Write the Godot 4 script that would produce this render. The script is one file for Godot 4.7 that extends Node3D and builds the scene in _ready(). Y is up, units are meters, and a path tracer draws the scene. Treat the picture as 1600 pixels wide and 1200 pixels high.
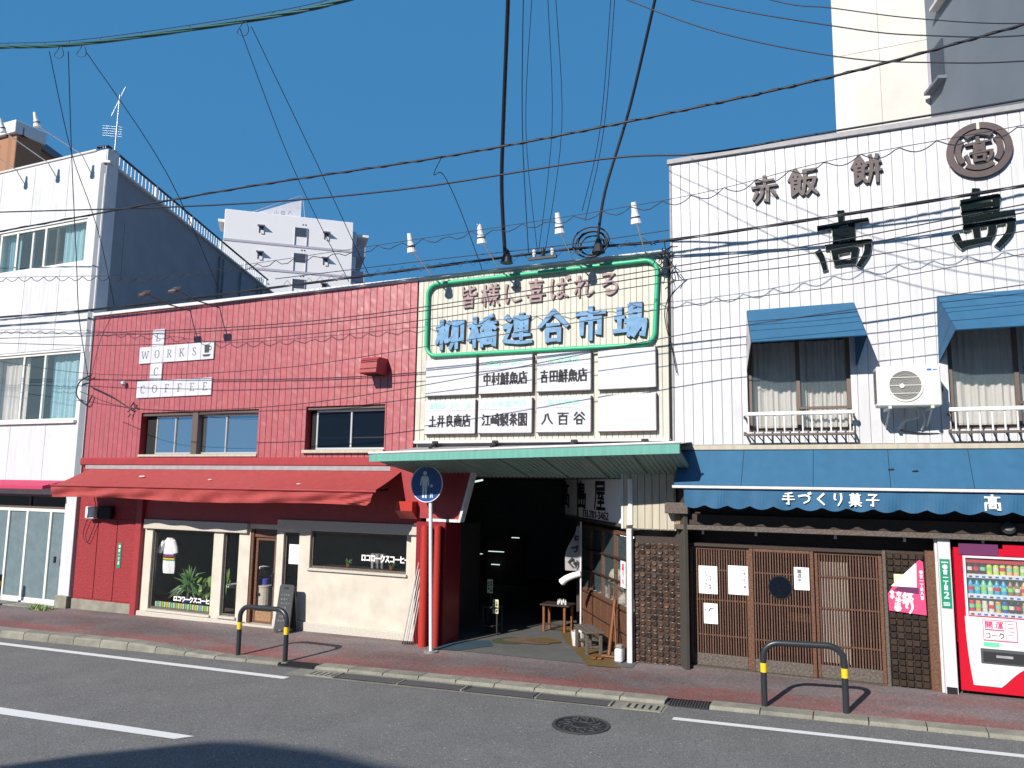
extends Node3D
# A Japanese street front: white corner building, red cafe, market entrance, confectioner's shop, vending machine.
# Facades stand near z = 0, the road runs along x, the camera looks from across the road. Units are metres.

const SLOPE := 0.0125          # the street falls gently towards -x
var rng := RandomNumberGenerator.new()
var M := {}                    # materials
var counts := {}               # names in use, per parent
var box_cache := {}
var glyph_cache := {}

# ------------------------------------------------------------------ node helpers
func numbered(parent: Node, called: String) -> String:
	var key := str(parent.get_instance_id()) + called
	var n: int = counts.get(key, 0)
	counts[key] = n + 1
	return called if n == 0 else "%s_%03d" % [called, n]

func thing(called: String, label: String, category: String, at := Vector3.ZERO, group := "", turn := 0.0) -> Node3D:
	var o := Node3D.new()
	o.name = numbered(self, called)
	add_child(o, true)
	o.position = at
	o.rotation.y = turn
	tag(o, label, category, group)
	return o

func tag(o: Node, label: String, category: String, group := "") -> void:
	o.set_meta("label", label)
	o.set_meta("category", category)
	if group != "":
		o.set_meta("group", group)

func obj(called: String, mesh: Mesh, m: Material, parent: Node = self, at := Vector3.ZERO) -> MeshInstance3D:
	var o := MeshInstance3D.new()
	o.mesh = mesh
	o.material_override = m
	o.name = numbered(parent, called)
	parent.add_child(o, true)
	o.position = at
	return o

func struct(called: String, mesh: Mesh, m: Material, label := "") -> MeshInstance3D:
	var o := obj(called, mesh, m)
	o.set_meta("kind", "structure")
	if label != "":
		o.set_meta("label", label)
	return o

# a box part with slightly chamfered edges
func bx(parent: Node, called: String, c: Vector3, s: Vector3, m: Material, bevel := 0.006) -> MeshInstance3D:
	return obj(called, box_mesh(s, bevel), m, parent, c)

# a box given by its two corners
func bc(parent: Node, called: String, a: Vector3, b: Vector3, m: Material, bevel := 0.006) -> MeshInstance3D:
	return bx(parent, called, (a + b) / 2.0, (b - a).abs(), m, bevel)

func box_mesh(s: Vector3, bevel := 0.006) -> ArrayMesh:
	var e: float = min(bevel, min(s.x, min(s.y, s.z)) * 0.3)
	var key := "%.4f %.4f %.4f %.4f" % [s.x, s.y, s.z, e]
	if not box_cache.has(key):
		var st := mb()
		add_box(st, Vector3.ZERO, s, e)
		box_cache[key] = st.commit()
	return box_cache[key]

# ------------------------------------------------------------------ shape helpers
func mb() -> SurfaceTool:
	var st := SurfaceTool.new()
	st.begin(Mesh.PRIMITIVE_TRIANGLES)
	return st

# corners counter-clockwise as seen from outside
func tri(st: SurfaceTool, a: Vector3, b: Vector3, c: Vector3) -> void:
	var n := (b - a).cross(c - a).normalized()
	for p in [a, c, b]:
		st.set_normal(n)
		st.add_vertex(p)

func quad(st: SurfaceTool, a: Vector3, b: Vector3, c: Vector3, d: Vector3) -> void:
	tri(st, a, b, c)
	tri(st, a, c, d)

func add_box(st: SurfaceTool, c: Vector3, s: Vector3, e := 0.0, t := Basis.IDENTITY) -> void:
	var h := s / 2.0
	var P := func(x: float, y: float, z: float) -> Vector3: return c + t * Vector3(x, y, z)
	var i := h - Vector3.ONE * e
	for sg in [1.0, -1.0]:
		var g: float = sg
		var o := [[Vector3(g * h.x, -i.y, -g * -i.z), 0]]
		o.clear()
		quad(st, P.call(g * h.x, -i.y, g * i.z), P.call(g * h.x, -i.y, -g * i.z), P.call(g * h.x, i.y, -g * i.z), P.call(g * h.x, i.y, g * i.z))
		quad(st, P.call(-i.x, g * h.y, g * i.z), P.call(i.x, g * h.y, g * i.z), P.call(i.x, g * h.y, -g * i.z), P.call(-i.x, g * h.y, -g * i.z))
		quad(st, P.call(-g * i.x, -i.y, g * h.z), P.call(g * i.x, -i.y, g * h.z), P.call(g * i.x, i.y, g * h.z), P.call(-g * i.x, i.y, g * h.z))
	if e <= 0.0:
		return
	for a in [1.0, -1.0]:
		for b in [1.0, -1.0]:
			_edge(st, P.call(a * h.x, b * i.y, -i.z), P.call(a * h.x, b * i.y, i.z), P.call(a * i.x, b * h.y, i.z), P.call(a * i.x, b * h.y, -i.z), c)
			_edge(st, P.call(a * h.x, -i.y, b * i.z), P.call(a * h.x, i.y, b * i.z), P.call(a * i.x, i.y, b * h.z), P.call(a * i.x, -i.y, b * h.z), c)
			_edge(st, P.call(-i.x, a * h.y, b * i.z), P.call(i.x, a * h.y, b * i.z), P.call(i.x, a * i.y, b * h.z), P.call(-i.x, a * i.y, b * h.z), c)
			for d in [1.0, -1.0]:
				var p: Vector3 = P.call(a * h.x, b * i.y, d * i.z)
				var q: Vector3 = P.call(a * i.x, b * h.y, d * i.z)
				var r: Vector3 = P.call(a * i.x, b * i.y, d * h.z)
				if (q - p).cross(r - p).dot(p - c) > 0.0: tri(st, p, q, r)
				else: tri(st, p, r, q)

func _edge(st: SurfaceTool, a: Vector3, b: Vector3, c: Vector3, d: Vector3, mid: Vector3) -> void:
	if (b - a).cross(c - a).dot(a - mid) > 0.0: quad(st, a, b, c, d)
	else: quad(st, d, c, b, a)

# polygon (x, y), counter-clockwise, extruded along z from z0 to z1
func add_prism(st: SurfaceTool, poly: PackedVector2Array, z0: float, z1: float, t := Transform3D.IDENTITY) -> void:
	if Geometry2D.is_polygon_clockwise(poly):
		poly.reverse()
	var ix := Geometry2D.triangulate_polygon(poly)
	for k in range(0, ix.size(), 3):
		var a := poly[ix[k]]
		var b := poly[ix[k + 1]]
		var c := poly[ix[k + 2]]
		if (b - a).cross(c - a) < 0.0:
			var sw := b
			b = c
			c = sw
		tri(st, t * Vector3(a.x, a.y, z1), t * Vector3(b.x, b.y, z1), t * Vector3(c.x, c.y, z1))
		tri(st, t * Vector3(a.x, a.y, z0), t * Vector3(c.x, c.y, z0), t * Vector3(b.x, b.y, z0))
	for k in poly.size():
		var a := poly[k]
		var b := poly[(k + 1) % poly.size()]
		quad(st, t * Vector3(a.x, a.y, z0), t * Vector3(b.x, b.y, z0), t * Vector3(b.x, b.y, z1), t * Vector3(a.x, a.y, z1))

func prism(poly: Array, z0: float, z1: float, t := Transform3D.IDENTITY) -> ArrayMesh:
	var st := mb()
	add_prism(st, PackedVector2Array(poly), z0, z1, t)
	return st.commit()

# profile given as (z, y), extruded along x
func profile_x(poly: Array, x0: float, x1: float) -> ArrayMesh:
	var st := mb()
	add_prism(st, PackedVector2Array(poly), -x1, -x0, Transform3D(Basis(Vector3(0, 0, 1), Vector3(0, 1, 0), Vector3(-1, 0, 0)), Vector3.ZERO))
	return st.commit()

func add_tube(st: SurfaceTool, pts: Array, r: float, sides := 7, r2 := -1.0) -> void:
	var rings := []
	var up := Vector3.UP
	for i in pts.size():
		var d: Vector3
		if i == 0: d = pts[1] - pts[0]
		elif i == pts.size() - 1: d = pts[i] - pts[i - 1]
		else: d = (pts[i + 1] - pts[i]).normalized() + (pts[i] - pts[i - 1]).normalized()
		d = d.normalized()
		if abs(d.dot(up)) > 0.95: up = Vector3.RIGHT if abs(d.x) < 0.9 else Vector3.BACK
		var s := d.cross(up).normalized()
		up = s.cross(d).normalized()
		var rr := r if r2 < 0.0 else lerpf(r, r2, float(i) / (pts.size() - 1))
		var ring := []
		for k in sides:
			var a := TAU * k / sides
			ring.append([pts[i] + (s * cos(a) + up * sin(a)) * rr, s * cos(a) + up * sin(a)])
		rings.append(ring)
	for i in range(rings.size() - 1):
		for k in sides:
			var k2 := (k + 1) % sides
			var q := [rings[i][k], rings[i + 1][k], rings[i + 1][k2], rings[i][k2]]
			for j in [0, 2, 1, 0, 3, 2]:
				st.set_normal(q[j][1])
				st.add_vertex(q[j][0])
	for e in [0, rings.size() - 1]:
		for k in range(1, sides - 1):
			if e > 0: tri(st, rings[e][0][0], rings[e][k][0], rings[e][k + 1][0])
			else: tri(st, rings[e][0][0], rings[e][k + 1][0], rings[e][k][0])

func tube(pts: Array, r: float, sides := 7, r2 := -1.0) -> ArrayMesh:
	var st := mb()
	add_tube(st, pts, r, sides, r2)
	return st.commit()

# a smooth curve through points
func curve(pts: Array, steps := 6) -> Array:
	var out := []
	for i in range(pts.size() - 1):
		var p0: Vector3 = pts[max(i - 1, 0)]
		var p3: Vector3 = pts[min(i + 2, pts.size() - 1)]
		for k in steps:
			out.append(pts[i].cubic_interpolate(pts[i + 1], p0, p3, float(k) / steps))
	out.append(pts[-1])
	return out

# rows of (radius, height) turned about y
func lathe(rows: Array, sides := 16) -> ArrayMesh:
	var st := mb()
	for i in range(rows.size() - 1):
		for k in sides:
			var a := TAU * k / sides
			var b := TAU * (k + 1) / sides
			var p0 := Vector3(cos(a) * rows[i][0], rows[i][1], -sin(a) * rows[i][0])
			var p1 := Vector3(cos(b) * rows[i][0], rows[i][1], -sin(b) * rows[i][0])
			var p2 := Vector3(cos(b) * rows[i + 1][0], rows[i + 1][1], -sin(b) * rows[i + 1][0])
			var p3 := Vector3(cos(a) * rows[i + 1][0], rows[i + 1][1], -sin(a) * rows[i + 1][0])
			if rows[i][0] > 0.0001: tri(st, p0, p1, p2)
			if rows[i + 1][0] > 0.0001: tri(st, p0, p2, p3)
	st.index()
	return st.commit()

func disc(r: float, depth: float, sides := 20) -> ArrayMesh:
	var p := []
	for k in sides:
		p.append(Vector2(cos(TAU * k / sides), sin(TAU * k / sides)) * r)
	return prism(p, 0.0, depth)

func ring_mesh(r0: float, r1: float, depth: float, sides := 32) -> ArrayMesh:
	var st := mb()
	for k in sides:
		var a := TAU * k / sides
		var b := TAU * (k + 1) / sides
		var da := Vector3(cos(a), sin(a), 0)
		var db := Vector3(cos(b), sin(b), 0)
		var z := Vector3(0, 0, depth)
		quad(st, da * r0 + z, da * r1 + z, db * r1 + z, db * r0 + z)
		quad(st, da * r1, db * r1, db * r1 + z, da * r1 + z)
		quad(st, db * r0, da * r0, da * r0 + z, db * r0 + z)
	return st.commit()

# rectangle (x0, y0, x1, y1) minus openings, as one slab mesh from z0 to z1
func wall_mesh(r: Array, openings: Array, z0: float, z1: float) -> ArrayMesh:
	var xs := [r[0], r[2]]
	var ys := [r[1], r[3]]
	for o in openings:
		for v in [o[0], o[2]]:
			if v > r[0] and v < r[2]: xs.append(v)
		for v in [o[1], o[3]]:
			if v > r[1] and v < r[3]: ys.append(v)
	xs.sort()
	ys.sort()
	var solid := func(i: int, j: int) -> bool:
		if i < 0 or j < 0 or i >= xs.size() - 1 or j >= ys.size() - 1: return false
		if xs[i + 1] - xs[i] < 0.0001 or ys[j + 1] - ys[j] < 0.0001: return false
		var m := Vector2(xs[i] + xs[i + 1], ys[j] + ys[j + 1]) / 2.0
		for o in openings:
			if m.x > o[0] and m.x < o[2] and m.y > o[1] and m.y < o[3]: return false
		return true
	var st := mb()
	for i in xs.size() - 1:
		for j in ys.size() - 1:
			if not solid.call(i, j): continue
			var a := Vector3(xs[i], ys[j], z1)
			var b := Vector3(xs[i + 1], ys[j + 1], z1)
			var d := Vector3(0, 0, z1 - z0)
			quad(st, a, Vector3(b.x, a.y, z1), b, Vector3(a.x, b.y, z1))
			quad(st, Vector3(b.x, a.y, z0), a - d, Vector3(a.x, b.y, z0), b - d)
			if not solid.call(i - 1, j): quad(st, a - d, a, Vector3(a.x, b.y, z1), Vector3(a.x, b.y, z0))
			if not solid.call(i + 1, j): quad(st, Vector3(b.x, a.y, z1), Vector3(b.x, a.y, z0), b - d, b)
			if not solid.call(i, j - 1): quad(st, a - d, Vector3(b.x, a.y, z0), Vector3(b.x, a.y, z1), a)
			if not solid.call(i, j + 1): quad(st, Vector3(a.x, b.y, z1), b, b - d, Vector3(a.x, b.y, z0))
	return st.commit()

# vertical cladding boards, each a part, cut round the openings
func cladding(parent: Node, r: Array, openings: Array, pitch: float, z: float, m: Array, gap := 0.009, thick := 0.02) -> void:
	var n := int(round((r[2] - r[0]) / pitch))
	var w: float = (r[2] - r[0]) / n
	for i in n:
		var x0: float = r[0] + i * w + gap / 2.0
		var x1: float = r[0] + (i + 1) * w - gap / 2.0
		var cuts := [[x0, x1, r[1], r[3]]]
		for o in openings:
			var nxt := []
			for c in cuts:
				if c[0] >= o[2] - 0.004 or c[1] <= o[0] + 0.004 or c[2] >= o[3] or c[3] <= o[1]:
					nxt.append(c)
					continue
				if c[2] < o[1]: nxt.append([c[0], c[1], c[2], o[1]])
				if c[3] > o[3]: nxt.append([c[0], c[1], o[3], c[3]])
				if c[0] < o[0] - 0.01: nxt.append([c[0], o[0], max(c[2], o[1]), min(c[3], o[3])])
				if c[1] > o[2] + 0.01: nxt.append([o[2], c[1], max(c[2], o[1]), min(c[3], o[3])])
			cuts = nxt
		for c in cuts:
			if c[3] - c[2] > 0.01 and c[1] - c[0] > 0.006:
				var b := bc(parent, "cladding_board", Vector3(c[0], c[2], z), Vector3(c[1], c[3], z + thick + rng.randf() * 0.002), m[i % m.size()], 0.004)
				b.rotation = Vector3(0, rng.randf_range(-0.006, 0.006), 0)

# a room behind an opening: floor, ceiling, sides and back in one lining
func room(parent: Node, called: String, a: Vector3, b: Vector3, m: Material) -> void:
	var st := mb()
	var t := 0.06
	var c := (a + b) / 2.0
	var s := b - a
	add_box(st, Vector3(c.x, a.y - t / 2, c.z), Vector3(s.x + 2 * t, t, s.z))
	add_box(st, Vector3(c.x, b.y + t / 2, c.z), Vector3(s.x + 2 * t, t, s.z))
	add_box(st, Vector3(a.x - t / 2, c.y, c.z), Vector3(t, s.y, s.z))
	add_box(st, Vector3(b.x + t / 2, c.y, c.z), Vector3(t, s.y, s.z))
	add_box(st, Vector3(c.x, c.y, a.z - t / 2), Vector3(s.x + 2 * t, s.y + 2 * t, t))
	obj(called, st.commit(), m, parent)

# a framed window with panes: x0, y0, x1, y1 at depth z; splits are x positions of the mullions
func window(parent: Node, r: Array, z: float, splits: Array, fm: Material, gm: Material, fw := 0.045, called := "window") -> Node3D:
	var w := Node3D.new()
	w.name = numbered(parent, called)
	parent.add_child(w, true)
	var xs := [r[0]]
	xs.append_array(splits)
	xs.append(r[2])
	bc(w, "frame", Vector3(r[0], r[3] - fw, z - 0.03), Vector3(r[2], r[3], z + 0.03), fm)
	bc(w, "frame", Vector3(r[0], r[1], z - 0.03), Vector3(r[2], r[1] + fw, z + 0.03), fm)
	for i in xs.size():
		var cx: float = clamp(xs[i], r[0] + fw / 2, r[2] - fw / 2)
		bc(w, "frame", Vector3(cx - fw / 2, r[1] + fw, z - 0.028), Vector3(cx + fw / 2, r[3] - fw, z + 0.028), fm)
	for i in xs.size() - 1:
		var off := 0.008 if i % 2 == 0 else -0.008
		bc(w, "pane", Vector3(xs[i] + fw * 0.4, r[1] + fw * 0.8, z + off - 0.003), Vector3(xs[i + 1] - fw * 0.4, r[3] - fw * 0.8, z + off + 0.003), gm, 0.0)
	return w

func gy(x: float) -> float:
	return SLOPE * x

# ------------------------------------------------------------------ materials
func lin(r: float, g: float, b: float, a := 1.0) -> Color:
	var c := Color(r, g, b).linear_to_srgb()
	c.a = a
	return c

var tex := {}

func noise_tex(key: String, size: int, freq: float, lo: float, hi: float, octaves := 4, seed_ := 1, stretch := 1.0) -> void:
	var n := FastNoiseLite.new()
	n.seed = seed_
	n.frequency = freq
	n.fractal_octaves = octaves
	n.noise_type = FastNoiseLite.TYPE_SIMPLEX_SMOOTH
	var src := n.get_seamless_image(size, size)
	var im := Image.create(size, size, false, Image.FORMAT_RGB8)
	for y in size:
		for x in size:
			var v: float = lerpf(lo, hi, src.get_pixel(x, int(y * stretch) % size).r)
			im.set_pixel(x, y, Color(v, v, v))
	tex[key] = ImageTexture.create_from_image(im)

func normal_tex(key: String, size: int, freq: float, strength: float, seed_ := 3) -> void:
	var n := FastNoiseLite.new()
	n.seed = seed_
	n.frequency = freq
	n.fractal_octaves = 3
	var im := n.get_seamless_image(size, size)
	im.convert(Image.FORMAT_RGB8)
	im.bump_map_to_normal_map(strength)
	tex[key] = ImageTexture.create_from_image(im)

func asphalt_tex() -> void:
	var size := 1024
	var r := RandomNumberGenerator.new()
	r.seed = 11
	var n := FastNoiseLite.new()
	n.seed = 5
	n.frequency = 0.006
	n.fractal_octaves = 5
	var src := n.get_seamless_image(size, size)
	var im := Image.create(size, size, false, Image.FORMAT_RGB8)
	for y in size:
		for x in size:
			var big: float = src.get_pixel(x, y).r
			var v := 0.50 + (big - 0.5) * 0.05 + r.randf_range(-0.16, 0.16)
			im.set_pixel(x, y, Color(v, v, v * 1.01))
	# stones showing at the surface, pale and dark
	for k in 9000:
		var sx := r.randi() % size
		var sy := r.randi() % size
		var d := r.randf_range(0.10, 0.30) if r.randf() < 0.6 else r.randf_range(-0.26, -0.10)
		var w := 1 + r.randi() % 3
		var h := 1 + r.randi() % 3
		for a in w:
			for b in h:
				var c := im.get_pixel((sx + a) % size, (sy + b) % size)
				im.set_pixel((sx + a) % size, (sy + b) % size, Color(clampf(c.r + d, 0, 1), clampf(c.g + d, 0, 1), clampf(c.b + d * 0.95, 0, 1)))
	tex["asphalt"] = ImageTexture.create_from_image(im)

# worn red anti-slip coating on grey tarmac, mapped along the pavement
func pavement_tex() -> void:
	var w := 2048
	var h := 160
	var r := RandomNumberGenerator.new()
	r.seed = 21
	var n := FastNoiseLite.new()
	n.seed = 8
	n.frequency = 0.012
	n.fractal_octaves = 5
	var im := Image.create(w, h, false, Image.FORMAT_RGB8)
	for y in h:
		for x in w:
			var v: float = float(y) / h
			var edge: float = max(smoothstep(0.62, 0.95, v), 1.0 - smoothstep(0.0, 0.16, v))
			var k := clampf(edge * 0.9 + n.get_noise_2d(x, y * 1.4) * 0.9 + r.randf_range(-0.28, 0.28), 0.0, 1.0)
			var g := 0.43 + n.get_noise_2d(x * 0.3 + 900, y) * 0.10 + r.randf_range(-0.08, 0.08)
			var grey := Color(g * 1.02, g * 0.93, g * 0.93)
			var red := Color(g * 1.14, g * 0.72, g * 0.69)
			im.set_pixel(x, y, grey.lerp(red, k))
	tex["pavement"] = ImageTexture.create_from_image(im)

func mat(key: String, c: Color, rough := 0.6, t := "", scale := 1.0, metal := 0.0, bump := "", bump_amount := 0.3) -> StandardMaterial3D:
	var m := StandardMaterial3D.new()
	m.albedo_color = c
	m.roughness = rough
	m.metallic = metal
	if t != "":
		m.albedo_texture = tex[t]
	if bump != "":
		m.normal_enabled = true
		m.normal_texture = tex[bump]
		m.normal_scale = bump_amount
	if t != "" or bump != "":
		m.uv1_triplanar = true
		m.uv1_world_triplanar = true
		m.uv1_scale = Vector3.ONE * scale
	M[key] = m
	return m

func glass(key: String, c: Color, rough := 0.02) -> void:
	var m := mat(key, c, rough)
	m.transparency = BaseMaterial3D.TRANSPARENCY_ALPHA
	m.metallic_specular = 0.35

func glow(key: String, c: Color, e: float) -> void:
	var m := mat(key, c, 0.5)
	m.emission_enabled = true
	m.emission = c
	m.emission_energy_multiplier = e

func materials() -> void:
	noise_tex("fine", 256, 0.09, 0.88, 1.0, 4, 2)
	noise_tex("cloudy", 256, 0.018, 0.90, 1.0, 5, 4)
	noise_tex("wood", 256, 0.05, 0.60, 1.0, 4, 6)
	noise_tex("stained", 256, 0.012, 0.80, 1.0, 6, 14)
	noise_tex("streak", 256, 0.035, 0.88, 1.0, 5, 9, 0.12)
	normal_tex("dents", 256, 0.014, 5.0, 3)
	normal_tex("grain", 256, 0.12, 4.0, 7)
	asphalt_tex()
	pavement_tex()
	mat("asphalt", lin(0.64, 0.63, 0.60), 0.9, "asphalt", 0.20)
	mat("concrete", lin(0.31, 0.295, 0.24), 0.9, "stained", 0.9, 0.0, "grain", 0.5)
	mat("concrete_b", lin(0.27, 0.255, 0.21), 0.9, "stained", 0.7, 0.0, "grain", 0.5)
	mat("ground", lin(0.16, 0.16, 0.16), 0.95)
	var p := mat("pavement", Color(1, 1, 1), 0.92)
	p.albedo_texture = tex["pavement"]
	mat("lane_paint", lin(0.78, 0.78, 0.76), 0.7, "fine", 1.5)
	mat("iron", lin(0.035, 0.035, 0.04), 0.55, "fine", 3.0, 0.3)
	mat("iron_worn", lin(0.10, 0.10, 0.105), 0.5, "fine", 4.0, 0.4)
	mat("black", lin(0.006, 0.006, 0.007), 0.8)
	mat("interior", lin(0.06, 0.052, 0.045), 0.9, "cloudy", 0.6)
	mat("red_a", lin(0.41, 0.062, 0.070), 0.42, "streak", 0.5, 0.0, "dents", 0.35)
	mat("red_b", lin(0.385, 0.058, 0.066), 0.45, "cloudy", 0.6, 0.0, "dents", 0.45)
	mat("red_c", lin(0.43, 0.068, 0.075), 0.40, "streak", 0.7, 0.0, "dents", 0.35)
	for k in ["red_a", "red_b", "red_c"]:
		M[k].metallic_specular = 1.0
		M[k].clearcoat_enabled = true
		M[k].clearcoat = 1.0
		M[k].clearcoat_roughness = 0.5
	mat("red_flat", lin(0.35, 0.036, 0.04), 0.5, "cloudy", 0.8)
	mat("red_stucco", lin(0.36, 0.028, 0.034), 0.55, "fine", 1.2, 0.0, "grain", 1.4)
	mat("red_canvas", lin(0.37, 0.05, 0.048), 0.75, "cloudy", 0.9, 0.0, "dents", 0.5)
	mat("red_pole", lin(0.42, 0.035, 0.025), 0.35)
	mat("red_tile", lin(0.22, 0.012, 0.02), 0.35)
	mat("cream_a", lin(0.61, 0.59, 0.505), 0.5, "streak", 0.5)
	mat("cream_b", lin(0.59, 0.57, 0.49), 0.5, "cloudy", 0.7)
	mat("cream_wall", lin(0.62, 0.57, 0.48), 0.8, "cloudy", 0.5)
	mat("cream_frame", lin(0.57, 0.53, 0.46), 0.6, "fine", 1.0)
	mat("beige", lin(0.52, 0.47, 0.37), 0.6, "streak", 0.8)
	mat("white_a", lin(0.64, 0.64, 0.67), 0.5, "streak", 0.5)
	mat("white_b", lin(0.62, 0.62, 0.65), 0.5, "cloudy", 0.5)
	mat("white_c", lin(0.66, 0.66, 0.68), 0.5, "streak", 0.8)
	mat("white_wall", lin(0.66, 0.66, 0.67), 0.7, "cloudy", 0.35)
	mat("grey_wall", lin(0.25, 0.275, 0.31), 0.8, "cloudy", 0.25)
	mat("white_paint", lin(0.78, 0.78, 0.77), 0.45)
	mat("board_white", lin(0.64, 0.64, 0.69), 0.45, "cloudy", 0.5)
	mat("rust", lin(0.16, 0.06, 0.03), 0.9, "fine", 4.0)
	mat("trim_white", lin(0.68, 0.67, 0.66), 0.6, "cloudy", 1.5)
	mat("trim_grey", lin(0.34, 0.33, 0.34), 0.6, "cloudy", 1.5)
	mat("green_frame", lin(0.04, 0.50, 0.25), 0.4, "fine", 2.0)
	mat("green_fascia", lin(0.13, 0.40, 0.33), 0.5, "streak", 1.2)
	mat("soffit", lin(0.30, 0.44, 0.39), 0.6, "streak", 1.0)
	mat("mauve_letter", lin(0.40, 0.28, 0.28), 0.6, "stained", 2.5)
	mat("blue_letter", lin(0.16, 0.35, 0.58), 0.6, "stained", 2.0)
	mat("letter_side", lin(0.20, 0.15, 0.11), 0.8, "fine", 4.0)
	mat("brown_letter", lin(0.075, 0.045, 0.047), 0.5, "stained", 2.5)
	mat("dark_letter", lin(0.006, 0.012, 0.014), 0.8, "cloudy", 3.0).metallic_specular = 0.2
	mat("pale_edge", lin(0.52, 0.54, 0.46), 0.5)
	mat("ink", lin(0.018, 0.017, 0.022), 0.7)
	mat("mint_ink", lin(0.40, 0.72, 0.58), 0.7)
	mat("grey_ink", lin(0.16, 0.16, 0.18), 0.7)
	mat("maroon_ink", lin(0.12, 0.03, 0.04), 0.7)
	mat("blue_canvas", lin(0.022, 0.12, 0.235), 0.72, "cloudy", 0.9, 0.0, "dents", 0.4)
	mat("vinyl_pale", lin(0.60, 0.56, 0.57), 0.6, "stained", 1.0)
	mat("blue_canvas_b", lin(0.020, 0.115, 0.235), 0.68, "cloudy", 0.8)
	mat("aluminium", lin(0.62, 0.62, 0.62), 0.4, "", 1.0, 0.6)
	mat("bronze", lin(0.13, 0.10, 0.085), 0.5, "", 1.0, 0.3)
	mat("window_white", lin(0.70, 0.70, 0.64), 0.5)
	mat("wood", lin(0.20, 0.09, 0.05), 0.6, "wood", 2.0)
	mat("wood_dark", lin(0.055, 0.032, 0.024), 0.65, "wood", 2.0)
	mat("wood_slat", lin(0.17, 0.08, 0.052), 0.65, "wood", 3.0)
	mat("wood_slat_b", lin(0.22, 0.12, 0.08), 0.65, "wood", 3.0)
	mat("wood_grey", lin(0.17, 0.14, 0.12), 0.8, "wood", 2.0)
	mat("wood_light", lin(0.45, 0.26, 0.13), 0.65, "wood", 2.5)
	mat("wood_orange", lin(0.33, 0.12, 0.04), 0.55, "wood", 2.5)
	for i in 4:
		mat("log_%d" % i, lin(0.04 + 0.026 * i, 0.02 + 0.012 * i, 0.013 + 0.006 * i), 0.42, "wood", 6.0 + i)
		mat("block_%d" % i, lin(0.03 + 0.012 * i, 0.019 + 0.008 * i, 0.014 + 0.005 * i), 0.4, "wood", 5.0 + i)
	glass("pane", lin(0.02, 0.03, 0.035, 0.07))
	glass("pane_dark", lin(0.008, 0.012, 0.02, 0.72))
	glass("pane_clear", lin(0.3, 0.4, 0.42, 0.10))
	mat("pane_mirror", lin(0.52, 0.60, 0.64), 0.04, "", 1.0, 0.9)
	mat("pane_frost", lin(0.16, 0.22, 0.24), 0.12, "cloudy", 0.8)
	mat("curtain", lin(0.70, 0.66, 0.62), 0.9, "streak", 1.5)
	mat("curtain_blue", lin(0.34, 0.56, 0.62), 0.9, "streak", 1.5)
	mat("cable", lin(0.012, 0.013, 0.02), 0.5)
	mat("cable_green", lin(0.015, 0.09, 0.085), 0.5)
	mat("barrier", lin(0.028, 0.032, 0.038), 0.35, "fine", 3.0)
	mat("yellow_band", lin(0.80, 0.52, 0.02), 0.4)
	mat("sign_blue", lin(0.012, 0.06, 0.22), 0.4)
	mat("sign_white", lin(0.55, 0.62, 0.66), 0.5)
	mat("pole_white", lin(0.66, 0.66, 0.70), 0.4)
	mat("green_plate", lin(0.01, 0.25, 0.14), 0.4)
	mat("paper", lin(0.82, 0.82, 0.81), 0.9)
	mat("paper_yellow", lin(0.72, 0.70, 0.42), 0.9)
	mat("pink", lin(0.72, 0.06, 0.17), 0.8)
	mat("purple", lin(0.12, 0.02, 0.09), 0.8)
	mat("vend_red", lin(0.50, 0.004, 0.022), 0.3)
	mat("vend_white", lin(0.68, 0.67, 0.71), 0.35)
	mat("vend_grey", lin(0.08, 0.085, 0.09), 0.4)
	mat("sticker_green", lin(0.12, 0.60, 0.35), 0.5)
	mat("ac_white", lin(0.72, 0.71, 0.64), 0.5)
	mat("ac_grey", lin(0.20, 0.20, 0.18), 0.6)
	mat("ac_blue", lin(0.02, 0.16, 0.5), 0.5)
	mat("leaf", lin(0.05, 0.15, 0.03), 0.5)
	mat("leaf_b", lin(0.14, 0.26, 0.04), 0.5)
	mat("pot", lin(0.02, 0.04, 0.12), 0.4)
	mat("chalk", lin(0.045, 0.048, 0.052), 0.5)
	mat("stripe_red", lin(0.5, 0.01, 0.02), 0.8)
	mat("stripe_blue", lin(0.05, 0.06, 0.45), 0.8)
	mat("stripe_black", lin(0.02, 0.02, 0.02), 0.8)
	mat("stripe_yellow", lin(0.75, 0.62, 0.02), 0.8)
	mat("stripe_green", lin(0.02, 0.3, 0.08), 0.8)
	mat("cloth", lin(0.82, 0.82, 0.84), 0.9)
	mat("floor_yellow", lin(0.55, 0.34, 0.10), 0.8, "asphalt", 0.6)
	mat("floor_blue", lin(0.12, 0.26, 0.36), 0.85, "asphalt", 0.6)
	mat("floor_grey", lin(0.44, 0.45, 0.43), 0.85, "asphalt", 0.5)
	mat("floor_pink", lin(0.62, 0.38, 0.27), 0.85, "asphalt", 0.8)
	mat("floor_green", lin(0.20, 0.30, 0.12), 0.85, "asphalt", 0.8)
	mat("far_white", lin(0.70, 0.69, 0.70), 0.8)
	mat("far_band", lin(0.40, 0.38, 0.44), 0.8)
	mat("far_cream", lin(0.66, 0.64, 0.59), 0.8, "cloudy", 0.08)
	mat("far_grey", lin(0.17, 0.20, 0.235), 0.8, "cloudy", 0.1)  # on the tall wing this dark tone stands in for shade
	mat("far_brown", lin(0.34, 0.17, 0.09), 0.8)
	mat("far_dark", lin(0.03, 0.05, 0.08), 0.6)
	mat("magenta", lin(0.48, 0.03, 0.10), 0.7)
	mat("cat_a", lin(0.02, 0.02, 0.025), 0.6)
	glow("tube", Color(0.95, 1.0, 1.0), 3.0)
	glow("tube_dim", Color(0.85, 0.95, 0.9), 0.9)
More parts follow.
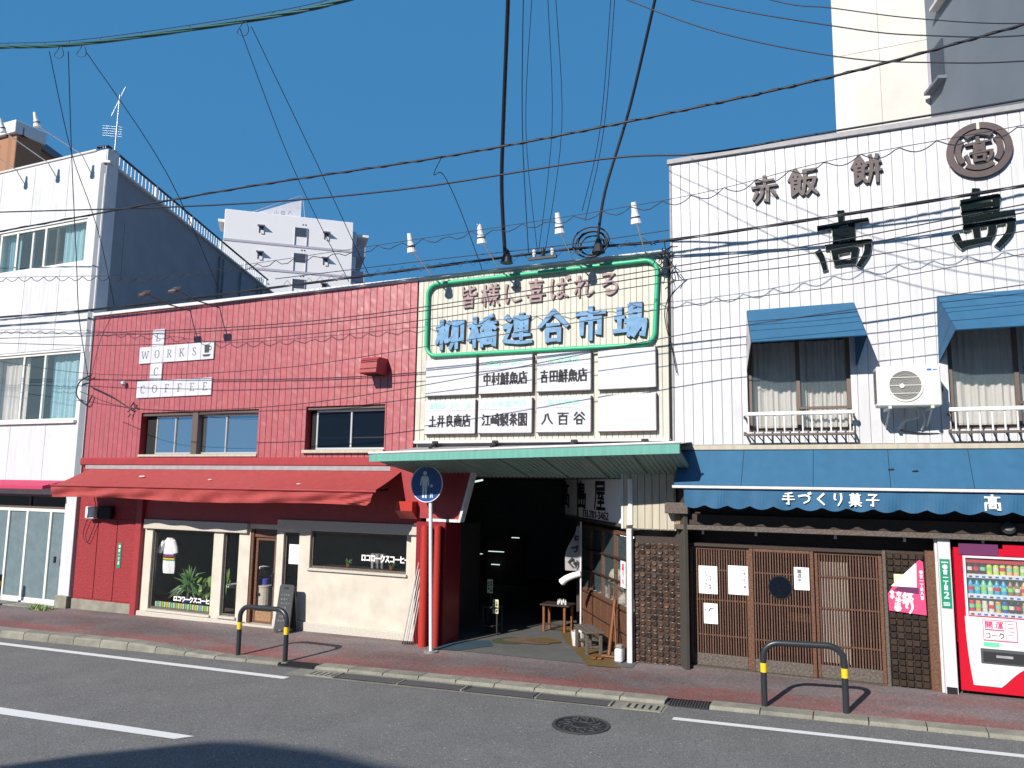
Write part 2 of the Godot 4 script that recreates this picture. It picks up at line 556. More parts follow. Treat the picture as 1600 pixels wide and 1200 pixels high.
	var cols := [[0.10, 0.006, 0.006], [0.62, 0.68, 0.08], [0.80, 0.45, 0.20], [0.30, 0.65, 0.10], [0.05, 0.38, 0.62], [0.20, 0.62, 0.40], [0.28, 0.16, 0.09], [0.72, 0.36, 0.12], [0.65, 0.02, 0.05], [0.05, 0.10, 0.45], [0.04, 0.03, 0.03], [0.70, 0.66, 0.55]]
	for i in cols.size():
		mat("drink_%d" % i, lin(cols[i][0], cols[i][1], cols[i][2]), 0.25)

# ------------------------------------------------------------------ lettering: strokes on a 100 x 100 field, x right, y down
# strokes are parted by "/"; "~" makes a stroke curved; "@part x y w h" sets another glyph into a box of the field
const GLYPHS := {
	"口": "15,15 15,92/15,15 85,15 85,92/15,84 85,84",
	"日": "20,8 20,96/20,8 80,8 80,96/20,50 80,50/20,91 80,91",
	"白": "50,0 38,18/18,20 18,97/18,20 82,20 82,97/18,56 82,56/18,92 82,92",
	"木": "5,28 95,28/50,3 50,98/50,30 8,76/50,30 92,76",
	"土": "15,40 85,40/50,6 50,92/5,92 95,92",
	"田": "12,12 12,92/12,12 88,12 88,92/50,12 50,88/12,50 88,50/12,88 88,88",
	"艹": "5,50 95,50/30,10 30,90/70,10 70,90",
	"比": "15,5 15,90/15,45 45,38/15,90 48,75/88,20 60,42/60,5 60,82 68,90 95,90 95,72",
	"辶": "12,8 26,20/6,40 26,40 16,66 6,86/~6,86 30,90 60,94 98,93",
	"車": "10,15 90,15/22,30 22,68/22,30 78,30 78,68/22,49 78,49/22,67 78,67/5,84 95,84/50,3 50,98",
	"魚": "35,2 12,28/32,14 68,14 52,30/15,30 15,70/15,30 85,30 85,70/15,50 85,50/50,30 50,70/15,70 85,70/12,80 5,97/32,80 36,94/58,80 64,94/82,80 95,97",
	"羊": "30,3 40,20/70,3 60,20/12,25 88,25/20,48 80,48/5,72 95,72/50,25 50,98",
	"食": "50,2 5,38/50,2 95,38/50,20 50,34/25,36 75,36/25,36 25,92/75,36 75,64/25,50 75,50/25,64 75,64/25,92 55,84/72,70 45,82/52,64 95,95",
	"反": "10,10 95,8/~22,10 18,55 5,95/22,38 85,38/~85,38 62,72 30,96/~40,55 65,78 98,96",
	"并": "30,3 38,20/72,3 62,20/8,28 92,28/3,58 97,58/~35,28 33,60 15,96/68,28 68,98",
	"鮮": "@魚 0 0 52 100/@羊 52 0 48 100",
	"飯": "@食 0 0 50 100/@反 46 0 54 100",
	"餅": "@食 0 0 50 100/@并 46 0 54 100",
	"赤": "18,18 82,18/50,2 50,38/5,40 95,40/~40,40 38,70 18,96/60,40 60,94 50,90/22,58 10,82/78,58 92,80",
	"高": "50,0 50,14/8,15 92,15/33,15 33,50/67,15 67,50/33,27 67,27/33,39 67,39/12,52 88,52/12,52 10,98/88,52 90,94 78,92/34,66 34,86/34,66 66,66 66,86/34,84 66,84",
	# the two large wall letters, in the brush hand of the shop sign
	"髙": "46,0 46,16/~4,25 30,23 60,20 93,19/35,22 35,60/65,20 65,58/35,33 65,32/35,41 65,40/35,49 65,48/~18,61 50,59 92,57/~2,68 8,80 13,99/~93,57 90,78 76,98/32,70 35,92/32,71 69,69/69,69 65,92/35,91 65,91",
	"嶌": "~40,0 38,8 34,15/20,17 21,64/20,18 73,14/72,14 69,42/21,28 70,26/21,38 70,36/21,49 97,44/21,61 92,57/~93,57 88,78 70,97/36,60 38,88/~3,74 8,86 13,93/12,90 52,86/~62,66 60,76 54,86",
	"島": "45,0 36,10/22,12 22,58/22,12 80,12 80,36/22,24 80,24/22,36 80,36/22,47 95,47/22,58 92,58 88,95 76,92/15,70 15,90/15,90 70,90/42,66 42,90/68,70 68,90",
	"屋": "~15,8 15,50 3,96/15,8 90,8 90,28 15,28/28,42 92,42/55,42 35,60 80,58/70,50 84,64/34,74 88,74/60,62 60,94/24,95 98,95",
	"皆": "@比 5 0 90 46/@白 18 46 64 54",
	"永": "28,2 36,14/72,2 64,14/10,18 90,18/18,34 82,34/8,50 92,50/50,18 50,95 40,92/15,62 38,62 12,90/85,56 60,72/55,66 92,96",
	"様": "@木 0 0 40 100/@永 36 0 64 100",
	"に": "~18,10 12,50 18,92 28,75/~45,25 65,26 85,22/~42,72 60,88 92,82",
	"喜": "15,10 85,10/50,0 50,24/22,24 78,24/28,34 28,52/28,34 72,34 72,52/28,51 72,51/35,56 40,66/65,56 60,66/5,70 95,70/24,78 24,98/24,78 76,78 76,98/24,97 76,97",
	"ば": "~15,8 10,50 15,92 24,78/38,32 82,30/~62,8 64,75 50,90 40,80 55,70 88,88/84,4 90,14/94,0 100,10",
	"れ": "28,5 28,95/8,30 34,26 8,78/~30,50 52,28 66,35 62,80 72,92 95,75",
	"る": "22,10 72,10 25,55/~25,55 60,42 85,58 80,82 55,95 38,86 50,76 62,86",
	"卯": "20,12 5,22 5,75 30,65/~45,8 45,65 25,98/62,14 62,98/62,14 95,14 95,72 82,70",
	"柳": "@木 0 0 42 100/@卯 38 0 62 100",
	"喬": "75,0 25,10/8,22 95,22/50,10 15,42/52,22 92,42/38,36 38,50/38,36 64,36 64,50/38,50 64,50/15,60 15,98/15,60 88,60 88,95 80,93/36,72 36,88/36,72 66,72 66,88/36,88 66,88",
	"橋": "@木 0 0 42 100/@喬 38 0 62 100",
	"連": "@辶 0 0 100 100/@車 32 0 64 84",
	"運": "@辶 0 0 100 100/34,16 34,4 96,4 94,16/@車 36 14 58 70",
	"合": "50,3 5,50/50,3 95,50/30,45 70,45/@口 22 54 56 46",
	"市": "50,0 50,16/6,18 94,18/22,36 22,82/22,36 78,36 78,80 68,78/50,18 50,99",
	"易": "@日 14 0 70 42/5,50 98,50/25,52 8,80/24,62 92,62 86,94 74,92/48,64 18,94/70,64 40,96",
	"場": "@土 0 6 38 80/@易 34 0 66 100",
	"中": "15,25 15,66/15,25 85,25 85,66/15,62 85,62/50,2 50,98",
	"寸": "5,28 98,28/68,4 68,92 52,86/22,45 38,62",
	"村": "@木 0 0 44 100/@寸 44 0 56 100",
	"才": "8,28 98,28/66,4 66,92 50,86/62,30 12,78",
	"材": "@木 0 0 44 100/@才 42 0 58 100",
	"店": "52,0 52,12/10,14 96,14/~14,14 12,60 2,96/58,24 58,55/58,38 90,38/30,55 30,96/30,55 86,55 86,96/30,92 86,92",
	"吉": "10,16 90,16/50,2 50,40/22,40 78,40/@口 14 48 72 52",
	"井": "10,30 90,30/3,62 97,62/~34,5 32,60 15,96/68,5 68,98",
	"良": "50,0 50,12/24,14 24,92/24,14 76,14 76,50/24,32 76,32/24,50 76,50/24,92 52,80/82,56 56,68/46,52 95,96",
	"商": "50,0 50,10/5,13 95,13/35,18 40,28/65,18 60,28/12,34 12,98/12,34 88,34 88,95 80,93/42,36 25,54/58,36 58,48 75,50/35,64 35,88/35,64 66,64 66,88/35,87 66,87",
	"江": "10,8 28,20/3,35 22,46/5,92 28,60/42,18 92,18/67,18 67,86/36,88 98,88",
	"崎": "20,18 20,74/3,35 3,74 36,74/36,35 36,74/48,14 98,14/72,0 70,18 50,42/74,18 95,40/42,46 98,46/52,58 52,80/52,58 74,58 74,80/52,78 74,78/90,46 90,95 80,92",
	"製": "12,8 8,20/8,18 48,18/2,32 52,32/28,2 28,56/10,42 10,54/10,42 46,42 46,54/66,8 66,40/88,2 88,52 78,50/8,66 92,66/50,56 50,66/46,66 5,92/34,76 34,96 52,90/84,70 62,80/52,68 95,97",
	"茶": "@艹 10 0 80 28/50,24 5,55/50,24 95,55/20,58 80,58/50,45 50,98/34,66 16,88/66,66 84,88",
	"園": "6,4 6,98/6,4 94,4 94,98/6,95 94,95/28,20 72,20/50,10 50,32/18,32 82,32/34,42 34,56/34,42 66,42 66,56/34,55 66,55/48,58 20,80/36,70 36,88 50,82/50,62 82,88/72,62 58,72",
	"八": "~38,18 30,60 5,92/~55,12 68,55 96,90",
	"百": "5,10 95,10/50,10 40,30/20,32 20,97/20,32 80,32 80,97/20,62 80,62/20,93 80,93",
	"谷": "30,5 10,30/68,5 92,28/50,22 5,62/50,22 95,62/@口 22 56 56 44",
	"手": "80,4 25,12/12,32 88,32/3,56 97,56/50,10 52,92 36,88",
	"づ": "~5,30 55,22 85,35 80,62 45,82/80,4 88,16/92,0 99,11",
	"く": "70,8 25,48 72,92",
	"り": "~28,8 24,45 34,52/~72,5 74,50 50,95",
	"菓": "@艹 8 0 84 28/22,30 22,60/22,30 78,30 78,60/22,45 78,45/22,59 78,59/5,72 95,72/50,30 50,99/46,73 12,96/54,73 90,96",
	"子": "22,10 78,10 52,34/52,34 52,92 36,88/5,50 95,50",
	"新": "25,0 25,10/5,13 48,13/14,18 18,30/40,18 34,30/2,34 52,34/4,54 50,54/27,34 27,98/25,58 5,82/30,60 48,76/90,5 62,16/~62,16 60,60 50,96/62,40 98,40/80,40 80,98",
	"な": "8,22 55,18/34,4 10,60/68,20 92,36/~66,40 66,78 48,92 36,82 52,74 90,92",
	"級": "22,2 8,24 26,26/34,18 6,50 40,46/22,48 22,98/10,64 4,84/34,62 40,80/46,12 88,12 80,40 94,40/~94,40 80,70 50,96/~56,12 52,60 40,96/~58,48 75,75 98,96",
	"女": "38,3 22,58 72,94/~76,28 62,66 15,96/4,34 96,34",
	"直": "10,12 90,12/50,0 48,24/28,26 28,82/28,26 78,26 78,82/28,44 78,44/28,62 78,62/28,80 78,80/8,38 8,97 95,97",
	"売": "12,12 88,12/50,0 50,28/22,28 78,28/6,40 6,56/6,40 94,40 92,55/~38,54 34,78 8,97/62,54 62,92 94,92 94,78",
	"菁": "@艹 10 0 80 22/15,28 85,28/20,38 80,38/5,48 95,48/50,20 50,48/24,56 22,98/24,56 78,56 78,96/24,69 78,69/24,82 78,82",
	"菜": "@艹 8 0 84 22/80,24 15,34/22,40 28,52/48,38 52,50/78,36 68,52/5,64 95,64/50,50 50,99/46,66 10,94/54,66 90,94",
	"玉": "12,12 88,12/20,50 80,50/5,92 95,92/50,12 50,92/64,64 76,78",
	"品": "@口 22 0 56 48/@口 0 50 48 50/@口 52 50 48 50",
	"・": "46,50 54,50",
	"一": "5,50 95,50",
	"丁": "5,15 95,15/52,15 52,92 36,88",
	"目": "22,5 22,97/22,5 78,5 78,97/22,35 78,35/22,64 78,64/22,94 78,94",
	"春": "15,12 85,12/20,26 80,26/5,40 95,40/~50,0 42,40 5,70/58,42 95,68/30,58 30,98/30,58 72,58 72,98/30,76 72,76/30,96 72,96",
	"祭": "32,2 10,36/28,14 48,14 20,52/22,26 34,36/54,8 92,8 62,40/58,18 95,52/28,54 74,54/8,68 92,68/50,68 50,98 40,95/26,78 14,94/74,78 88,94",
	"開": "8,5 8,98/8,5 42,5 42,36 8,36/8,20 42,20/58,5 58,36 92,36/58,5 92,5 92,97 82,95/58,20 92,20/24,50 76,50/20,68 80,68/40,50 38,70 26,92/62,50 62,94",
	"ロ": "15,18 15,88/15,18 85,18 85,88/15,82 85,82",
	"コ": "15,18 85,18 85,88/12,82 85,82",
	"ワ": "14,16 14,48/14,16 86,16 80,60 44,92",
	"ー": "2,50 98,50",
	"ク": "40,3 10,50/35,20 86,20 75,65 30,97",
	"ス": "15,15 80,15 12,92/50,55 90,92",
	"ヒ": "20,8 20,88 90,88/84,28 22,46",
	"レ": "20,8 20,90 85,50",
	"モ": "15,18 85,18/5,50 95,50/45,18 45,88 90,88",
	"ン": "10,18 35,35/~12,90 60,75 92,25",
	"ケ": "35,5 10,55/30,28 92,28/~68,28 62,70 35,96",
	"キ": "12,32 85,24/8,62 92,52/42,5 60,96",
	"山": "50,5 50,90/12,40 12,92 88,92/88,40 88,92",
}

func strokes(ch: String) -> Array:
	var out := []
	if not GLYPHS.has(ch):
		return out
	for s in GLYPHS[ch].split("/"):
		if s.begins_with("@"):
			var f: PackedStringArray = s.substr(1).split(" ")
			for sub in strokes(f[0]):
				var moved := PackedVector2Array()
				for p in sub:
					moved.append(Vector2(float(f[1]) + p.x * float(f[3]) / 100.0, float(f[2]) + p.y * float(f[4]) / 100.0))
				out.append(moved)
			continue
		var bent: bool = s.begins_with("~")
		var line := PackedVector2Array()
		for q in s.trim_prefix("~").split(" "):
			var xy: PackedStringArray = q.split(",")
			line.append(Vector2(float(xy[0]), float(xy[1])))
		if bent:
			var smooth := PackedVector2Array()
			for i in line.size() - 1:
				for k in 5:
					smooth.append(line[i].cubic_interpolate(line[i + 1], line[max(i - 1, 0)], line[min(i + 2, line.size() - 1)], k / 5.0))
			smooth.append(line[-1])
			line = smooth
		out.append(line)
	return out

# brush-like letter: each stroke a raised bar that swells at its ends; centred, front at +depth
func glyph(ch: String, w: float, h: float, thick: float, depth: float, brush := true) -> ArrayMesh:
	var key := "%s %.3f %.3f %.4f %.4f %s" % [ch, w, h, thick, depth, brush]
	if glyph_cache.has(key):
		return glyph_cache[key]
	var st := mb()
	var idx := 0
	for line in strokes(ch):
		var pts := PackedVector2Array()
		for p in line:
			pts.append(Vector2((p.x / 100.0 - 0.5) * w, (0.5 - p.y / 100.0) * h))
		var wide := thick
		if brush:
			var d: Vector2 = pts[-1] - pts[0]
			if abs(d.x) > abs(d.y) * 2.5: wide = thick * 0.78
		var poly: Array = []
		if brush and pts.size() >= 2:
			# widen at the start, taper towards the end
			var left := PackedVector2Array()
			var right := PackedVector2Array()
			var total := 0.0
			for i in pts.size() - 1: total += pts[i].distance_to(pts[i + 1])
			var run := 0.0
			for i in pts.size():
				if i > 0: run += pts[i - 1].distance_to(pts[i])
				var t: float = run / max(total, 0.0001)
				var d := Vector2.ZERO
				if i > 0: d += (pts[i] - pts[i - 1]).normalized()
				if i < pts.size() - 1: d += (pts[i + 1] - pts[i]).normalized()
				if d.length() < 0.01: d = (pts[i] - pts[i - 1])
				d = d.normalized()
				var n := Vector2(-d.y, d.x)
				var half := wide * 0.5 * lerpf(1.12, 0.80, t)
				var c := pts[i]
				if i == 0: c -= d * wide * 0.28
				if i == pts.size() - 1: c += d * wide * 0.28
				if i > 0 and i < pts.size() - 1:
					var turn: float = (pts[i] - pts[i - 1]).normalized().dot((pts[i + 1] - pts[i]).normalized())
					half *= 1.0 / max(0.62, sqrt((1.0 + clampf(turn, -0.4, 1.0)) / 2.0))
				left.append(c + n * half)
				right.append(c - n * half)
			right.reverse()
			left.append_array(right)
			poly = [left]
			if Geometry2D.triangulate_polygon(left).is_empty():
				poly = []
		if poly.is_empty():
			for g in Geometry2D.offset_polyline(scaled(pts, 1000.0), wide * 500.0, Geometry2D.JOIN_MITER, Geometry2D.END_SQUARE):
				if not Geometry2D.is_polygon_clockwise(g):
					poly.append(scaled(g, 0.001))
		for g in poly:
			if g.size() >= 3:
				add_prism(st, g, 0.0, depth + idx * 0.0004)
		idx += 1
	glyph_cache[key] = st.commit()
	return glyph_cache[key]

func scaled(p: PackedVector2Array, k: float) -> PackedVector2Array:
	var out := PackedVector2Array()
	for v in p:
		out.append(v * k)
	return out

# a row of letters, each one a part
func letters(parent: Node, text: String, first: Vector3, step: Vector3, w: float, h: float, thick: float, depth: float, m: Material, brush := true, turn := 0.0) -> void:
	for i in text.length():
		var g := glyph(text[i], w, h, thick, depth, brush)
		if g.get_surface_count() == 0: continue
		var o := obj("letter", g, m, parent, first + step * i)
		o.rotation.y = turn

func latin(parent: Node, called: String, text: String, at: Vector3, height: float, depth: float, m: Material, serif := false, turn := 0.0, bold := false) -> MeshInstance3D:
	var t := TextMesh.new()
	var f := SystemFont.new()
	f.font_names = PackedStringArray(["Droid Serif" if serif else "Droid Sans"])
	if bold: f.font_weight = 700
	t.font = f
	t.text = text
	t.font_size = 64
	t.pixel_size = height / 46.0
	t.depth = depth
	var o := obj(called, t, m, parent, at)
	o.rotation.y = turn
	return o

# ------------------------------------------------------------------ the scene
func _ready() -> void:
	rng.seed = 7
	# camera
	var cam := Camera3D.new()
	cam.name = "camera"
	add_child(cam)
	cam.transform = Transform3D(Basis(Vector3.UP, deg_to_rad(24.104)) * Basis(Vector3.RIGHT, deg_to_rad(7.417)) * Basis(Vector3.BACK, deg_to_rad(0.793)), Vector3(0, 2.58, 11.7))
	cam.fov = 53.13
	cam.far = 600.0
	cam.current = true
	# sky
	var sm := ProceduralSkyMaterial.new()
	sm.sky_top_color = Color(0.225, 0.455, 0.655)
	sm.sky_horizon_color = Color(0.285, 0.525, 0.71)
	sm.sky_curve = 0.22
	sm.ground_horizon_color = Color(0.30, 0.42, 0.52)
	sm.ground_bottom_color = Color(0.20, 0.22, 0.25)
	sm.sun_angle_max = 0.0
	var sky := Sky.new()
	sky.sky_material = sm
	var env := Environment.new()
	env.background_mode = Environment.BG_SKY
	env.sky = sky
	env.tonemap_mode = Environment.TONE_MAPPER_LINEAR
	env.tonemap_exposure = 1.25
	env.sdfgi_enabled = true
	env.ssao_enabled = true
	env.ssil_enabled = true
	var we := WorldEnvironment.new()
	we.name = "world_environment"
	we.environment = env
	add_child(we)
	# sun: behind the camera, a little to the left, about 32 degrees high
	var sun := DirectionalLight3D.new()
	sun.name = "sun"
	add_child(sun)
	sun.look_at_from_position(Vector3.ZERO, Vector3(0.28, -0.65, -1.0))
	sun.light_energy = 1.6
	sun.light_color = Color(1.0, 0.972, 0.935)
	sun.light_angular_distance = 0.5
	sun.shadow_enabled = true

	materials()
	street()
	left_building()
	cafe()
	market()
	sweet_shop()
	far_buildings()
	street_things()
	cafe_things()
	market_things()
	shop_things()
	vending_machine()
	cables()

# ------------------------------------------------------------------ street
func kerb_z(x: float) -> float:
	return 1.45 - 0.055 * (x - 1.5)

# how far the pavement drops towards the kerb: none where the kerb is raised on the left
func kerb_drop(x: float) -> float:
	return 0.085 * smoothstep(-11.4, -9.4, x)

func pave_y(x: float, z: float) -> float:
	return gy(x) - kerb_drop(x) * clampf(z / (kerb_z(x) - 0.25), 0.0, 1.0)

func sheet(pts: Array, lift: float, base := -0.12) -> ArrayMesh:
	var st := mb()
	var poly := PackedVector2Array()
	for p in pts: poly.append(p)
	if base == 0.0:
		# cut where the pavement starts to dip, so that both halves lie flat on it
		for half in [PackedVector2Array([Vector2(-40, -40), Vector2(20, -40), Vector2(20, 0), Vector2(-40, 0)]), PackedVector2Array([Vector2(-40, 0), Vector2(20, 0), Vector2(20, 9), Vector2(-40, 9)])]:
			for piece in Geometry2D.intersect_polygons(poly, half):
				flat_on(st, piece, lift, base)
		return st.commit()
	flat_on(st, poly, lift, base)
	return st.commit()

func flat_on(st: SurfaceTool, poly: PackedVector2Array, lift: float, base: float) -> void:
	var ix := Geometry2D.triangulate_polygon(poly)
	for k in range(0, ix.size(), 3):
		var v := []
		for j in 3:
			var p := poly[ix[k + j]]
			v.append(Vector3(p.x, (pave_y(p.x, max(p.y, 0.0)) if base == 0.0 else gy(p.x) + base) + lift, p.y))
		if (v[1] - v[0]).cross(v[2] - v[0]).y > 0.0: tri(st, v[0], v[1], v[2])
		else: tri(st, v[0], v[2], v[1])

func street() -> void:
	struct("ground", prism([Vector2(-300, -300), Vector2(300, -300), Vector2(300, 300), Vector2(-300, 300)], -2.6, -2.5, Transform3D(Basis(Vector3.RIGHT, Vector3.BACK, Vector3.UP), Vector3.ZERO)), M.ground, "flat grey ground around the street")
	struct("road", sheet([Vector2(-60, 0.5), Vector2(40, 0.5), Vector2(40, 60), Vector2(-60, 60)], 0.0), M.asphalt, "grey asphalt road with pale speckled stones")
	# pavement: a strip that dips towards the lowered kerb
	var st := mb()
	var nx := 90
	var nz := 6
	for i in nx:
		for j in nz:
			var q := []
			for c in [[0, 0], [0, 1], [1, 1], [1, 0]]:
				var x: float = -24.0 + 30.0 * (i + c[0]) / nx
				var t: float = float(j + c[1]) / nz
				var z := lerpf(-0.55, kerb_z(x) - 0.2, t)
				q.append([Vector3(x, pave_y(x, max(z, 0.0)), z), Vector2((x + 24.0) / 30.0, t)])
			for k in [0, 2, 1, 0, 3, 2]:
				st.set_normal(Vector3.UP)
				st.set_uv(q[k][1])
				st.add_vertex(q[k][0])
	struct("pavement", st.commit(), M.pavement, "worn reddish pavement in front of the shops")
	# kerb stones, each its own piece
	var kerb := Node3D.new()
	kerb.name = "kerb"
	add_child(kerb)
	kerb.set_meta("kind", "structure")
	kerb.set_meta("label", "concrete kerb along the pavement")
	for run in [[-24.0, -8.2], [-7.54, -2.32], [-1.78, 6.0]]:
		var many := int(round((run[1] - run[0]) / 0.6))
		for stone in many:
			var x: float = run[0] + (run[1] - run[0]) * stone / many
			var x1: float = run[0] + (run[1] - run[0]) * (stone + 1) / many
			var s := mb()
			var a := x + 0.006
			var b := x1 - 0.006
			var w0 := 0.26
			var P := func(px: float, dz: float, dy: float) -> Vector3: return Vector3(px, gy(px) + dy, kerb_z(px) + dz)
			var ta := -kerb_drop(a) + 0.006
			var tb := -kerb_drop(b) + 0.006
			var lo := -0.3
			quad(s, P.call(a, -0.02, ta), P.call(b, -0.02, tb), P.call(b, -w0, tb), P.call(a, -w0, ta))
			quad(s, P.call(a, 0.012, ta - 0.025), P.call(b, 0.012, tb - 0.025), P.call(b, -0.02, tb), P.call(a, -0.02, ta))
			quad(s, P.call(a, 0.03, lo), P.call(b, 0.03, lo), P.call(b, 0.012, tb - 0.025), P.call(a, 0.012, ta - 0.025))
			quad(s, P.call(a, -w0, lo), P.call(a, 0.03, lo), P.call(a, 0.0, ta), P.call(a, -w0, ta))
			quad(s, P.call(b, 0.03, lo), P.call(b, -w0, lo), P.call(b, -w0, tb), P.call(b, 0.0, tb))
			obj("kerb_stone", s.commit(), M.concrete if rng.randf() < 0.6 else M.concrete_b, kerb)
	# concrete gutter strip with a long drain grating
	struct("gutter", sheet([Vector2(-7.75, kerb_z(-7.75) + 0.02), Vector2(-2.25, kerb_z(-2.25) + 0.02), Vector2(-2.25, kerb_z(-2.25) + 0.42), Vector2(-7.75, kerb_z(-7.75) + 0.46)], 0.004), M.concrete_b, "concrete gutter strip beside the lowered kerb")
	for k in 4:
		var xa := -6.95 + k * 1.01
		var t := thing("drain_grating", ["long steel drain grating in the gutter, leftmost of four", "long steel drain grating in the gutter, second from the left", "long steel drain grating in the gutter, third from the left", "long steel drain grating in the gutter, rightmost of four beside the manhole"][k], "grating", Vector3(xa, gy(xa) - 0.116, kerb_z(xa) + 0.13), "gratings of the long drain")
		t.rotation = Vector3(0, atan(0.055), atan(SLOPE))
		bx(t, "pit_dark", Vector3(0.5, 0.004, 0.12), Vector3(0.98, 0.004, 0.24), M.black, 0.0)  # black sheet on the road, painted as the dark of a recess
		for j in 4:
			bx(t, "bar", Vector3(0.5, 0.012, 0.02 + j * 0.066), Vector3(0.98, 0.014, 0.018), M.iron_worn, 0.003)
		for j in 2:
			bx(t, "end_bar", Vector3(0.01 + j * 0.97, 0.0125, 0.12), Vector3(0.03, 0.02, 0.245), M.concrete_b if k % 2 else M.iron_worn, 0.003)
	for e in [[-8.18, 0.62, "small dark grating in the kerb beside the left barrier"], [-2.3, 0.5, "small dark grating in the kerb left of the right barrier"]]:
		var ex: float = e[0]
		var t := thing("kerb_grating", e[2], "grating", Vector3(ex, gy(ex) - kerb_drop(ex) - 0.012, kerb_z(ex) - 0.26), "gratings set in the kerb")
		t.rotation = Vector3(0.05, atan(0.055), atan(SLOPE))
		bx(t, "plate", Vector3(e[1] / 2, -0.012, 0.15), Vector3(e[1], 0.03, 0.32), M.iron, 0.003)
		for j in 14:
			bx(t, "bar", Vector3(0.02 + j * (e[1] - 0.04) / 13, 0.009, 0.15), Vector3(0.013, 0.012, 0.29), M.iron_worn, 0.002)
	for e in [[-7.45, "slotted concrete drain cover at the left end of the gutter"], [-2.78, "slotted concrete drain cover right of the long grating"]]:
		var ex: float = e[0]
		var t := thing("drain_cover", e[1], "drain cover", Vector3(ex, gy(ex) - 0.116, kerb_z(ex) + 0.08), "slotted concrete covers")
		t.rotation = Vector3(0, atan(0.055), atan(SLOPE))
		bx(t, "slab", Vector3(0.24, 0.003, 0.16), Vector3(0.48, 0.012, 0.3), M.concrete, 0.003)
		for j in 5:
			bx(t, "slot", Vector3(0.06 + j * 0.09, 0.0085, 0.16), Vector3(0.03, 0.003, 0.18), M.black, 0.0)
	# painted lines
	struct("edge_line", sheet([Vector2(-2.1, 2.16), Vector2(-2.1, 2.27), Vector2(7, 1.79), Vector2(7, 1.68)], 0.005), M.lane_paint, "white edge line on the right of the road")
	struct("edge_line", sheet([Vector2(-7.55, 2.50), Vector2(-7.55, 2.63), Vector2(-13.7, 2.76), Vector2(-24, 2.9), Vector2(-24, 2.76), Vector2(-13.7, 2.62)], 0.005), M.lane_paint, "white edge line on the left of the road")
	struct("centre_line", sheet([Vector2(-6.85, 5.20), Vector2(-6.72, 5.04), Vector2(-9.6, 5.19), Vector2(-14, 5.42), Vector2(-14, 5.62), Vector2(-9.7, 5.40)], 0.005), M.lane_paint, "white centre dash of the road")
	# market floor: tarmac with worn paint
	struct("market_floor", sheet([Vector2(-6.5, 0.35), Vector2(-3.1, 0.35), Vector2(-3.1, -0.4), Vector2(-5.0, -2.6), Vector2(-5.0, -26), Vector2(-13, -26), Vector2(-13, -2.5), Vector2(-7.7, -2.5)], 0.006, 0.0), M.floor_grey, "grey tarmac floor of the covered market")
	struct("yellow_floor_paint", sheet([Vector2(-3.25, 0.42), Vector2(-3.75, 0.46), Vector2(-4.6, -0.95), Vector2(-5.25, -2.3), Vector2(-4.95, -2.3), Vector2(-4.35, -1.2)], 0.011, 0.0), M.floor_yellow, "worn yellow paint along the shop side of the market floor")
	struct("blue_floor_paint", sheet([Vector2(-6.4, 0.42), Vector2(-5.95, 0.36), Vector2(-5.55, -0.1), Vector2(-5.8, -0.5), Vector2(-6.3, -0.3)], 0.011, 0.0), M.floor_blue, "worn blue paint by the red posts")
	var pa := []
	var pb := []
	var pc := []
	for k in 14:
		var a := TAU * k / 14.0
		var wob := 1.0 + 0.14 * sin(a * 3.0)
		pa.append(Vector2(-5.2 + cos(a) * 0.42 * wob, -0.72 + sin(a) * 0.24 * wob))
		pb.append(Vector2(-4.95 + cos(a) * 0.30 * wob, -0.86 + sin(a) * 0.2))
		pc.append(Vector2(-5.5 + cos(a) * 0.30, -0.62 + sin(a) * 0.3 * wob))
	struct("green_floor_paint", sheet(pc, 0.011, 0.0), M.floor_green, "worn green paint patch on the market floor")
	struct("pink_floor_paint", sheet(pa, 0.016, 0.0), M.floor_pink, "worn pinkish painted patch on the market floor")
	struct("brown_floor_paint", sheet(pb, 0.021, 0.0), M.floor_yellow, "worn brownish painted patch on the market floor")
	# manhole cover
	var mh := thing("manhole_cover", "round black iron manhole cover in the grey road", "manhole cover", Vector3(-3.0, gy(-3.0) - 0.118, 2.92))
	mh.rotation.x = -PI / 2
	obj("plate", disc(0.335, 0.006, 36), M.iron, mh)
	obj("rim", ring_mesh(0.295, 0.33, 0.014, 36), M.iron_worn, mh)
	obj("rim", ring_mesh(0.10, 0.12, 0.013, 24), M.iron_worn, mh)
	for k in 26:
		var a := TAU * k / 26.0
		var rr: float = [0.17, 0.235][k % 2]
		var o := bx(mh, "tread", Vector3(cos(a) * rr, sin(a) * rr, 0.009), Vector3(0.075, 0.022, 0.009), M.iron_worn, 0.003)
		o.rotation.z = a + [0.0, 0.9][k % 2]
	for k in 5:
		bx(mh, "tread", Vector3(-0.12 + k * 0.06, 0.265, 0.0095), Vector3(0.022, 0.05, 0.01), M.iron_worn, 0.003)

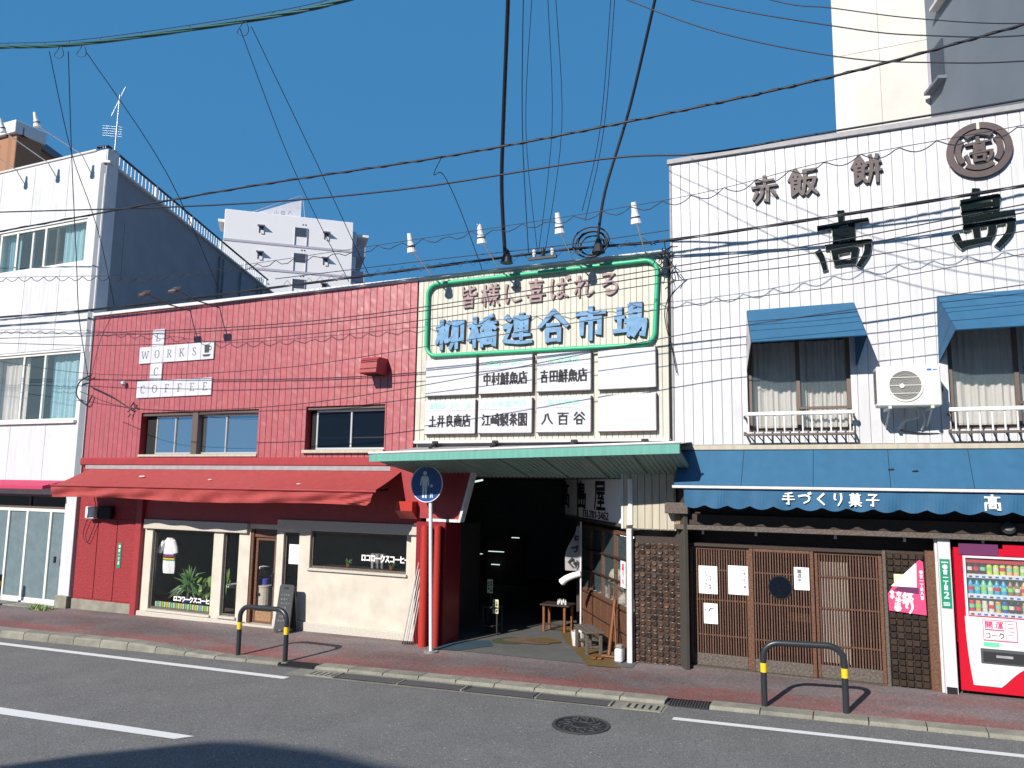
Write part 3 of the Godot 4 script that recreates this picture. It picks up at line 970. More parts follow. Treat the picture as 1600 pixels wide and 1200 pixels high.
# ------------------------------------------------------------------ white building on the left
func left_building() -> void:
	var b := thing("white_building", "white three-storey building with sliding windows at the left edge", "building", Vector3(0, 0, 0))
	var up := [-19.3, 7.52, -16.12, 8.6]
	var lo := [-19.0, 3.86, -15.95, 5.47]
	var shop := [-19.5, -0.16, -15.98, 1.88]
	obj("wall", wall_mesh([-22.0, -0.5, -15.62, 10.2], [up, lo, shop, [-19.5, 1.88, -15.98, 2.2]], -0.3, 0.0), M.white_wall, b)
	# facing panels with fine joints
	for i in 5:
		var px := -21.9 + i * 1.25
		for r in [[2.5, 3.8], [5.52, 7.45], [8.66, 10.15]]:
			bc(b, "wall_panel", Vector3(px + 0.006, r[0], -0.002), Vector3(px + 1.244, r[1], 0.012), [M.white_wall, M.white_c][i % 2], 0.004)
	bc(b, "corner_panel", Vector3(-15.95, 5.4, -0.002), Vector3(-15.63, 9.6, 0.014), M.white_c, 0.004)
	# shaded side wall that runs back at an angle
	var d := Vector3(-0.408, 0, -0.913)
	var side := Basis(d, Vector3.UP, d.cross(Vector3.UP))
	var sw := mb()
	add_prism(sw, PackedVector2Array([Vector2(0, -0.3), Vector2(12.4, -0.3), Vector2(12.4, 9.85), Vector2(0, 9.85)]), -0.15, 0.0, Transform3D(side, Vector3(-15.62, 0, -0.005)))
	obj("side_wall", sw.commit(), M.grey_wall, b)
	var coping := mb()
	add_box(coping, Vector3(-15.62, 9.87, 0) + d * 6.2, Vector3(12.5, 0.05, 0.18), 0.0, side)
	obj("coping", coping.commit(), M.trim_white, b)
	bc(b, "parapet_cap", Vector3(-22, 10.2, -0.3), Vector3(-16.0, 10.25, 0.03), M.trim_white)
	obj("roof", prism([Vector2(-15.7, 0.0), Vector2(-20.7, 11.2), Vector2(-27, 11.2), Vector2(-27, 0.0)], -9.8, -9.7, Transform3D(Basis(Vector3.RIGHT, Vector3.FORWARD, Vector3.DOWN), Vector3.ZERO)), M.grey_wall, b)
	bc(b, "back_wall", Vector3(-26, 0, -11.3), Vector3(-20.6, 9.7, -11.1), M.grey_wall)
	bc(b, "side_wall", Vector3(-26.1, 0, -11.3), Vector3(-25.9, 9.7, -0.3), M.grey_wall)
	# drain pipes and a small hood on the shaded side
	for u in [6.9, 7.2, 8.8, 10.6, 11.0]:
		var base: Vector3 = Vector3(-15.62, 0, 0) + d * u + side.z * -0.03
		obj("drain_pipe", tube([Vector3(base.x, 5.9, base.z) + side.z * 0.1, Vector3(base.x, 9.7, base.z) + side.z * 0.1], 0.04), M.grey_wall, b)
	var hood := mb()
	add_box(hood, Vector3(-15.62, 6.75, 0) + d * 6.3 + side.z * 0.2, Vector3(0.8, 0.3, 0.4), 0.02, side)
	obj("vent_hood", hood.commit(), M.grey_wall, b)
	# roof railing
	var rail := Node3D.new()
	rail.name = "roof_railing"
	b.add_child(rail)
	var p0 := Vector3(-15.75, 10.32, -0.1)
	obj("handrail", tube([Vector3(-16.05, 10.32, -0.05), p0, p0 + d * 11.9], 0.035), M.iron, rail)
	obj("bottom_rail", tube([Vector3(-16.05, 9.93, -0.05), p0 - Vector3(0, 0.39, 0), p0 - Vector3(0, 0.39, 0) + d * 11.9], 0.02), M.aluminium, rail)
	for k in 62:
		var q := p0 + d * (0.15 + k * 0.192)
		var thickp := 0.045 if k % 12 == 0 else 0.014
		obj("picket", tube([q - Vector3(0, 0.42, 0), q], thickp, 6), M.white_paint, rail)
	for k in 4:
		obj("picket", tube([Vector3(-16.04 + k * 0.08, 9.9, -0.06), Vector3(-16.04 + k * 0.08, 10.32, -0.06)], 0.013, 6), M.white_paint, rail)
	# windows with curtains
	var w1 := window(b, up, -0.06, [-18.65, -17.6], M.window_white, M.pane_clear, 0.07)
	bc(w1, "sash", Vector3(-18.15, 7.6, -0.12), Vector3(-18.08, 8.52, -0.07), M.window_white)
	bc(w1, "sash", Vector3(-17.25, 7.6, -0.12), Vector3(-17.19, 8.52, -0.07), M.bronze)
	room(b, "room_lining", Vector3(-19.5, 7.4, -0.85), Vector3(-16.08, 8.7, -0.3), M.interior)
	curtain(b, -17.15, -16.2, 7.55, 8.55, -0.22, M.curtain_blue)
	curtain(b, -19.3, -18.72, 7.55, 8.55, -0.22, M.curtain_blue)
	var w2 := window(b, lo, -0.06, [-17.95, -17.2], M.window_white, M.pane_clear, 0.06)
	bc(w2, "sill", Vector3(-19.0, 3.80, -0.05), Vector3(-15.9, 3.87, 0.08), M.window_white)
	room(b, "room_lining", Vector3(-19.2, 3.7, -0.85), Vector3(-15.95, 5.6, -0.3), M.interior)
	curtain(b, -17.18, -16.0, 3.9, 5.43, -0.25, M.curtain_blue)
	curtain(b, -19.0, -18.0, 3.9, 5.43, -0.25, M.curtain)
	# shop front: glass doors under a transom and a magenta awning
	room(b, "room_lining", Vector3(-19.6, -0.3, -0.85), Vector3(-15.97, 2.25, -0.3), M.interior)
	window(b, shop, -0.08, [-18.0, -17.35, -16.55], M.window_white, M.pane_frost, 0.07, "shop_window")
	window(b, [-19.5, 1.88, -15.98, 2.2], -0.08, [-17.3], M.bronze, M.pane_dark, 0.05, "transom")
	bc(b, "door_handle", Vector3(-16.2, 0.72, 0.0), Vector3(-16.16, 0.86, 0.05), M.iron)
	obj("awning", profile_x([Vector2(0.0, 2.52), Vector2(0.55, 2.40), Vector2(0.55, 2.33), Vector2(0.0, 2.38)], -20.0, -16.05), M.magenta, b)
	bc(b, "doorstep", Vector3(-19.6, -0.5, 0.005), Vector3(-15.75, -0.19, 0.35), M.concrete)
	bc(b, "corner_post", Vector3(-15.95, -0.4, 0.003), Vector3(-15.6, 2.3, 0.06), M.white_c)
	bc(b, "post_foot", Vector3(-15.93, -0.5, 0.01), Vector3(-15.55, 0.06, 0.14), M.concrete)
	# sign lamps leaning out from the parapet
	for e in [[-17.62, 10.49], [-16.41, 10.40], [-18.8, 10.5]]:
		var lamp := Node3D.new()
		lamp.name = numbered(b, "sign_lamp")
		b.add_child(lamp, true)
		flood_lamp(lamp, Vector3(e[0], e[1], 1.2), Vector3(e[0] - 0.1, 10.2, 0.0))
	# television aerial
	var an := thing("television_aerial", "thin television aerial on the roof corner of the white building", "aerial", Vector3(-15.8, 10.2, -0.3))
	obj("mast", tube([Vector3(0, -0.4, 0), Vector3(0.02, 1.5, 0)], 0.016), M.aluminium, an)
	obj("boom", tube([Vector3(-0.08, 0.95, 0.1), Vector3(0.06, 1.75, -0.1)], 0.01), M.aluminium, an)
	for k in 15:
		var t := k / 14.0
		var c := Vector3(-0.08, 0.95, 0.1).lerp(Vector3(0.06, 1.75, -0.1), t)
		obj("element", tube([c - Vector3(0.17, -0.03, 0.1) * (1.1 - 0.5 * t), c + Vector3(0.17, -0.03, 0.1) * (1.1 - 0.5 * t)], 0.005, 5), M.aluminium, an)
	for k in 5:
		obj("element", tube([Vector3(-0.32, 0.5 + k * 0.06, 0.12), Vector3(0.12, 0.46 + k * 0.06, -0.06)], 0.005, 5), M.aluminium, an)

func flood_lamp(parent: Node, head: Vector3, foot: Vector3) -> void:
	obj("arm", tube([foot, head - Vector3(0, 0.02, 0.03)], 0.012, 6), M.aluminium, parent)
	var o := obj("lamp_head", lathe([[0.0, 0.27], [0.038, 0.265], [0.05, 0.11], [0.063, 0.055], [0.078, -0.035], [0.082, -0.05], [0.07, -0.045], [0.0, -0.025]], 14), M.white_paint, parent, head)
	o.rotation = Vector3(0.25, 0, 0.05)
	var g := obj("lamp_collar", lathe([[0.066, 0.05], [0.071, 0.05], [0.072, 0.03], [0.066, 0.03]], 14), M.iron, parent, head)
	g.rotation = o.rotation

# a hanging curtain with folds
func curtain(parent: Node, x0: float, x1: float, y0: float, y1: float, z: float, m: Material) -> void:
	var st := mb()
	var n := 30
	for i in n:
		var xa := lerpf(x0, x1, float(i) / n)
		var xb := lerpf(x0, x1, float(i + 1) / n)
		var za := z + sin(i * 1.9) * 0.02 + sin(i * 0.7) * 0.015
		var zb := z + sin((i + 1) * 1.9) * 0.02 + sin((i + 1) * 0.7) * 0.015
		quad(st, Vector3(xa, y0, za), Vector3(xb, y0, zb), Vector3(xb, y1, zb), Vector3(xa, y1, za))
		quad(st, Vector3(xb, y0, zb - 0.004), Vector3(xa, y0, za - 0.004), Vector3(xa, y1, za - 0.004), Vector3(xb, y1, zb - 0.004))
	obj("curtain", st.commit(), m, parent)

# ------------------------------------------------------------------ red cafe building
func cafe() -> void:
	var b := thing("cafe_building", "red metal-clad two-storey cafe building with long red awning", "building")
	var w1 := [-13.86, 3.08, -10.66, 3.97]
	var w2 := [-9.5, 3.15, -7.73, 3.98]
	var reds := [M.red_a, M.red_b, M.red_c, M.red_a, M.red_b]
	obj("wall", wall_mesh([-15.55, 2.3, -7.12, 6.2], [w1, w2], -0.25, 0.0), M.red_flat, b)
	cladding(b, [-15.54, 3.02, -7.12, 6.2], [w1, w2], 0.145, 0.0, reds, 0.007)
	bc(b, "roof_trim", Vector3(-15.6, 6.2, -0.25), Vector3(-7.12, 6.27, 0.06), M.trim_white)
	bc(b, "roof", Vector3(-15.6, 6.0, -9), Vector3(-7.1, 6.15, -0.25), M.trim_grey)
	bc(b, "back_wall", Vector3(-15.6, -0.3, -9.1), Vector3(-7.1, 6.0, -9.0), M.trim_grey)
	bc(b, "side_wall", Vector3(-15.58, -0.4, -9), Vector3(-15.45, 6.0, -0.26), M.trim_grey)
	bc(b, "ledge", Vector3(-15.55, 2.86, 0.0), Vector3(-7.6, 3.02, 0.10), M.red_flat, 0.02)
	room(b, "room_lining", Vector3(-15.3, 2.9, -3.0), Vector3(-7.2, 4.4, -0.25), M.interior)
	# upper windows, set back in the cladding
	var u1 := window(b, [-13.55, 3.10, -10.7, 3.90], -0.14, [-13.0, -12.35, -11.6], M.aluminium, M.pane_mirror, 0.035)
	bc(u1, "post", Vector3(-12.42, 3.09, -0.16), Vector3(-12.26, 3.96, 0.0), M.bronze)
	bc(u1, "head", Vector3(-13.86, 3.90, -0.2), Vector3(-10.66, 3.965, -0.02), M.bronze)
	bc(u1, "jamb", Vector3(-13.85, 3.09, -0.2), Vector3(-13.56, 3.9, -0.13), M.black)
	bc(u1, "sill", Vector3(-13.86, 3.04, -0.15), Vector3(-10.64, 3.09, 0.05), M.beige)
	var u2 := window(b, [-9.35, 3.17, -7.75, 3.92], -0.14, [-8.55], M.aluminium, M.pane_dark, 0.04)
	bc(u2, "cross_bar", Vector3(-9.33, 3.38, -0.17), Vector3(-7.77, 3.41, -0.15), M.aluminium)
	bc(u2, "head", Vector3(-9.5, 3.92, -0.2), Vector3(-7.73, 3.975, -0.02), M.bronze)
	bc(u2, "jamb", Vector3(-9.49, 3.16, -0.2), Vector3(-9.36, 3.92, -0.13), M.black)
	bc(u2, "sill", Vector3(-9.52, 3.10, -0.15), Vector3(-7.7, 3.16, 0.09), M.beige)
	# vent hood
	var vh := profile_x([Vector2(0.02, 4.80), Vector2(0.30, 4.80), Vector2(0.37, 4.74), Vector2(0.40, 4.52), Vector2(0.38, 4.50), Vector2(0.02, 4.50)], -8.05, -7.70)
	obj("vent_hood", vh, M.red_flat, b)
	bc(b, "vent_mouth", Vector3(-8.02, 4.494, 0.05), Vector3(-7.73, 4.499, 0.36), M.black, 0.0)
	# sign tiles: LOCO down, WORKS and COFFEE across
	var tw := 0.355
	var spots := []
	for i in 6:
		spots.append([Vector3(-13.85 + i * tw, 5.21, 0.04), "WORKS"[i] if i < 5 else ""])
		spots.append([Vector3(-13.85 + i * tw, 4.47, 0.04), "COFFEE"[i]])
	spots.append([Vector3(-13.85 + tw, 5.575, 0.04), "L"])
	spots.append([Vector3(-13.85 + tw, 4.84, 0.04), "C"])
	for s in spots:
		var p: Vector3 = s[0]
		var t := bx(b, "sign_tile", p, Vector3(tw - 0.008, 0.358, 0.03), M.board_white, 0.003)
		if s[1] != "":
			var o := latin(t, "letter", s[1], Vector3(0, 0, 0.016), 0.17, 0.004, M.grey_ink, true)
			o.scale = Vector3(0.95, 1, 1)
		else:
			var cup := mb()
			add_prism(cup, PackedVector2Array([Vector2(-0.07, 0.1), Vector2(0.07, 0.1), Vector2(0.06, -0.06), Vector2(-0.06, -0.06)]), 0.0, 0.006)
			obj("cup_mark", cup.commit(), M.chalk, t, Vector3(-0.01, 0.02, 0.014))
			var hd := obj("cup_handle", ring_mesh(0.025, 0.038, 0.005, 14), M.chalk, t, Vector3(0.075, 0.05, 0.014))
			hd.scale = Vector3(1, 1.3, 1)
			var sc := mb()
			add_prism(sc, PackedVector2Array([Vector2(-0.12, -0.055), Vector2(0.11, -0.055), Vector2(0.07, -0.10), Vector2(-0.08, -0.10)]), 0.0, 0.005)
			obj("saucer_mark", sc.commit(), M.chalk, t, Vector3(-0.01, -0.02, 0.014))
	# lamps that light the sign tiles
	for e in [-12.71, -11.9]:
		var l := Node3D.new()
		l.name = numbered(b, "sign_lamp")
		b.add_child(l, true)
		var head := Vector3(e, 6.22, 1.15)
		obj("arm", tube([Vector3(e + 0.05, 6.1, 0.02), Vector3(e + 0.02, 6.12, 0.6), head], 0.014, 6), M.bronze, l)
		var hb := bx(l, "lamp_head", head - Vector3(0, 0.03, 0), Vector3(0.20, 0.07, 0.14), M.bronze, 0.02)
		hb.rotation.x = 0.5
		obj("lamp_bracket", tube([head + Vector3(-0.11, -0.03, 0), head + Vector3(-0.09, 0.06, -0.08), head + Vector3(0.09, 0.06, -0.08), head + Vector3(0.11, -0.03, 0)], 0.007, 5), M.bronze, l)
	# small round fitting and wire anchor on the cladding
	var ball := obj("round_fitting", lathe([[0.0, 0.06], [0.045, 0.045], [0.065, 0.0], [0.045, -0.045], [0.0, -0.06]], 14), M.aluminium, b, Vector3(-14.4, 4.62, 0.09))
	ball.rotation.x = 0.4
	var anchor := mb()
	for k in 7:
		var a := Vector3(-14.08, 4.04, 0.06) + Vector3(rng.randf_range(-0.07, 0.07), rng.randf_range(-0.09, 0.09), rng.randf_range(0, 0.06))
		add_tube(anchor, [a, a + Vector3(rng.randf_range(-0.1, 0.1), rng.randf_range(-0.1, 0.1), rng.randf_range(-0.03, 0.06))], 0.012, 5)
	obj("wire_anchor", anchor.commit(), M.cable, b)
	# left bay: rough red wall on a concrete foot, with a meter
	obj("lower_wall", wall_mesh([-15.5, 0.02, -13.62, 2.86], [], -0.25, 0.03), M.red_stucco, b)
	for k in 3:
		bc(b, "wall_panel", Vector3(-15.44 + k * 0.58, 0.05, 0.031), Vector3(-14.88 + k * 0.58, 1.72, 0.045), M.red_stucco, 0.004)
	bc(b, "wall_foot", Vector3(-15.5, -0.5, -0.2), Vector3(-13.62, 0.02, 0.06), M.concrete)
	bc(b, "red_post", Vector3(-13.70, -0.4, -0.2), Vector3(-13.54, 2.2, 0.10), M.red_flat)
	obj("header", wall_mesh([-13.54, 1.75, -6.9, 2.86], [], -0.25, 0.02), M.red_flat, b)
	bc(b, "power_meter", Vector3(-15.1, 1.72, 0.05), Vector3(-14.82, 1.98, 0.22), M.trim_white, 0.02)
	bc(b, "meter_hood", Vector3(-14.8, 1.72, 0.05), Vector3(-14.4, 1.99, 0.16), M.black, 0.02)
	obj("meter_cable", tube(curve([Vector3(-15.1, 1.75, 0.12), Vector3(-15.25, 1.4, 0.1), Vector3(-15.1, 1.22, 0.1), Vector3(-14.95, 1.5, 0.1), Vector3(-14.85, 1.75, 0.1)]), 0.008, 5), M.cable, b)
	var plate := bx(b, "address_plate", Vector3(-14.16, 0.98, 0.052), Vector3(0.10, 0.52, 0.01), M.green_plate, 0.003)
	letters(plate, "春吉一丁目", Vector3(0, 0.19, 0.005), Vector3(0, -0.085, 0), 0.06, 0.06, 0.008, 0.002, M.paper, false)
	# red canvas awning: sloping top and a hanging, crumpled valance
	obj("awning_box", profile_x([Vector2(0.03, 2.78), Vector2(0.14, 2.78), Vector2(0.14, 2.86), Vector2(0.03, 2.86)], -15.3, -7.5), M.trim_grey, b)
	var aw := mb()
	var nx := 60
	var top := func(u: float, v: float) -> Vector3:
		var xx := lerpf(-15.20, -7.27, u)
		var edge: float = pow(abs(u * 2.0 - 1.0), 16.0)
		return Vector3(xx - 0.03 * v * (u * 2.0 - 1.0), lerpf(2.80, 2.43, v) - 0.015 * sin(v * PI) + 0.006 * sin(u * 47.0) * v, lerpf(0.08, 0.95, v) - 0.03 * edge * v)
	for i in nx:
		for j in 6:
			var q := []
			for c in [[0, 0], [0, 1], [1, 1], [1, 0]]:
				q.append(top.call(float(i + c[0]) / nx, float(j + c[1]) / 6.0))
			quad(aw, q[0], q[1], q[2], q[3])
			var dd := Vector3(0, -0.006, -0.003)
			quad(aw, q[3] + dd, q[2] + dd, q[1] + dd, q[0] + dd)
	obj("awning_canvas", aw.commit(), M.red_canvas, b)
	obj("awning_bar", tube([Vector3(-15.22, 2.425, 0.95), Vector3(-7.23, 2.425, 0.95)], 0.022, 8), M.red_flat, b)
	var va := mb()
	var hang := func(u: float, v: float) -> Vector3:
		var xx := lerpf(-15.21, -7.29, u)
		var fold := 0.024 * sin(u * 61.0 + v * 3.0) + 0.022 * sin(u * 23.0 + v * 5.0) + 0.012 * sin(v * 7.0 + u * 14.0) + 0.05 * smoothstep(0.86, 1.0, u) * sin(v * 9.0 + u * 80.0)
		return Vector3(xx - 0.10 * v * smoothstep(0.9, 1.0, u), 2.42 - v * (0.235 - 0.02 * sin(u * 9.0)), 0.945 + fold * v - 0.03 * v)
	for i in 150:
		for j in 7:
			var q := []
			for c in [[0, 0], [0, 1], [1, 1], [1, 0]]:
				q.append(hang.call((i + c[0]) / 150.0, (j + c[1]) / 7.0))
			quad(va, q[0], q[1], q[2], q[3])
			var dd := Vector3(0, 0, -0.005)
			quad(va, q[3] + dd, q[2] + dd, q[1] + dd, q[0] + dd)
	obj("awning_valance", va.commit(), M.red_canvas, b)
	for e in [[-13.1, 2.62, 0.54, 0.05], [-11.2, 2.575, 0.63, 0.03], [-9.0, 2.52, 0.75, 0.03]]:
		var tr := bx(b, "awning_patch", Vector3(e[0], e[1] + 0.012, e[2]), Vector3(e[3] * 2.2, 0.004, e[3]), M.trim_white, 0.0)
		tr.rotation = Vector3(0.4, 0.3, 0)
	for xx in [-15.2, -11.4, -7.6]:
		obj("awning_arm", tube([Vector3(xx, 2.45, 0.05), Vector3(xx, 2.42, 0.93)], 0.015, 6), M.iron, b)
	# cream shop front with openings
	var A := [-13.30, -0.03, -11.63, 1.56]
	var Bw := [-11.38, -0.02, -10.98, 1.57]
	var D := [-10.70, -0.3, -10.06, 1.66]
	var Dw := [-9.90, -0.02, -9.53, 1.62]
	var Cw := [-9.28, 1.0, -7.2, 1.67]
	obj("shop_front", wall_mesh([-13.54, -0.4, -6.93, 1.75], [A, Bw, D, Dw, Cw], -0.14, 0.0), M.cream_wall, b)
	bc(b, "header_board", Vector3(-13.5, 1.57, 0.0), Vector3(-10.74, 1.76, 0.07), M.cream_frame)
	bc(b, "header_board", Vector3(-10.02, 1.68, 0.0), Vector3(-6.93, 1.86, 0.06), M.cream_frame)
	bc(b, "base_board", Vector3(-13.52, -0.5, 0.0), Vector3(-10.72, -0.08, 0.09), M.cream_frame, 0.01)
	bc(b, "base_board", Vector3(-10.04, -0.5, 0.0), Vector3(-6.95, 0.03, 0.05), M.cream_frame, 0.01)
	bc(b, "door_step", Vector3(-10.8, -0.5, -0.3), Vector3(-9.95, -0.10, 0.10), M.cream_frame, 0.01)
	for o in [[A, []], [Bw, []], [Dw, []], [Cw, []]]:
		var w := window(b, o[0], -0.08, o[1], M.wood_grey, M.pane, 0.035, "shop_window")
		var r: Array = o[0]
		bc(w, "sill", Vector3(r[0] - 0.03, r[1] - 0.045, -0.03), Vector3(r[2] + 0.03, r[1], 0.045), M.cream_frame)
	# recessed door with wooden jambs
	bc(b, "door_jamb", Vector3(-10.70, -0.2, -0.16), Vector3(-10.64, 1.66, -0.02), M.wood)
	bc(b, "door_jamb", Vector3(-10.11, -0.2, -0.16), Vector3(-10.06, 1.66, -0.02), M.wood_grey)
	bc(b, "door_head", Vector3(-10.64, 1.5, -0.16), Vector3(-10.11, 1.66, -0.05), M.wood)
	var dr := window(b, [-10.63, -0.12, -10.12, 1.5], -0.11, [], M.wood, M.pane, 0.06, "door")
	bc(dr, "kick_board", Vector3(-10.57, -0.06, -0.13), Vector3(-10.18, 0.12, -0.08), M.wood_light)
	bc(dr, "handle", Vector3(-10.17, 0.6, -0.08), Vector3(-10.15, 0.85, -0.04), M.iron)
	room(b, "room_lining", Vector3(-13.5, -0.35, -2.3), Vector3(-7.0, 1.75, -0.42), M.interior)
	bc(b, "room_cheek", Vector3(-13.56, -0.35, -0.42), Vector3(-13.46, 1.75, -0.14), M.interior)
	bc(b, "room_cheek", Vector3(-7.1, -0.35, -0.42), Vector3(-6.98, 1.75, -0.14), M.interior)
	bc(b, "window_shelf", Vector3(-13.3, -0.15, -0.75), Vector3(-11.45, -0.02, -0.14), M.wood_grey)
	# katakana on the glass
	letters(b, "ロコワークスコーヒー", Vector3(-12.62, 0.205, -0.066), Vector3(0.108, 0, 0), 0.095, 0.10, 0.022, 0.003, M.paper, false)
	letters(b, "ロコロークスコーヒー", Vector3(-8.13, 1.235, -0.066), Vector3(0.101, 0, 0), 0.09, 0.12, 0.022, 0.003, M.paper, false)
	# red fascia beside the market entrance, with a pale edge, and the beam end under it
	var f := mb()
	add_prism(f, PackedVector2Array([Vector2(-7.5, 1.98), Vector2(-6.12, 1.98), Vector2(-5.87, 2.85), Vector2(-7.5, 2.85)]), 0.03, 0.14)
	obj("fascia", f.commit(), M.red_flat, b)
	var e1 := mb()
	add_prism(e1, PackedVector2Array([Vector2(-6.12, 1.93), Vector2(-6.075, 1.93), Vector2(-5.82, 2.85), Vector2(-5.865, 2.85)]), 0.02, 0.17)
	add_prism(e1, PackedVector2Array([Vector2(-6.72, 1.93), Vector2(-6.125, 1.93), Vector2(-6.117, 1.978), Vector2(-6.72, 1.978)]), 0.02, 0.17)
	obj("fascia_edge", e1.commit(), M.trim_white, b)
	obj("beam_end", profile_x([Vector2(0.142, 1.96), Vector2(0.32, 2.10), Vector2(0.32, 2.26), Vector2(0.142, 2.26)], -7.26, -6.92), M.red_pole, b)
	# entrance pier: round red posts before a ribbed wine-red wall
	for p in [[-6.66, 0.30, 0.072], [-6.44, 0.26, 0.06]]:
		obj("red_post", tube([Vector3(p[0], -0.4, p[1]), Vector3(p[0], 1.87, p[1])], p[2], 14), M.red_pole, b)
	bc(b, "pier", Vector3(-6.92, -0.4, -0.4), Vector3(-6.35, 1.92, 0.16), M.red_tile)
	for k in 30:
		bc(b, "pier_tile", Vector3(-6.60, -0.12 + k * 0.066, 0.162), Vector3(-6.36, -0.064 + k * 0.066, 0.178), M.red_tile, 0.004)

# ------------------------------------------------------------------ market entrance
func market() -> void:
	var b := thing("market_building", "cream-clad market entrance with large Japanese sign above a dark arcade", "building")
	obj("wall", wall_mesh([-7.1, 3.28, -2.56, 6.2], [], -0.25, -0.002), M.cream_b, b)
	cladding(b, [-7.1, 3.3, -2.58, 6.22], [], 0.1, 0.0, [M.cream_a, M.cream_b, M.cream_a], 0.005, 0.012)
	bc(b, "roof_trim", Vector3(-7.1, 6.22, -0.25), Vector3(-2.57, 6.27, 0.05), M.trim_white)
	bc(b, "corner_trim", Vector3(-2.575, 3.3, -0.02), Vector3(-2.535, 6.22, 0.03), M.black)
	bc(b, "roof", Vector3(-7.1, 6.0, -26), Vector3(-2.6, 6.15, -0.25), M.trim_grey)
	bc(b, "bottom_trim", Vector3(-7.1, 3.26, 0.0), Vector3(-2.58, 3.31, 0.05), M.trim_white)
	# rounded green neon-tube frame
	var fr := []
	var R := 0.2
	for c in [[-2.93, 5.92, 0.0], [-6.68, 5.90, PI / 2], [-6.68, 5.0, PI], [-2.98, 4.97, PI * 1.5]]:
		for k in 7:
			var a: float = c[2] + PI / 2 * k / 6.0
			fr.append(Vector3(c[0] + cos(a) * R, c[1] + sin(a) * R, 0.07))
	fr.append(fr[0])
	fr.append(fr[1])
	var fm := mb()
	add_tube(fm, fr, 0.035, 8)
	obj("sign_frame", fm.commit(), M.green_frame, b)
	# raised letters: coloured faces on weathered sides
	for i in 7:
		var p := Vector3(-6.07 + i * 0.4233, 5.81, 0.022)
		obj("letter", glyph("皆様に喜ばれる"[i], 0.36, 0.38, 0.040, 0.03), M.mauve_letter, b, p)
	for i in 6:
		var p := Vector3(-6.42 + i * 0.648, 5.17, 0.022)
		var back := obj("letter", glyph("柳橋連合市場"[i], 0.54, 0.53, 0.092, 0.035), M.letter_side, b, p)
		obj("letter_face", glyph("柳橋連合市場"[i], 0.54, 0.53, 0.08, 0.006), M.blue_letter, back, Vector3(0, 0, 0.0425))
	# stall name boards
	var xs := [-6.86, -5.82, -4.75, -3.70]
	var rows := [[4.09, 4.72], [3.42, 4.0]]
	var names := [["", "中村鮮魚店", "吉田鮮魚店", ""], ["土井良商店", "江崎製茶園", "八百谷", ""]]
	var tops := [["", "新鮮な食材", "高級鮮魚", ""], ["高級食品・玉子・一品", "八女茶直売店", "高級菁菜", ""]]
	for r in 2:
		for c in 4:
			var w := 0.985 if c < 2 else 0.93
			var y0: float = rows[r][0]
			var y1: float = rows[r][1]
			var bd := bx(b, "name_board", Vector3(xs[c] + w / 2, (y0 + y1) / 2, 0.055), Vector3(w, y1 - y0, 0.065), M.board_white, 0.006)
			bd.rotation.z = rng.randf_range(-0.006, 0.006)
			bc(bd, "board_foot", Vector3(-w / 2 - 0.004, -(y1 - y0) / 2 - 0.012, -0.03), Vector3(w / 2 + 0.004, -(y1 - y0) / 2 - 0.001, 0.036), M.rust if (r + c) % 3 == 1 else M.bronze, 0.003)
			bc(bd, "board_side", Vector3(w / 2 + 0.001, -(y1 - y0) / 2, -0.03), Vector3(w / 2 + 0.012, (y1 - y0) / 2, 0.034), M.bronze, 0.003)
			var t: String = names[r][c]
			if t != "":
				var step: float = 0.83 / t.length()
				var gw: float = min(step * 0.94, 0.2)
				letters(bd, t, Vector3(-step * (t.length() - 1) / 2.0, -0.07, 0.033), Vector3(step, 0, 0), gw, 0.205, 0.031, 0.003, M.ink)
				var u: String = tops[r][c]
				var s2: float = min(0.145, 0.8 / u.length())
				letters(bd, u, Vector3(-s2 * (u.length() - 1) / 2.0, 0.2, 0.033), Vector3(s2, 0, 0), s2 * 0.86, 0.10, 0.012, 0.002, M.mint_ink, false)
				bc(bd, "board_seam", Vector3(-w / 2 + 0.01, 0.108, 0.0326), Vector3(w / 2 - 0.01, 0.112, 0.0345), M.trim_grey, 0.0)
	# flood lamps above the sign
	for e in [-6.73, -5.41, -4.06, -2.85]:
		var l := Node3D.new()
		l.name = numbered(b, "sign_lamp")
		b.add_child(l, true)
		flood_lamp(l, Vector3(e, 6.50, 0.9), Vector3(e - 0.08, 6.25, 0.0))
	# canopy: mint fascia, ribbed soffit, dark top and struts
	var cl := Vector3(-7.05, 2.96, 1.45)
	var cr := Vector3(-2.22, 3.09, 1.05)
	var fa := mb()
	var dirc := (cr - cl).normalized()
	quad(fa, cl + Vector3(0, -0.06, 0), cr + Vector3(0, -0.06, 0), cr + Vector3(0, 0.07, 0.0), cl + Vector3(0, 0.05, 0))
	quad(fa, cl + Vector3(0, 0.05, 0), cr + Vector3(0, 0.07, 0), cr + Vector3(0, 0.07, -0.06), cl + Vector3(0, 0.05, -0.06))
	quad(fa, cl + Vector3(0, -0.06, -0.06), cr + Vector3(0, -0.06, -0.06), cr + Vector3(0, -0.06, 0), cl + Vector3(0, -0.06, 0))
	quad(fa, cr + Vector3(0, -0.06, 0), cr + Vector3(0, -0.06, -0.06), cr + Vector3(0, 0.07, -0.06), cr + Vector3(0, 0.07, 0))
	quad(fa, cl + Vector3(0, -0.06, -0.06), cl + Vector3(0, -0.06, 0), cl + Vector3(0, 0.05, 0), cl + Vector3(0, 0.05, -0.06))
	quad(fa, cr + Vector3(0, -0.06, -0.06), cl + Vector3(0, -0.06, -0.06), cl + Vector3(0, 0.05, -0.06), cr + Vector3(0, 0.07, -0.06))
	obj("canopy_fascia", fa.commit(), M.green_fascia, b)
	obj("canopy_edge", tube([cl + Vector3(-0.02, 0.075, -0.01), cr + Vector3(0.02, 0.095, -0.01)], 0.022, 6), M.trim_white, b)
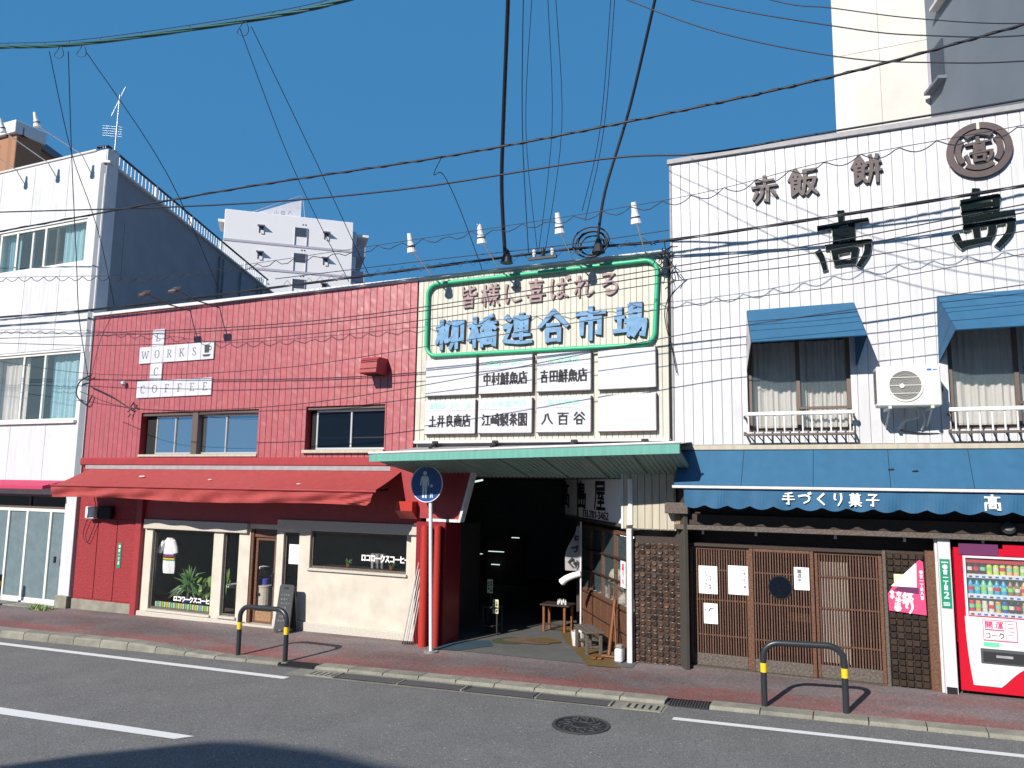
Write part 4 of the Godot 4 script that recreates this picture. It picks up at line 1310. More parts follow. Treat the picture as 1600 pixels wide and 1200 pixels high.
	for k in 7:
		var a := cl.lerp(cr, k / 7.0)
		var c := cl.lerp(cr, (k + 1) / 7.0)
		var pn := mb()
		var lift := Vector3(0, 0.03, 0)
		var b0 := Vector3(a.x, 2.70, -0.2)
		var b1 := Vector3(c.x, 2.70, -0.2)
		var g := dirc * 0.012
		quad(pn, b0 + g, b1 - g, c - g + Vector3(0, -0.02, -0.062), a + g + Vector3(0, -0.02, -0.062))
		quad(pn, a + g + lift + Vector3(0, -0.02, -0.062), c - g + lift + Vector3(0, -0.02, -0.062), b1 - g + lift, b0 + g + lift)
		for j in 9:
			var s := (j + 0.5) / 9.0
			add_tube(pn, [a.lerp(c, s) + Vector3(0, -0.022, -0.065), b0.lerp(b1, s) + Vector3(0, -0.004, 0)], 0.011, 4)
		obj("soffit_panel", pn.commit(), M.soffit, b)
	var ct := mb()
	quad(ct, cl + Vector3(0, 0.05, -0.05), cr + Vector3(0, 0.075, -0.05), Vector3(-2.25, 3.25, -0.05), Vector3(-7.1, 3.2, -0.05))
	obj("canopy_top", ct.commit(), M.trim_grey, b)
	bc(b, "flashing", Vector3(-7.1, 3.02, -0.08), Vector3(-2.5, 3.29, -0.06), M.trim_grey)
	for x in [-6.65, -5.5, -4.1, -2.95]:
		obj("strut", tube([Vector3(x, 3.27, 0.02), Vector3(x + 0.06, 3.17, 0.35)], 0.025, 6), M.iron, b)
		bc(b, "strut_plate", Vector3(x - 0.06, 3.2, 0.05), Vector3(x + 0.05, 3.30, 0.075), M.iron)
	# ceiling and walls of the dark arcade
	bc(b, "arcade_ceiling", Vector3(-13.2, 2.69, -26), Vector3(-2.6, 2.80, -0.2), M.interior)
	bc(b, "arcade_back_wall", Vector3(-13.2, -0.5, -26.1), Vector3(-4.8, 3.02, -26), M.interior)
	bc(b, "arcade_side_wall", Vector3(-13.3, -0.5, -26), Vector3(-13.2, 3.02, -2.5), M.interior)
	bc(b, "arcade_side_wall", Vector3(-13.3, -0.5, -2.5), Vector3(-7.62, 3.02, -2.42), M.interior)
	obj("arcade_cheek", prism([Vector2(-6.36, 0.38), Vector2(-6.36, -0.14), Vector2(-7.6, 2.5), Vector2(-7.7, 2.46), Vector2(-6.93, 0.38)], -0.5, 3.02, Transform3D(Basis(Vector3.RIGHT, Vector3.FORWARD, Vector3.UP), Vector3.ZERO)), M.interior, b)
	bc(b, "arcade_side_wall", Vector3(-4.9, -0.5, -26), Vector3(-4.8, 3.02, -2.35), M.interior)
	# beige boards right of the opening
	obj("board_wall", wall_mesh([-3.3, 1.92, -2.5, 3.05], [], -0.1, 0.03), M.beige, b)
	for k in 7:
		bc(b, "cladding_board", Vector3(-3.3 + k * 0.113, 1.93, 0.03), Vector3(-3.196 + k * 0.113, 3.0, 0.046), M.beige, 0.004)
	bc(b, "corner_trim", Vector3(-3.34, 1.92, -0.02), Vector3(-3.304, 3.0, 0.05), M.trim_white)
	# splayed shop front on the right of the opening
	var sp := Node3D.new()
	sp.name = "splayed_shop_front"
	b.add_child(sp)
	sp.position = Vector3(-3.2, 0, 0.1)
	sp.rotation.y = atan2(2.46, -1.67) - PI
	# local x runs from the far end (-2.95) to the street corner (0), z faces the arcade
	bc(sp, "sign_panel", Vector3(-4.0, 1.98, -0.05), Vector3(-0.2, 2.685, 0.0), M.paper)
	bc(sp, "sign_panel", Vector3(-0.19, 1.98, -0.06), Vector3(0.0, 2.685, 0.0), M.paper)
	bc(sp, "sign_rail", Vector3(-4.0, 1.93, -0.05), Vector3(0.0, 1.978, 0.02), M.bronze)
	letters(sp, "高島屋", Vector3(-3.95, 2.38, 0.002), Vector3(1.2, 0.012, 0), 0.66, 0.50, 0.075, 0.004, M.ink)
	latin(sp, "phone_number", "TEL781-3462", Vector3(-1.85, 2.06, 0.004), 0.125, 0.006, M.maroon_ink, false, 0.0, true).scale = Vector3(1.6, 1, 1)
	var fr2 := [-2.9, 0.66, -0.06, 1.86]
	var sw := window(sp, fr2, -0.03, [-2.2, -1.45, -0.75], M.wood, M.pane_clear, 0.06, "shop_window")
	bc(sw, "cross_bar", Vector3(-2.85, 1.42, -0.02), Vector3(-0.1, 1.45, 0.02), M.wood_dark)
	bc(sw, "cross_bar", Vector3(-2.85, 1.06, -0.02), Vector3(-0.1, 1.09, 0.02), M.wood_dark)
	bc(sp, "panel", Vector3(-2.95, -0.4, -0.08), Vector3(0.0, 0.66, -0.02), M.wood_dark)
	for k in 8:
		for j in 2:
			bc(sp, "panel_board", Vector3(-2.92 + k * 0.362, 0.0 + j * 0.33, -0.02), Vector3(-2.59 + k * 0.362, 0.30 + j * 0.33, 0.0), M.wood, 0.008)
	bc(sp, "shelf", Vector3(-2.8, 0.62, -0.55), Vector3(-0.1, 0.66, -0.08), M.trim_white)
	bc(sp, "back_wall", Vector3(-3.0, -0.4, -0.72), Vector3(0.55, 3.0, -0.66), M.interior)
	bc(sp, "ceiling_panel", Vector3(-3.0, 1.9, -0.7), Vector3(0.0, 1.94, -0.06), M.interior)
	for e in [[-1.3, -0.98], [-0.8, -0.3]]:
		bc(sp, "light_tube", Vector3(e[0], 1.74, -0.3), Vector3(e[1], 1.765, -0.275), M.tube, 0.004)
	# corner post between the splayed front and the street
	bc(b, "corner_post", Vector3(-3.24, -0.3, 0.0), Vector3(-3.16, 1.93, 0.12), M.trim_white)
	# ceiling lights deep inside
	for e in [[-9.6, 0.72, -7.0, 0.9], [-8.75, 0.8, -7.0, 0.45], [-8.2, 1.18, -7.0, 0.22], [-8.95, 0.42, -7.4, 0.25]]:
		bc(b, "light_tube", Vector3(e[0] - e[3] / 2, e[1], e[2]), Vector3(e[0] + e[3] / 2, e[1] + 0.02, e[2] + 0.03), M.tube_dim, 0.004)
	var lt := bx(b, "light_tube", Vector3(-6.32, 2.62, -0.9), Vector3(0.03, 0.03, 0.5), M.tube_dim, 0.004)
	lt.rotation.x = 0.1
	bc(b, "stall_back", Vector3(-9.3, -0.3, -7.6), Vector3(-8.2, 1.1, -7.5), M.interior)
	bc(b, "stall_counter", Vector3(-10.4, -0.3, -7.4), Vector3(-9.5, 0.5, -6.9), M.interior)

# ------------------------------------------------------------------ the confectioner's building on the right
func sweet_shop() -> void:
	var b := thing("sweet_shop_building", "white metal-clad building with dark Japanese letters and blue awnings", "building")
	var w1 := [-1.42, 3.38, -0.02, 4.78]
	var w2 := [1.18, 3.38, 2.75, 4.82]
	obj("wall", wall_mesh([-2.52, 3.12, 4.2, 7.66], [w1, w2], -0.25, -0.002), M.white_wall, b)
	cladding(b, [-2.5, 3.2, 4.2, 7.66], [w1, w2], 0.142, 0.0, [M.white_a, M.white_b, M.white_c, M.white_a, M.white_b], 0.006, 0.016)
	bc(b, "corner_trim", Vector3(-2.535, 3.2, -0.25), Vector3(-2.50, 7.66, 0.03), M.trim_grey)
	bc(b, "roof_trim", Vector3(-2.56, 7.66, -0.28), Vector3(4.2, 7.74, 0.06), M.trim_grey)
	bc(b, "roof", Vector3(-2.5, 7.5, -9), Vector3(4.2, 7.62, -0.25), M.trim_grey)
	bc(b, "side_wall", Vector3(-2.5, 3.0, -9), Vector3(-2.4, 7.5, -0.26), M.trim_grey)
	bc(b, "back_wall", Vector3(-2.5, -0.3, -9.1), Vector3(4.2, 7.5, -9.0), M.trim_grey)
	bc(b, "side_wall", Vector3(4.1, -0.3, -9), Vector3(4.2, 7.5, -0.26), M.trim_grey)
	bc(b, "base_trim", Vector3(-2.52, 3.12, -0.02), Vector3(4.2, 3.19, 0.07), M.beige)
	# letters on the wall
	for e in [["赤", -1.09, 7.03], ["飯", -0.55, 7.06], ["餅", 0.31, 7.12]]:
		obj("letter", glyph(e[0], 0.40, 0.42, 0.050, 0.04), M.brown_letter, b, Vector3(e[1], e[2], 0.024))
	for e in [["髙", -0.03, 6.12], ["嶌", 1.70, 6.20]]:
		var back := obj("letter", glyph(e[0], 0.72, 0.82, 0.098, 0.03), M.pale_edge, b, Vector3(e[1], e[2], 0.024))
		obj("letter_face", glyph(e[0], 0.72, 0.82, 0.082, 0.012), M.dark_letter, back, Vector3(0, 0, 0.038))
	var em := Node3D.new()
	em.name = "emblem"
	b.add_child(em)
	em.position = Vector3(1.70, 7.17, 0.024)
	obj("ring", ring_mesh(0.305, 0.39, 0.05, 40), M.brown_letter, em)
	for k in 4:
		var ar := mb()
		for j in 9:
			var a0 := PI / 4 + k * PI / 2 + 0.12 + j * (PI / 2 - 0.24) / 9.0
			var a1 := a0 + (PI / 2 - 0.24) / 9.0
			var poly := PackedVector2Array([Vector2(cos(a0), sin(a0)) * 0.215, Vector2(cos(a0), sin(a0)) * 0.285, Vector2(cos(a1), sin(a1)) * 0.285, Vector2(cos(a1), sin(a1)) * 0.215])
			add_prism(ar, poly, 0.0, 0.05)
		obj("arc", ar.commit(), M.brown_letter, em)
	obj("letter", glyph("髙", 0.33, 0.36, 0.042, 0.05), M.brown_letter, em, Vector3(0, 0, 0))
	bc(em, "gap", Vector3(-0.018, 0.29, 0.051), Vector3(0.018, 0.395, 0.055), M.pale_edge)
	# upper windows with curtains and window railings
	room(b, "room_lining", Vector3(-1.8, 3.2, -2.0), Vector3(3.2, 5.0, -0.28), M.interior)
	for w in [w1, w2]:
		var mid: float = (w[0] + w[2]) / 2.0
		var n := window(b, w, -0.08, [mid], M.bronze, M.pane_clear, 0.06)
		bc(n, "cross_bar", Vector3(mid, w[1] + 0.32, -0.06), Vector3(w[2], w[1] + 0.36, -0.04), M.bronze)
		curtain(b, w[0] + 0.05, mid + 0.1, w[1] + 0.05, w[3] - 0.05, -0.26, M.curtain)
		curtain(b, mid + 0.1, w[2] - 0.04, w[1] + 0.05, w[3] - 0.05, -0.30, M.curtain)
		var rl := Node3D.new()
		rl.name = numbered(b, "window_railing")
		b.add_child(rl, true)
		bc(rl, "top_rail", Vector3(w[0] - 0.04, 3.60, 0.20), Vector3(w[2] + 0.04, 3.65, 0.26), M.white_paint)
		bc(rl, "bottom_rail", Vector3(w[0] - 0.04, 3.31, 0.20), Vector3(w[2] + 0.02, 3.345, 0.24), M.bronze)
		for k in 12:
			var rx: float = w[0] + 0.03 + k * (w[2] - w[0] - 0.06) / 11.0
			obj("baluster", tube([Vector3(rx, 3.33, 0.22), Vector3(rx, 3.60, 0.23)], 0.012, 6), M.white_paint, rl)
			obj("bracket", tube([Vector3(rx, 3.32, 0.22), Vector3(rx + 0.07, 3.22, 0.03)], 0.009, 5), M.iron, rl)
		for s in [w[0] - 0.03, w[2] + 0.02]:
			bc(rl, "side_stay", Vector3(s - 0.012, 3.33, 0.02), Vector3(s + 0.012, 3.37, 0.22), M.bronze)
			bc(rl, "side_stay", Vector3(s - 0.012, 3.56, 0.02), Vector3(s + 0.012, 3.60, 0.22), M.bronze)
	# blue box awnings over the windows
	for e in [[-1.40, 0.14], [1.10, 2.95]]:
		var x0: float = e[0]
		var x1: float = e[1]
		var an := Node3D.new()
		an.name = numbered(b, "window_awning")
		b.add_child(an, true)
		# the front edge stands a little to the right of the wall edge
		var k0 := 0.13
		var k1 := 0.06
		var T0 := Vector3(x0, 5.20, 0.022)
		var T1 := Vector3(x1 - 0.08, 5.20, 0.022)
		var F0 := Vector3(x0 + k0, 4.60, 0.68)
		var F1 := Vector3(x1 + k1, 4.60, 0.68)
		var B0 := Vector3(x0 - 0.02, 4.28, 0.022)
		var B1 := Vector3(x1 - 0.08, 4.28, 0.022)
		var inn := Vector3(0, -0.012, -0.012)
		var cv := mb()
		var N := 12
		for i in N:
			for jj in 4:
				var c4 := []
				for cc in [[0, 0], [0, 1], [1, 1], [1, 0]]:
					var u: float = float(i + cc[0]) / N
					var w: float = float(jj + cc[1]) / 4.0
					c4.append(T0.lerp(T1, u).lerp(F0.lerp(F1, u), w) + Vector3(0, 0.5, 0.55).normalized() * -0.012 * sin(w * PI) * sin(u * PI))
				quad(cv, c4[0], c4[1], c4[2], c4[3])
				quad(cv, c4[3] + inn, c4[2] + inn, c4[1] + inn, c4[0] + inn)
		quad(cv, F0 + inn, F1 + inn, F1, F0)
		obj("canopy", cv.commit(), M.blue_canvas, an)
		var e0 := Vector3(0.006, 0, 0)
		for sd in [[T0, F0, B0, M.vinyl_pale if x0 < 0.0 else M.blue_canvas_b], [T1, F1, B1, M.blue_canvas_b]]:
			var sp := mb()
			tri(sp, sd[0] - e0, sd[2] - e0, sd[1] - e0)
			tri(sp, sd[0] + e0, sd[1] + e0, sd[2] + e0)
			obj("side_panel", sp.commit(), sd[3], an)
	# big blue shop awning with scalloped valance and lettering
	var aw := Node3D.new()
	aw.name = "shop_awning"
	b.add_child(aw)
	for k in 7:
		var xa := -2.42 + k * 0.94
		obj("canvas_panel", profile_x([Vector2(0.07, 3.10), Vector2(0.09, 3.11), Vector2(0.52, 2.60), Vector2(0.50, 2.595)], xa + 0.003, xa + 0.937), M.blue_canvas, aw)
	bc(aw, "front_bar", Vector3(-2.44, 2.555, 0.49), Vector3(4.2, 2.595, 0.545), M.trim_white)
	var sc := mb()
	var n := 168
	var low := func(x: float) -> float: return 2.325 + 0.05 * abs(sin((x + 2.3) * PI / 0.31)) * -1.0
	var zz := func(x: float) -> float: return 0.50 + 0.012 * sin(x * 9.0) + 0.008 * sin(x * 23.0)
	for i in n:
		var xa := -2.28 + 6.4 * i / n
		var xb := -2.28 + 6.4 * (i + 1) / n
		quad(sc, Vector3(xa, low.call(xa), zz.call(xa)), Vector3(xb, low.call(xb), zz.call(xb)), Vector3(xb, 2.553, 0.505), Vector3(xa, 2.553, 0.505))
		quad(sc, Vector3(xb, low.call(xb), zz.call(xb) - 0.005), Vector3(xa, low.call(xa), zz.call(xa) - 0.005), Vector3(xa, 2.553, 0.50), Vector3(xb, 2.553, 0.50))
	obj("valance", sc.commit(), M.blue_canvas_b, aw)
	letters(aw, "手づくり菓子", Vector3(-0.86, 2.435, 0.522), Vector3(0.208, 0.0, 0), 0.165, 0.17, 0.024, 0.004, M.paper)
	letters(aw, "高島", Vector3(1.52, 2.43, 0.522), Vector3(0.42, 0, 0), 0.19, 0.19, 0.026, 0.004, M.paper)
	for e in [[0.42, 2.84, 0.333], [0.70, 2.82, 0.35]]:
		var tr := bx(aw, "tear", Vector3(e[0], e[1], e[2]), Vector3(0.07, 0.012, 0.02), M.cable, 0.0)
		tr.rotation = Vector3(0.87, 0.0, 0.2)
	for x in [-2.2, 0.6, 3.4]:
		obj("awning_arm", tube([Vector3(x, 2.55, 0.02), Vector3(x, 2.57, 0.48)], 0.014, 6), M.iron, aw)
	bc(b, "awning_backing", Vector3(-2.5, 2.18, -0.1), Vector3(4.2, 3.12, 0.0), M.wood_dark)
	bc(b, "eave_box", Vector3(-2.62, 2.18, 0.0), Vector3(-2.28, 2.34, 0.24), M.wood_grey)
	bc(b, "eave_post", Vector3(-2.50, 1.95, 0.005), Vector3(-2.36, 2.18, 0.06), M.wood_light)
	bc(b, "beam", Vector3(-2.5, 1.95, -0.05), Vector3(4.2, 2.02, 0.16), M.wood_grey)
	bc(b, "beam_board", Vector3(-2.34, 2.02, -0.05), Vector3(4.2, 2.18, 0.10), M.wood_dark)
	bc(b, "lintel_board", Vector3(-2.5, 1.74, -0.3), Vector3(4.2, 1.95, -0.24), M.wood_dark)
	bc(b, "lintel_soffit", Vector3(-2.5, 1.93, -0.24), Vector3(4.2, 1.948, -0.05), M.wood_dark)
	for x in [-2.1, -1.35, -0.3, 0.55, 1.45]:
		obj("hook", tube([Vector3(x, 1.95, 0.04), Vector3(x, 1.89, 0.05)], 0.018, 8), M.trim_white, b)
	bc(b, "door_head", Vector3(-2.35, 1.70, -0.2), Vector3(0.9, 1.75, -0.04), M.wood_dark)
	bc(b, "door_sill", Vector3(-2.42, -0.3, -0.22), Vector3(0.30, 0.0, 0.04), M.wood_grey)
	# three lattice sliding doors, every slat a piece
	for k in 3:
		var x0 := -2.33 + k * 0.866
		var x1 := x0 + 0.866
		var z := [-0.10, -0.05, -0.10][k] as float
		var d := Node3D.new()
		d.name = numbered(b, "lattice_door")
		b.add_child(d, true)
		bc(d, "stile", Vector3(x0, 0.0, z - 0.03), Vector3(x0 + 0.05, 1.70, z + 0.02), M.wood)
		bc(d, "stile", Vector3(x1 - 0.05, 0.0, z - 0.03), Vector3(x1, 1.70, z + 0.02), M.wood)
		bc(d, "bottom_rail", Vector3(x0 + 0.05, 0.0, z - 0.028), Vector3(x1 - 0.05, 0.17, z + 0.015), M.wood_grey)
		bc(d, "top_rail", Vector3(x0 + 0.05, 1.66, z - 0.028), Vector3(x1 - 0.05, 1.70, z + 0.015), M.wood)
		for y in [0.42, 0.92, 1.35]:
			bc(d, "cross_rail", Vector3(x0 + 0.05, y, z - 0.02), Vector3(x1 - 0.05, y + 0.025, z - 0.002), M.wood)
		var pair: Array = [M.wood_slat, M.wood_slat_b, M.wood_slat]
		for j in 21:
			var sx := x0 + 0.07 + j * (0.726 / 20.0)
			bc(d, "slat", Vector3(sx - 0.009, 0.17, z - 0.004), Vector3(sx + 0.009, 1.66, z + 0.012), pair[(j + k) % 3], 0.003)
		bc(d, "back_panel", Vector3(x0 + 0.04, 0.1, z - 0.05), Vector3(x1 - 0.04, 1.68, z - 0.045), M.wood_dark, 0.0)
		if k == 2:
			bc(d, "paper_screen", Vector3(x0 + 0.05, 0.2, z - 0.042), Vector3(x0 + 0.44, 1.56, z - 0.036), M.cream_wall, 0.0)
		if k == 1:
			var hole := obj("round_window", disc(0.165, 0.024, 30), M.black, d, Vector3(-1.05, 1.18, z - 0.006))  # black disc before the slats, painted as the dark of an opening
			obj("round_pane", disc(0.15, 0.002, 28), M.pane_dark, hole, Vector3(0, 0, 0.024))
			bc(d, "shelf_item", Vector3(-0.95, 0.72, z - 0.044), Vector3(-0.66, 0.84, z - 0.038), M.wood_light, 0.0)
	# panel of log ends left of the doors
	var lp := Node3D.new()
	lp.name = "log_end_panel"
	b.add_child(lp)
	bc(lp, "backing", Vector3(-3.155, -0.3, -0.06), Vector3(-2.43, 1.82, 0.0), M.wood_dark)
	var lm: Array = [lathe([[0.0, 0.020], [0.030, 0.021], [0.040, 0.016], [0.043, 0.0]], 14), lathe([[0.0, 0.014], [0.034, 0.017], [0.043, 0.012], [0.044, 0.0]], 14)]
	for i in 8:
		for j in 21:
			var o := obj("log_end", lm[(i * 5 + j * 3) % 2], M["log_%d" % (rng.randi() % 4)], lp, Vector3(-3.11 + i * 0.09, 0.0 + j * 0.087 + rng.randf_range(-0.006, 0.006) - 0.06, 0.0))
			o.rotation = Vector3(PI / 2 + rng.randf_range(-0.12, 0.12), 0.0, rng.randf_range(-0.12, 0.12))
			o.scale = Vector3.ONE * rng.randf_range(0.9, 1.03)
	bc(b, "dark_gap", Vector3(-2.43, -0.3, -0.1), Vector3(-2.36, 1.95, -0.04), M.black)
	bc(b, "door_post", Vector3(-2.37, -0.3, -0.05), Vector3(-2.332, 1.74, 0.03), M.wood)
	# panel of dark wood blocks right of the doors
	var bp := Node3D.new()
	bp.name = "wood_block_panel"
	b.add_child(bp)
	bc(bp, "backing", Vector3(0.31, -0.3, -0.08), Vector3(0.78, 1.76, -0.02), M.wood_dark)
	for i in 5:
		for j in 20:
			bc(bp, "wood_block", Vector3(0.325 + i * 0.09, 0.02 + j * 0.086, -0.02), Vector3(0.405 + i * 0.09, 0.098 + j * 0.086, rng.randf_range(0.0, 0.022)), M["block_%d" % (rng.randi() % 4)], 0.012)
	bc(b, "door_post", Vector3(0.27, -0.3, -0.06), Vector3(0.315, 1.76, 0.02), M.wood_grey)
	bc(b, "door_post", Vector3(0.78, -0.3, -0.06), Vector3(0.90, 1.78, 0.03), M.wood)
	# white pillar with the green address plate
	bc(b, "pillar", Vector3(0.93, -0.3, -0.1), Vector3(1.075, 1.95, 0.09), M.white_c)
	bc(b, "pillar_flange", Vector3(0.895, -0.3, -0.1), Vector3(0.928, 1.95, 0.06), M.trim_white)
	bc(b, "pillar_foot", Vector3(0.945, 0.0, 0.09), Vector3(1.065, 0.09, 0.094), M.black)
	var pl := bx(b, "address_plate", Vector3(1.0, 1.38, 0.097), Vector3(0.115, 0.62, 0.01), M.green_plate, 0.003)
	letters(pl, "春吉一丁目", Vector3(0, 0.21, 0.005), Vector3(0, -0.066, 0), 0.055, 0.054, 0.010, 0.002, M.paper, false)
	latin(pl, "house_number", "2", Vector3(0, -0.15, 0.007), 0.085, 0.003, M.paper, false, 0.0, true)
	for k in 3:
		bc(pl, "small_print", Vector3(-0.04, -0.245 - k * 0.017, 0.005), Vector3(0.03 + 0.008 * (k % 2), -0.237 - k * 0.017, 0.0065), M.paper, 0.0)
	bc(pl, "small_print", Vector3(-0.04, 0.262, 0.005), Vector3(0.04, 0.275, 0.0065), M.paper, 0.0)
	# dark recess behind the vending machine, spot lamp on the beam
	bc(b, "recess_wall", Vector3(1.08, -0.3, -0.9), Vector3(4.2, 1.95, -0.85), M.wood_dark)
	bc(b, "recess_panel", Vector3(1.08, -0.3, -0.85), Vector3(1.12, 1.95, -0.1), M.wood_grey)
	bc(b, "shop_back", Vector3(-2.45, -0.3, -0.5), Vector3(1.08, 1.95, -0.45), M.interior)
	var sl := obj("spot_lamp", lathe([[0.0, 0.06], [0.06, 0.05], [0.085, 0.0], [0.075, -0.03], [0.0, -0.035]], 16), M.iron_worn, b, Vector3(1.72, 2.12, 0.18))
	sl.rotation = Vector3(1.2, 0, 0)
	# air conditioner on wall brackets
	var ac := thing("air_conditioner", "cream outdoor air conditioner on brackets between the blue window awnings", "air conditioner", Vector3(0.64, 3.66, 0.0))
	ac.rotation.y = 0.10
	bc(ac, "body", Vector3(-0.40, 0.0, 0.22), Vector3(0.36, 0.53, 0.50), M.ac_white, 0.015)
	obj("fan_well", disc(0.195, 0.006, 32), M.ac_grey, ac, Vector3(-0.06, 0.27, 0.498))
	obj("fan_ring", ring_mesh(0.19, 0.215, 0.016, 32), M.ac_white, ac, Vector3(-0.06, 0.27, 0.498))
	for k in 5:
		var rr := 0.035 + k * 0.034
		obj("grille_ring", ring_mesh(rr, rr + 0.005, 0.006, 24), M.trim_grey, ac, Vector3(-0.06, 0.27, 0.505))
	for k in 3:
		bc(ac, "grille_bar", Vector3(-0.255, 0.16 + k * 0.105, 0.508), Vector3(0.135, 0.17 + k * 0.105, 0.516), M.ac_white, 0.002)
	obj("fan_hub", disc(0.03, 0.014, 14), M.ac_white, ac, Vector3(-0.10, 0.265, 0.505))
	for k in 14:
		bc(ac, "side_fin", Vector3(-0.408, 0.06 + k * 0.031, 0.24), Vector3(-0.40, 0.075 + k * 0.031, 0.48), M.bronze, 0.0)
	bc(ac, "maker_plate", Vector3(0.20, 0.46, 0.50), Vector3(0.255, 0.485, 0.504), M.ac_blue, 0.0)
	bc(ac, "maker_plate", Vector3(0.27, 0.465, 0.50), Vector3(0.32, 0.478, 0.504), M.ac_blue, 0.0)
	for x in [-0.25, 0.25]:
		bc(ac, "bracket", Vector3(x - 0.02, -0.035, 0.02), Vector3(x + 0.02, 0.0, 0.5), M.ac_white)
		obj("stay", tube([Vector3(x, -0.24, 0.03), Vector3(x, -0.03, 0.42)], 0.014, 6), M.ac_white, ac)
	bc(ac, "valve_box", Vector3(0.36, 0.2, 0.3), Vector3(0.42, 0.27, 0.36), M.bronze)
	obj("pipe", tube(curve([Vector3(0.1, 0.0, 0.3), Vector3(0.12, -0.12, 0.25), Vector3(-0.02, -0.16, 0.15), Vector3(-0.1, -0.28, 0.06)]), 0.018, 7), M.curtain, ac)
	obj("pipe", tube(curve([Vector3(0.14, 0.0, 0.3), Vector3(0.2, -0.15, 0.2), Vector3(0.18, -0.28, 0.06)]), 0.015, 7), M.curtain, ac)
	obj("drain_hose", tube(curve([Vector3(-0.1, -0.28, 0.06), Vector3(0.2, -0.33, 0.05), Vector3(0.6, -0.34, 0.05), Vector3(0.8, -0.38, 0.06)]), 0.012, 6), M.cable, ac)

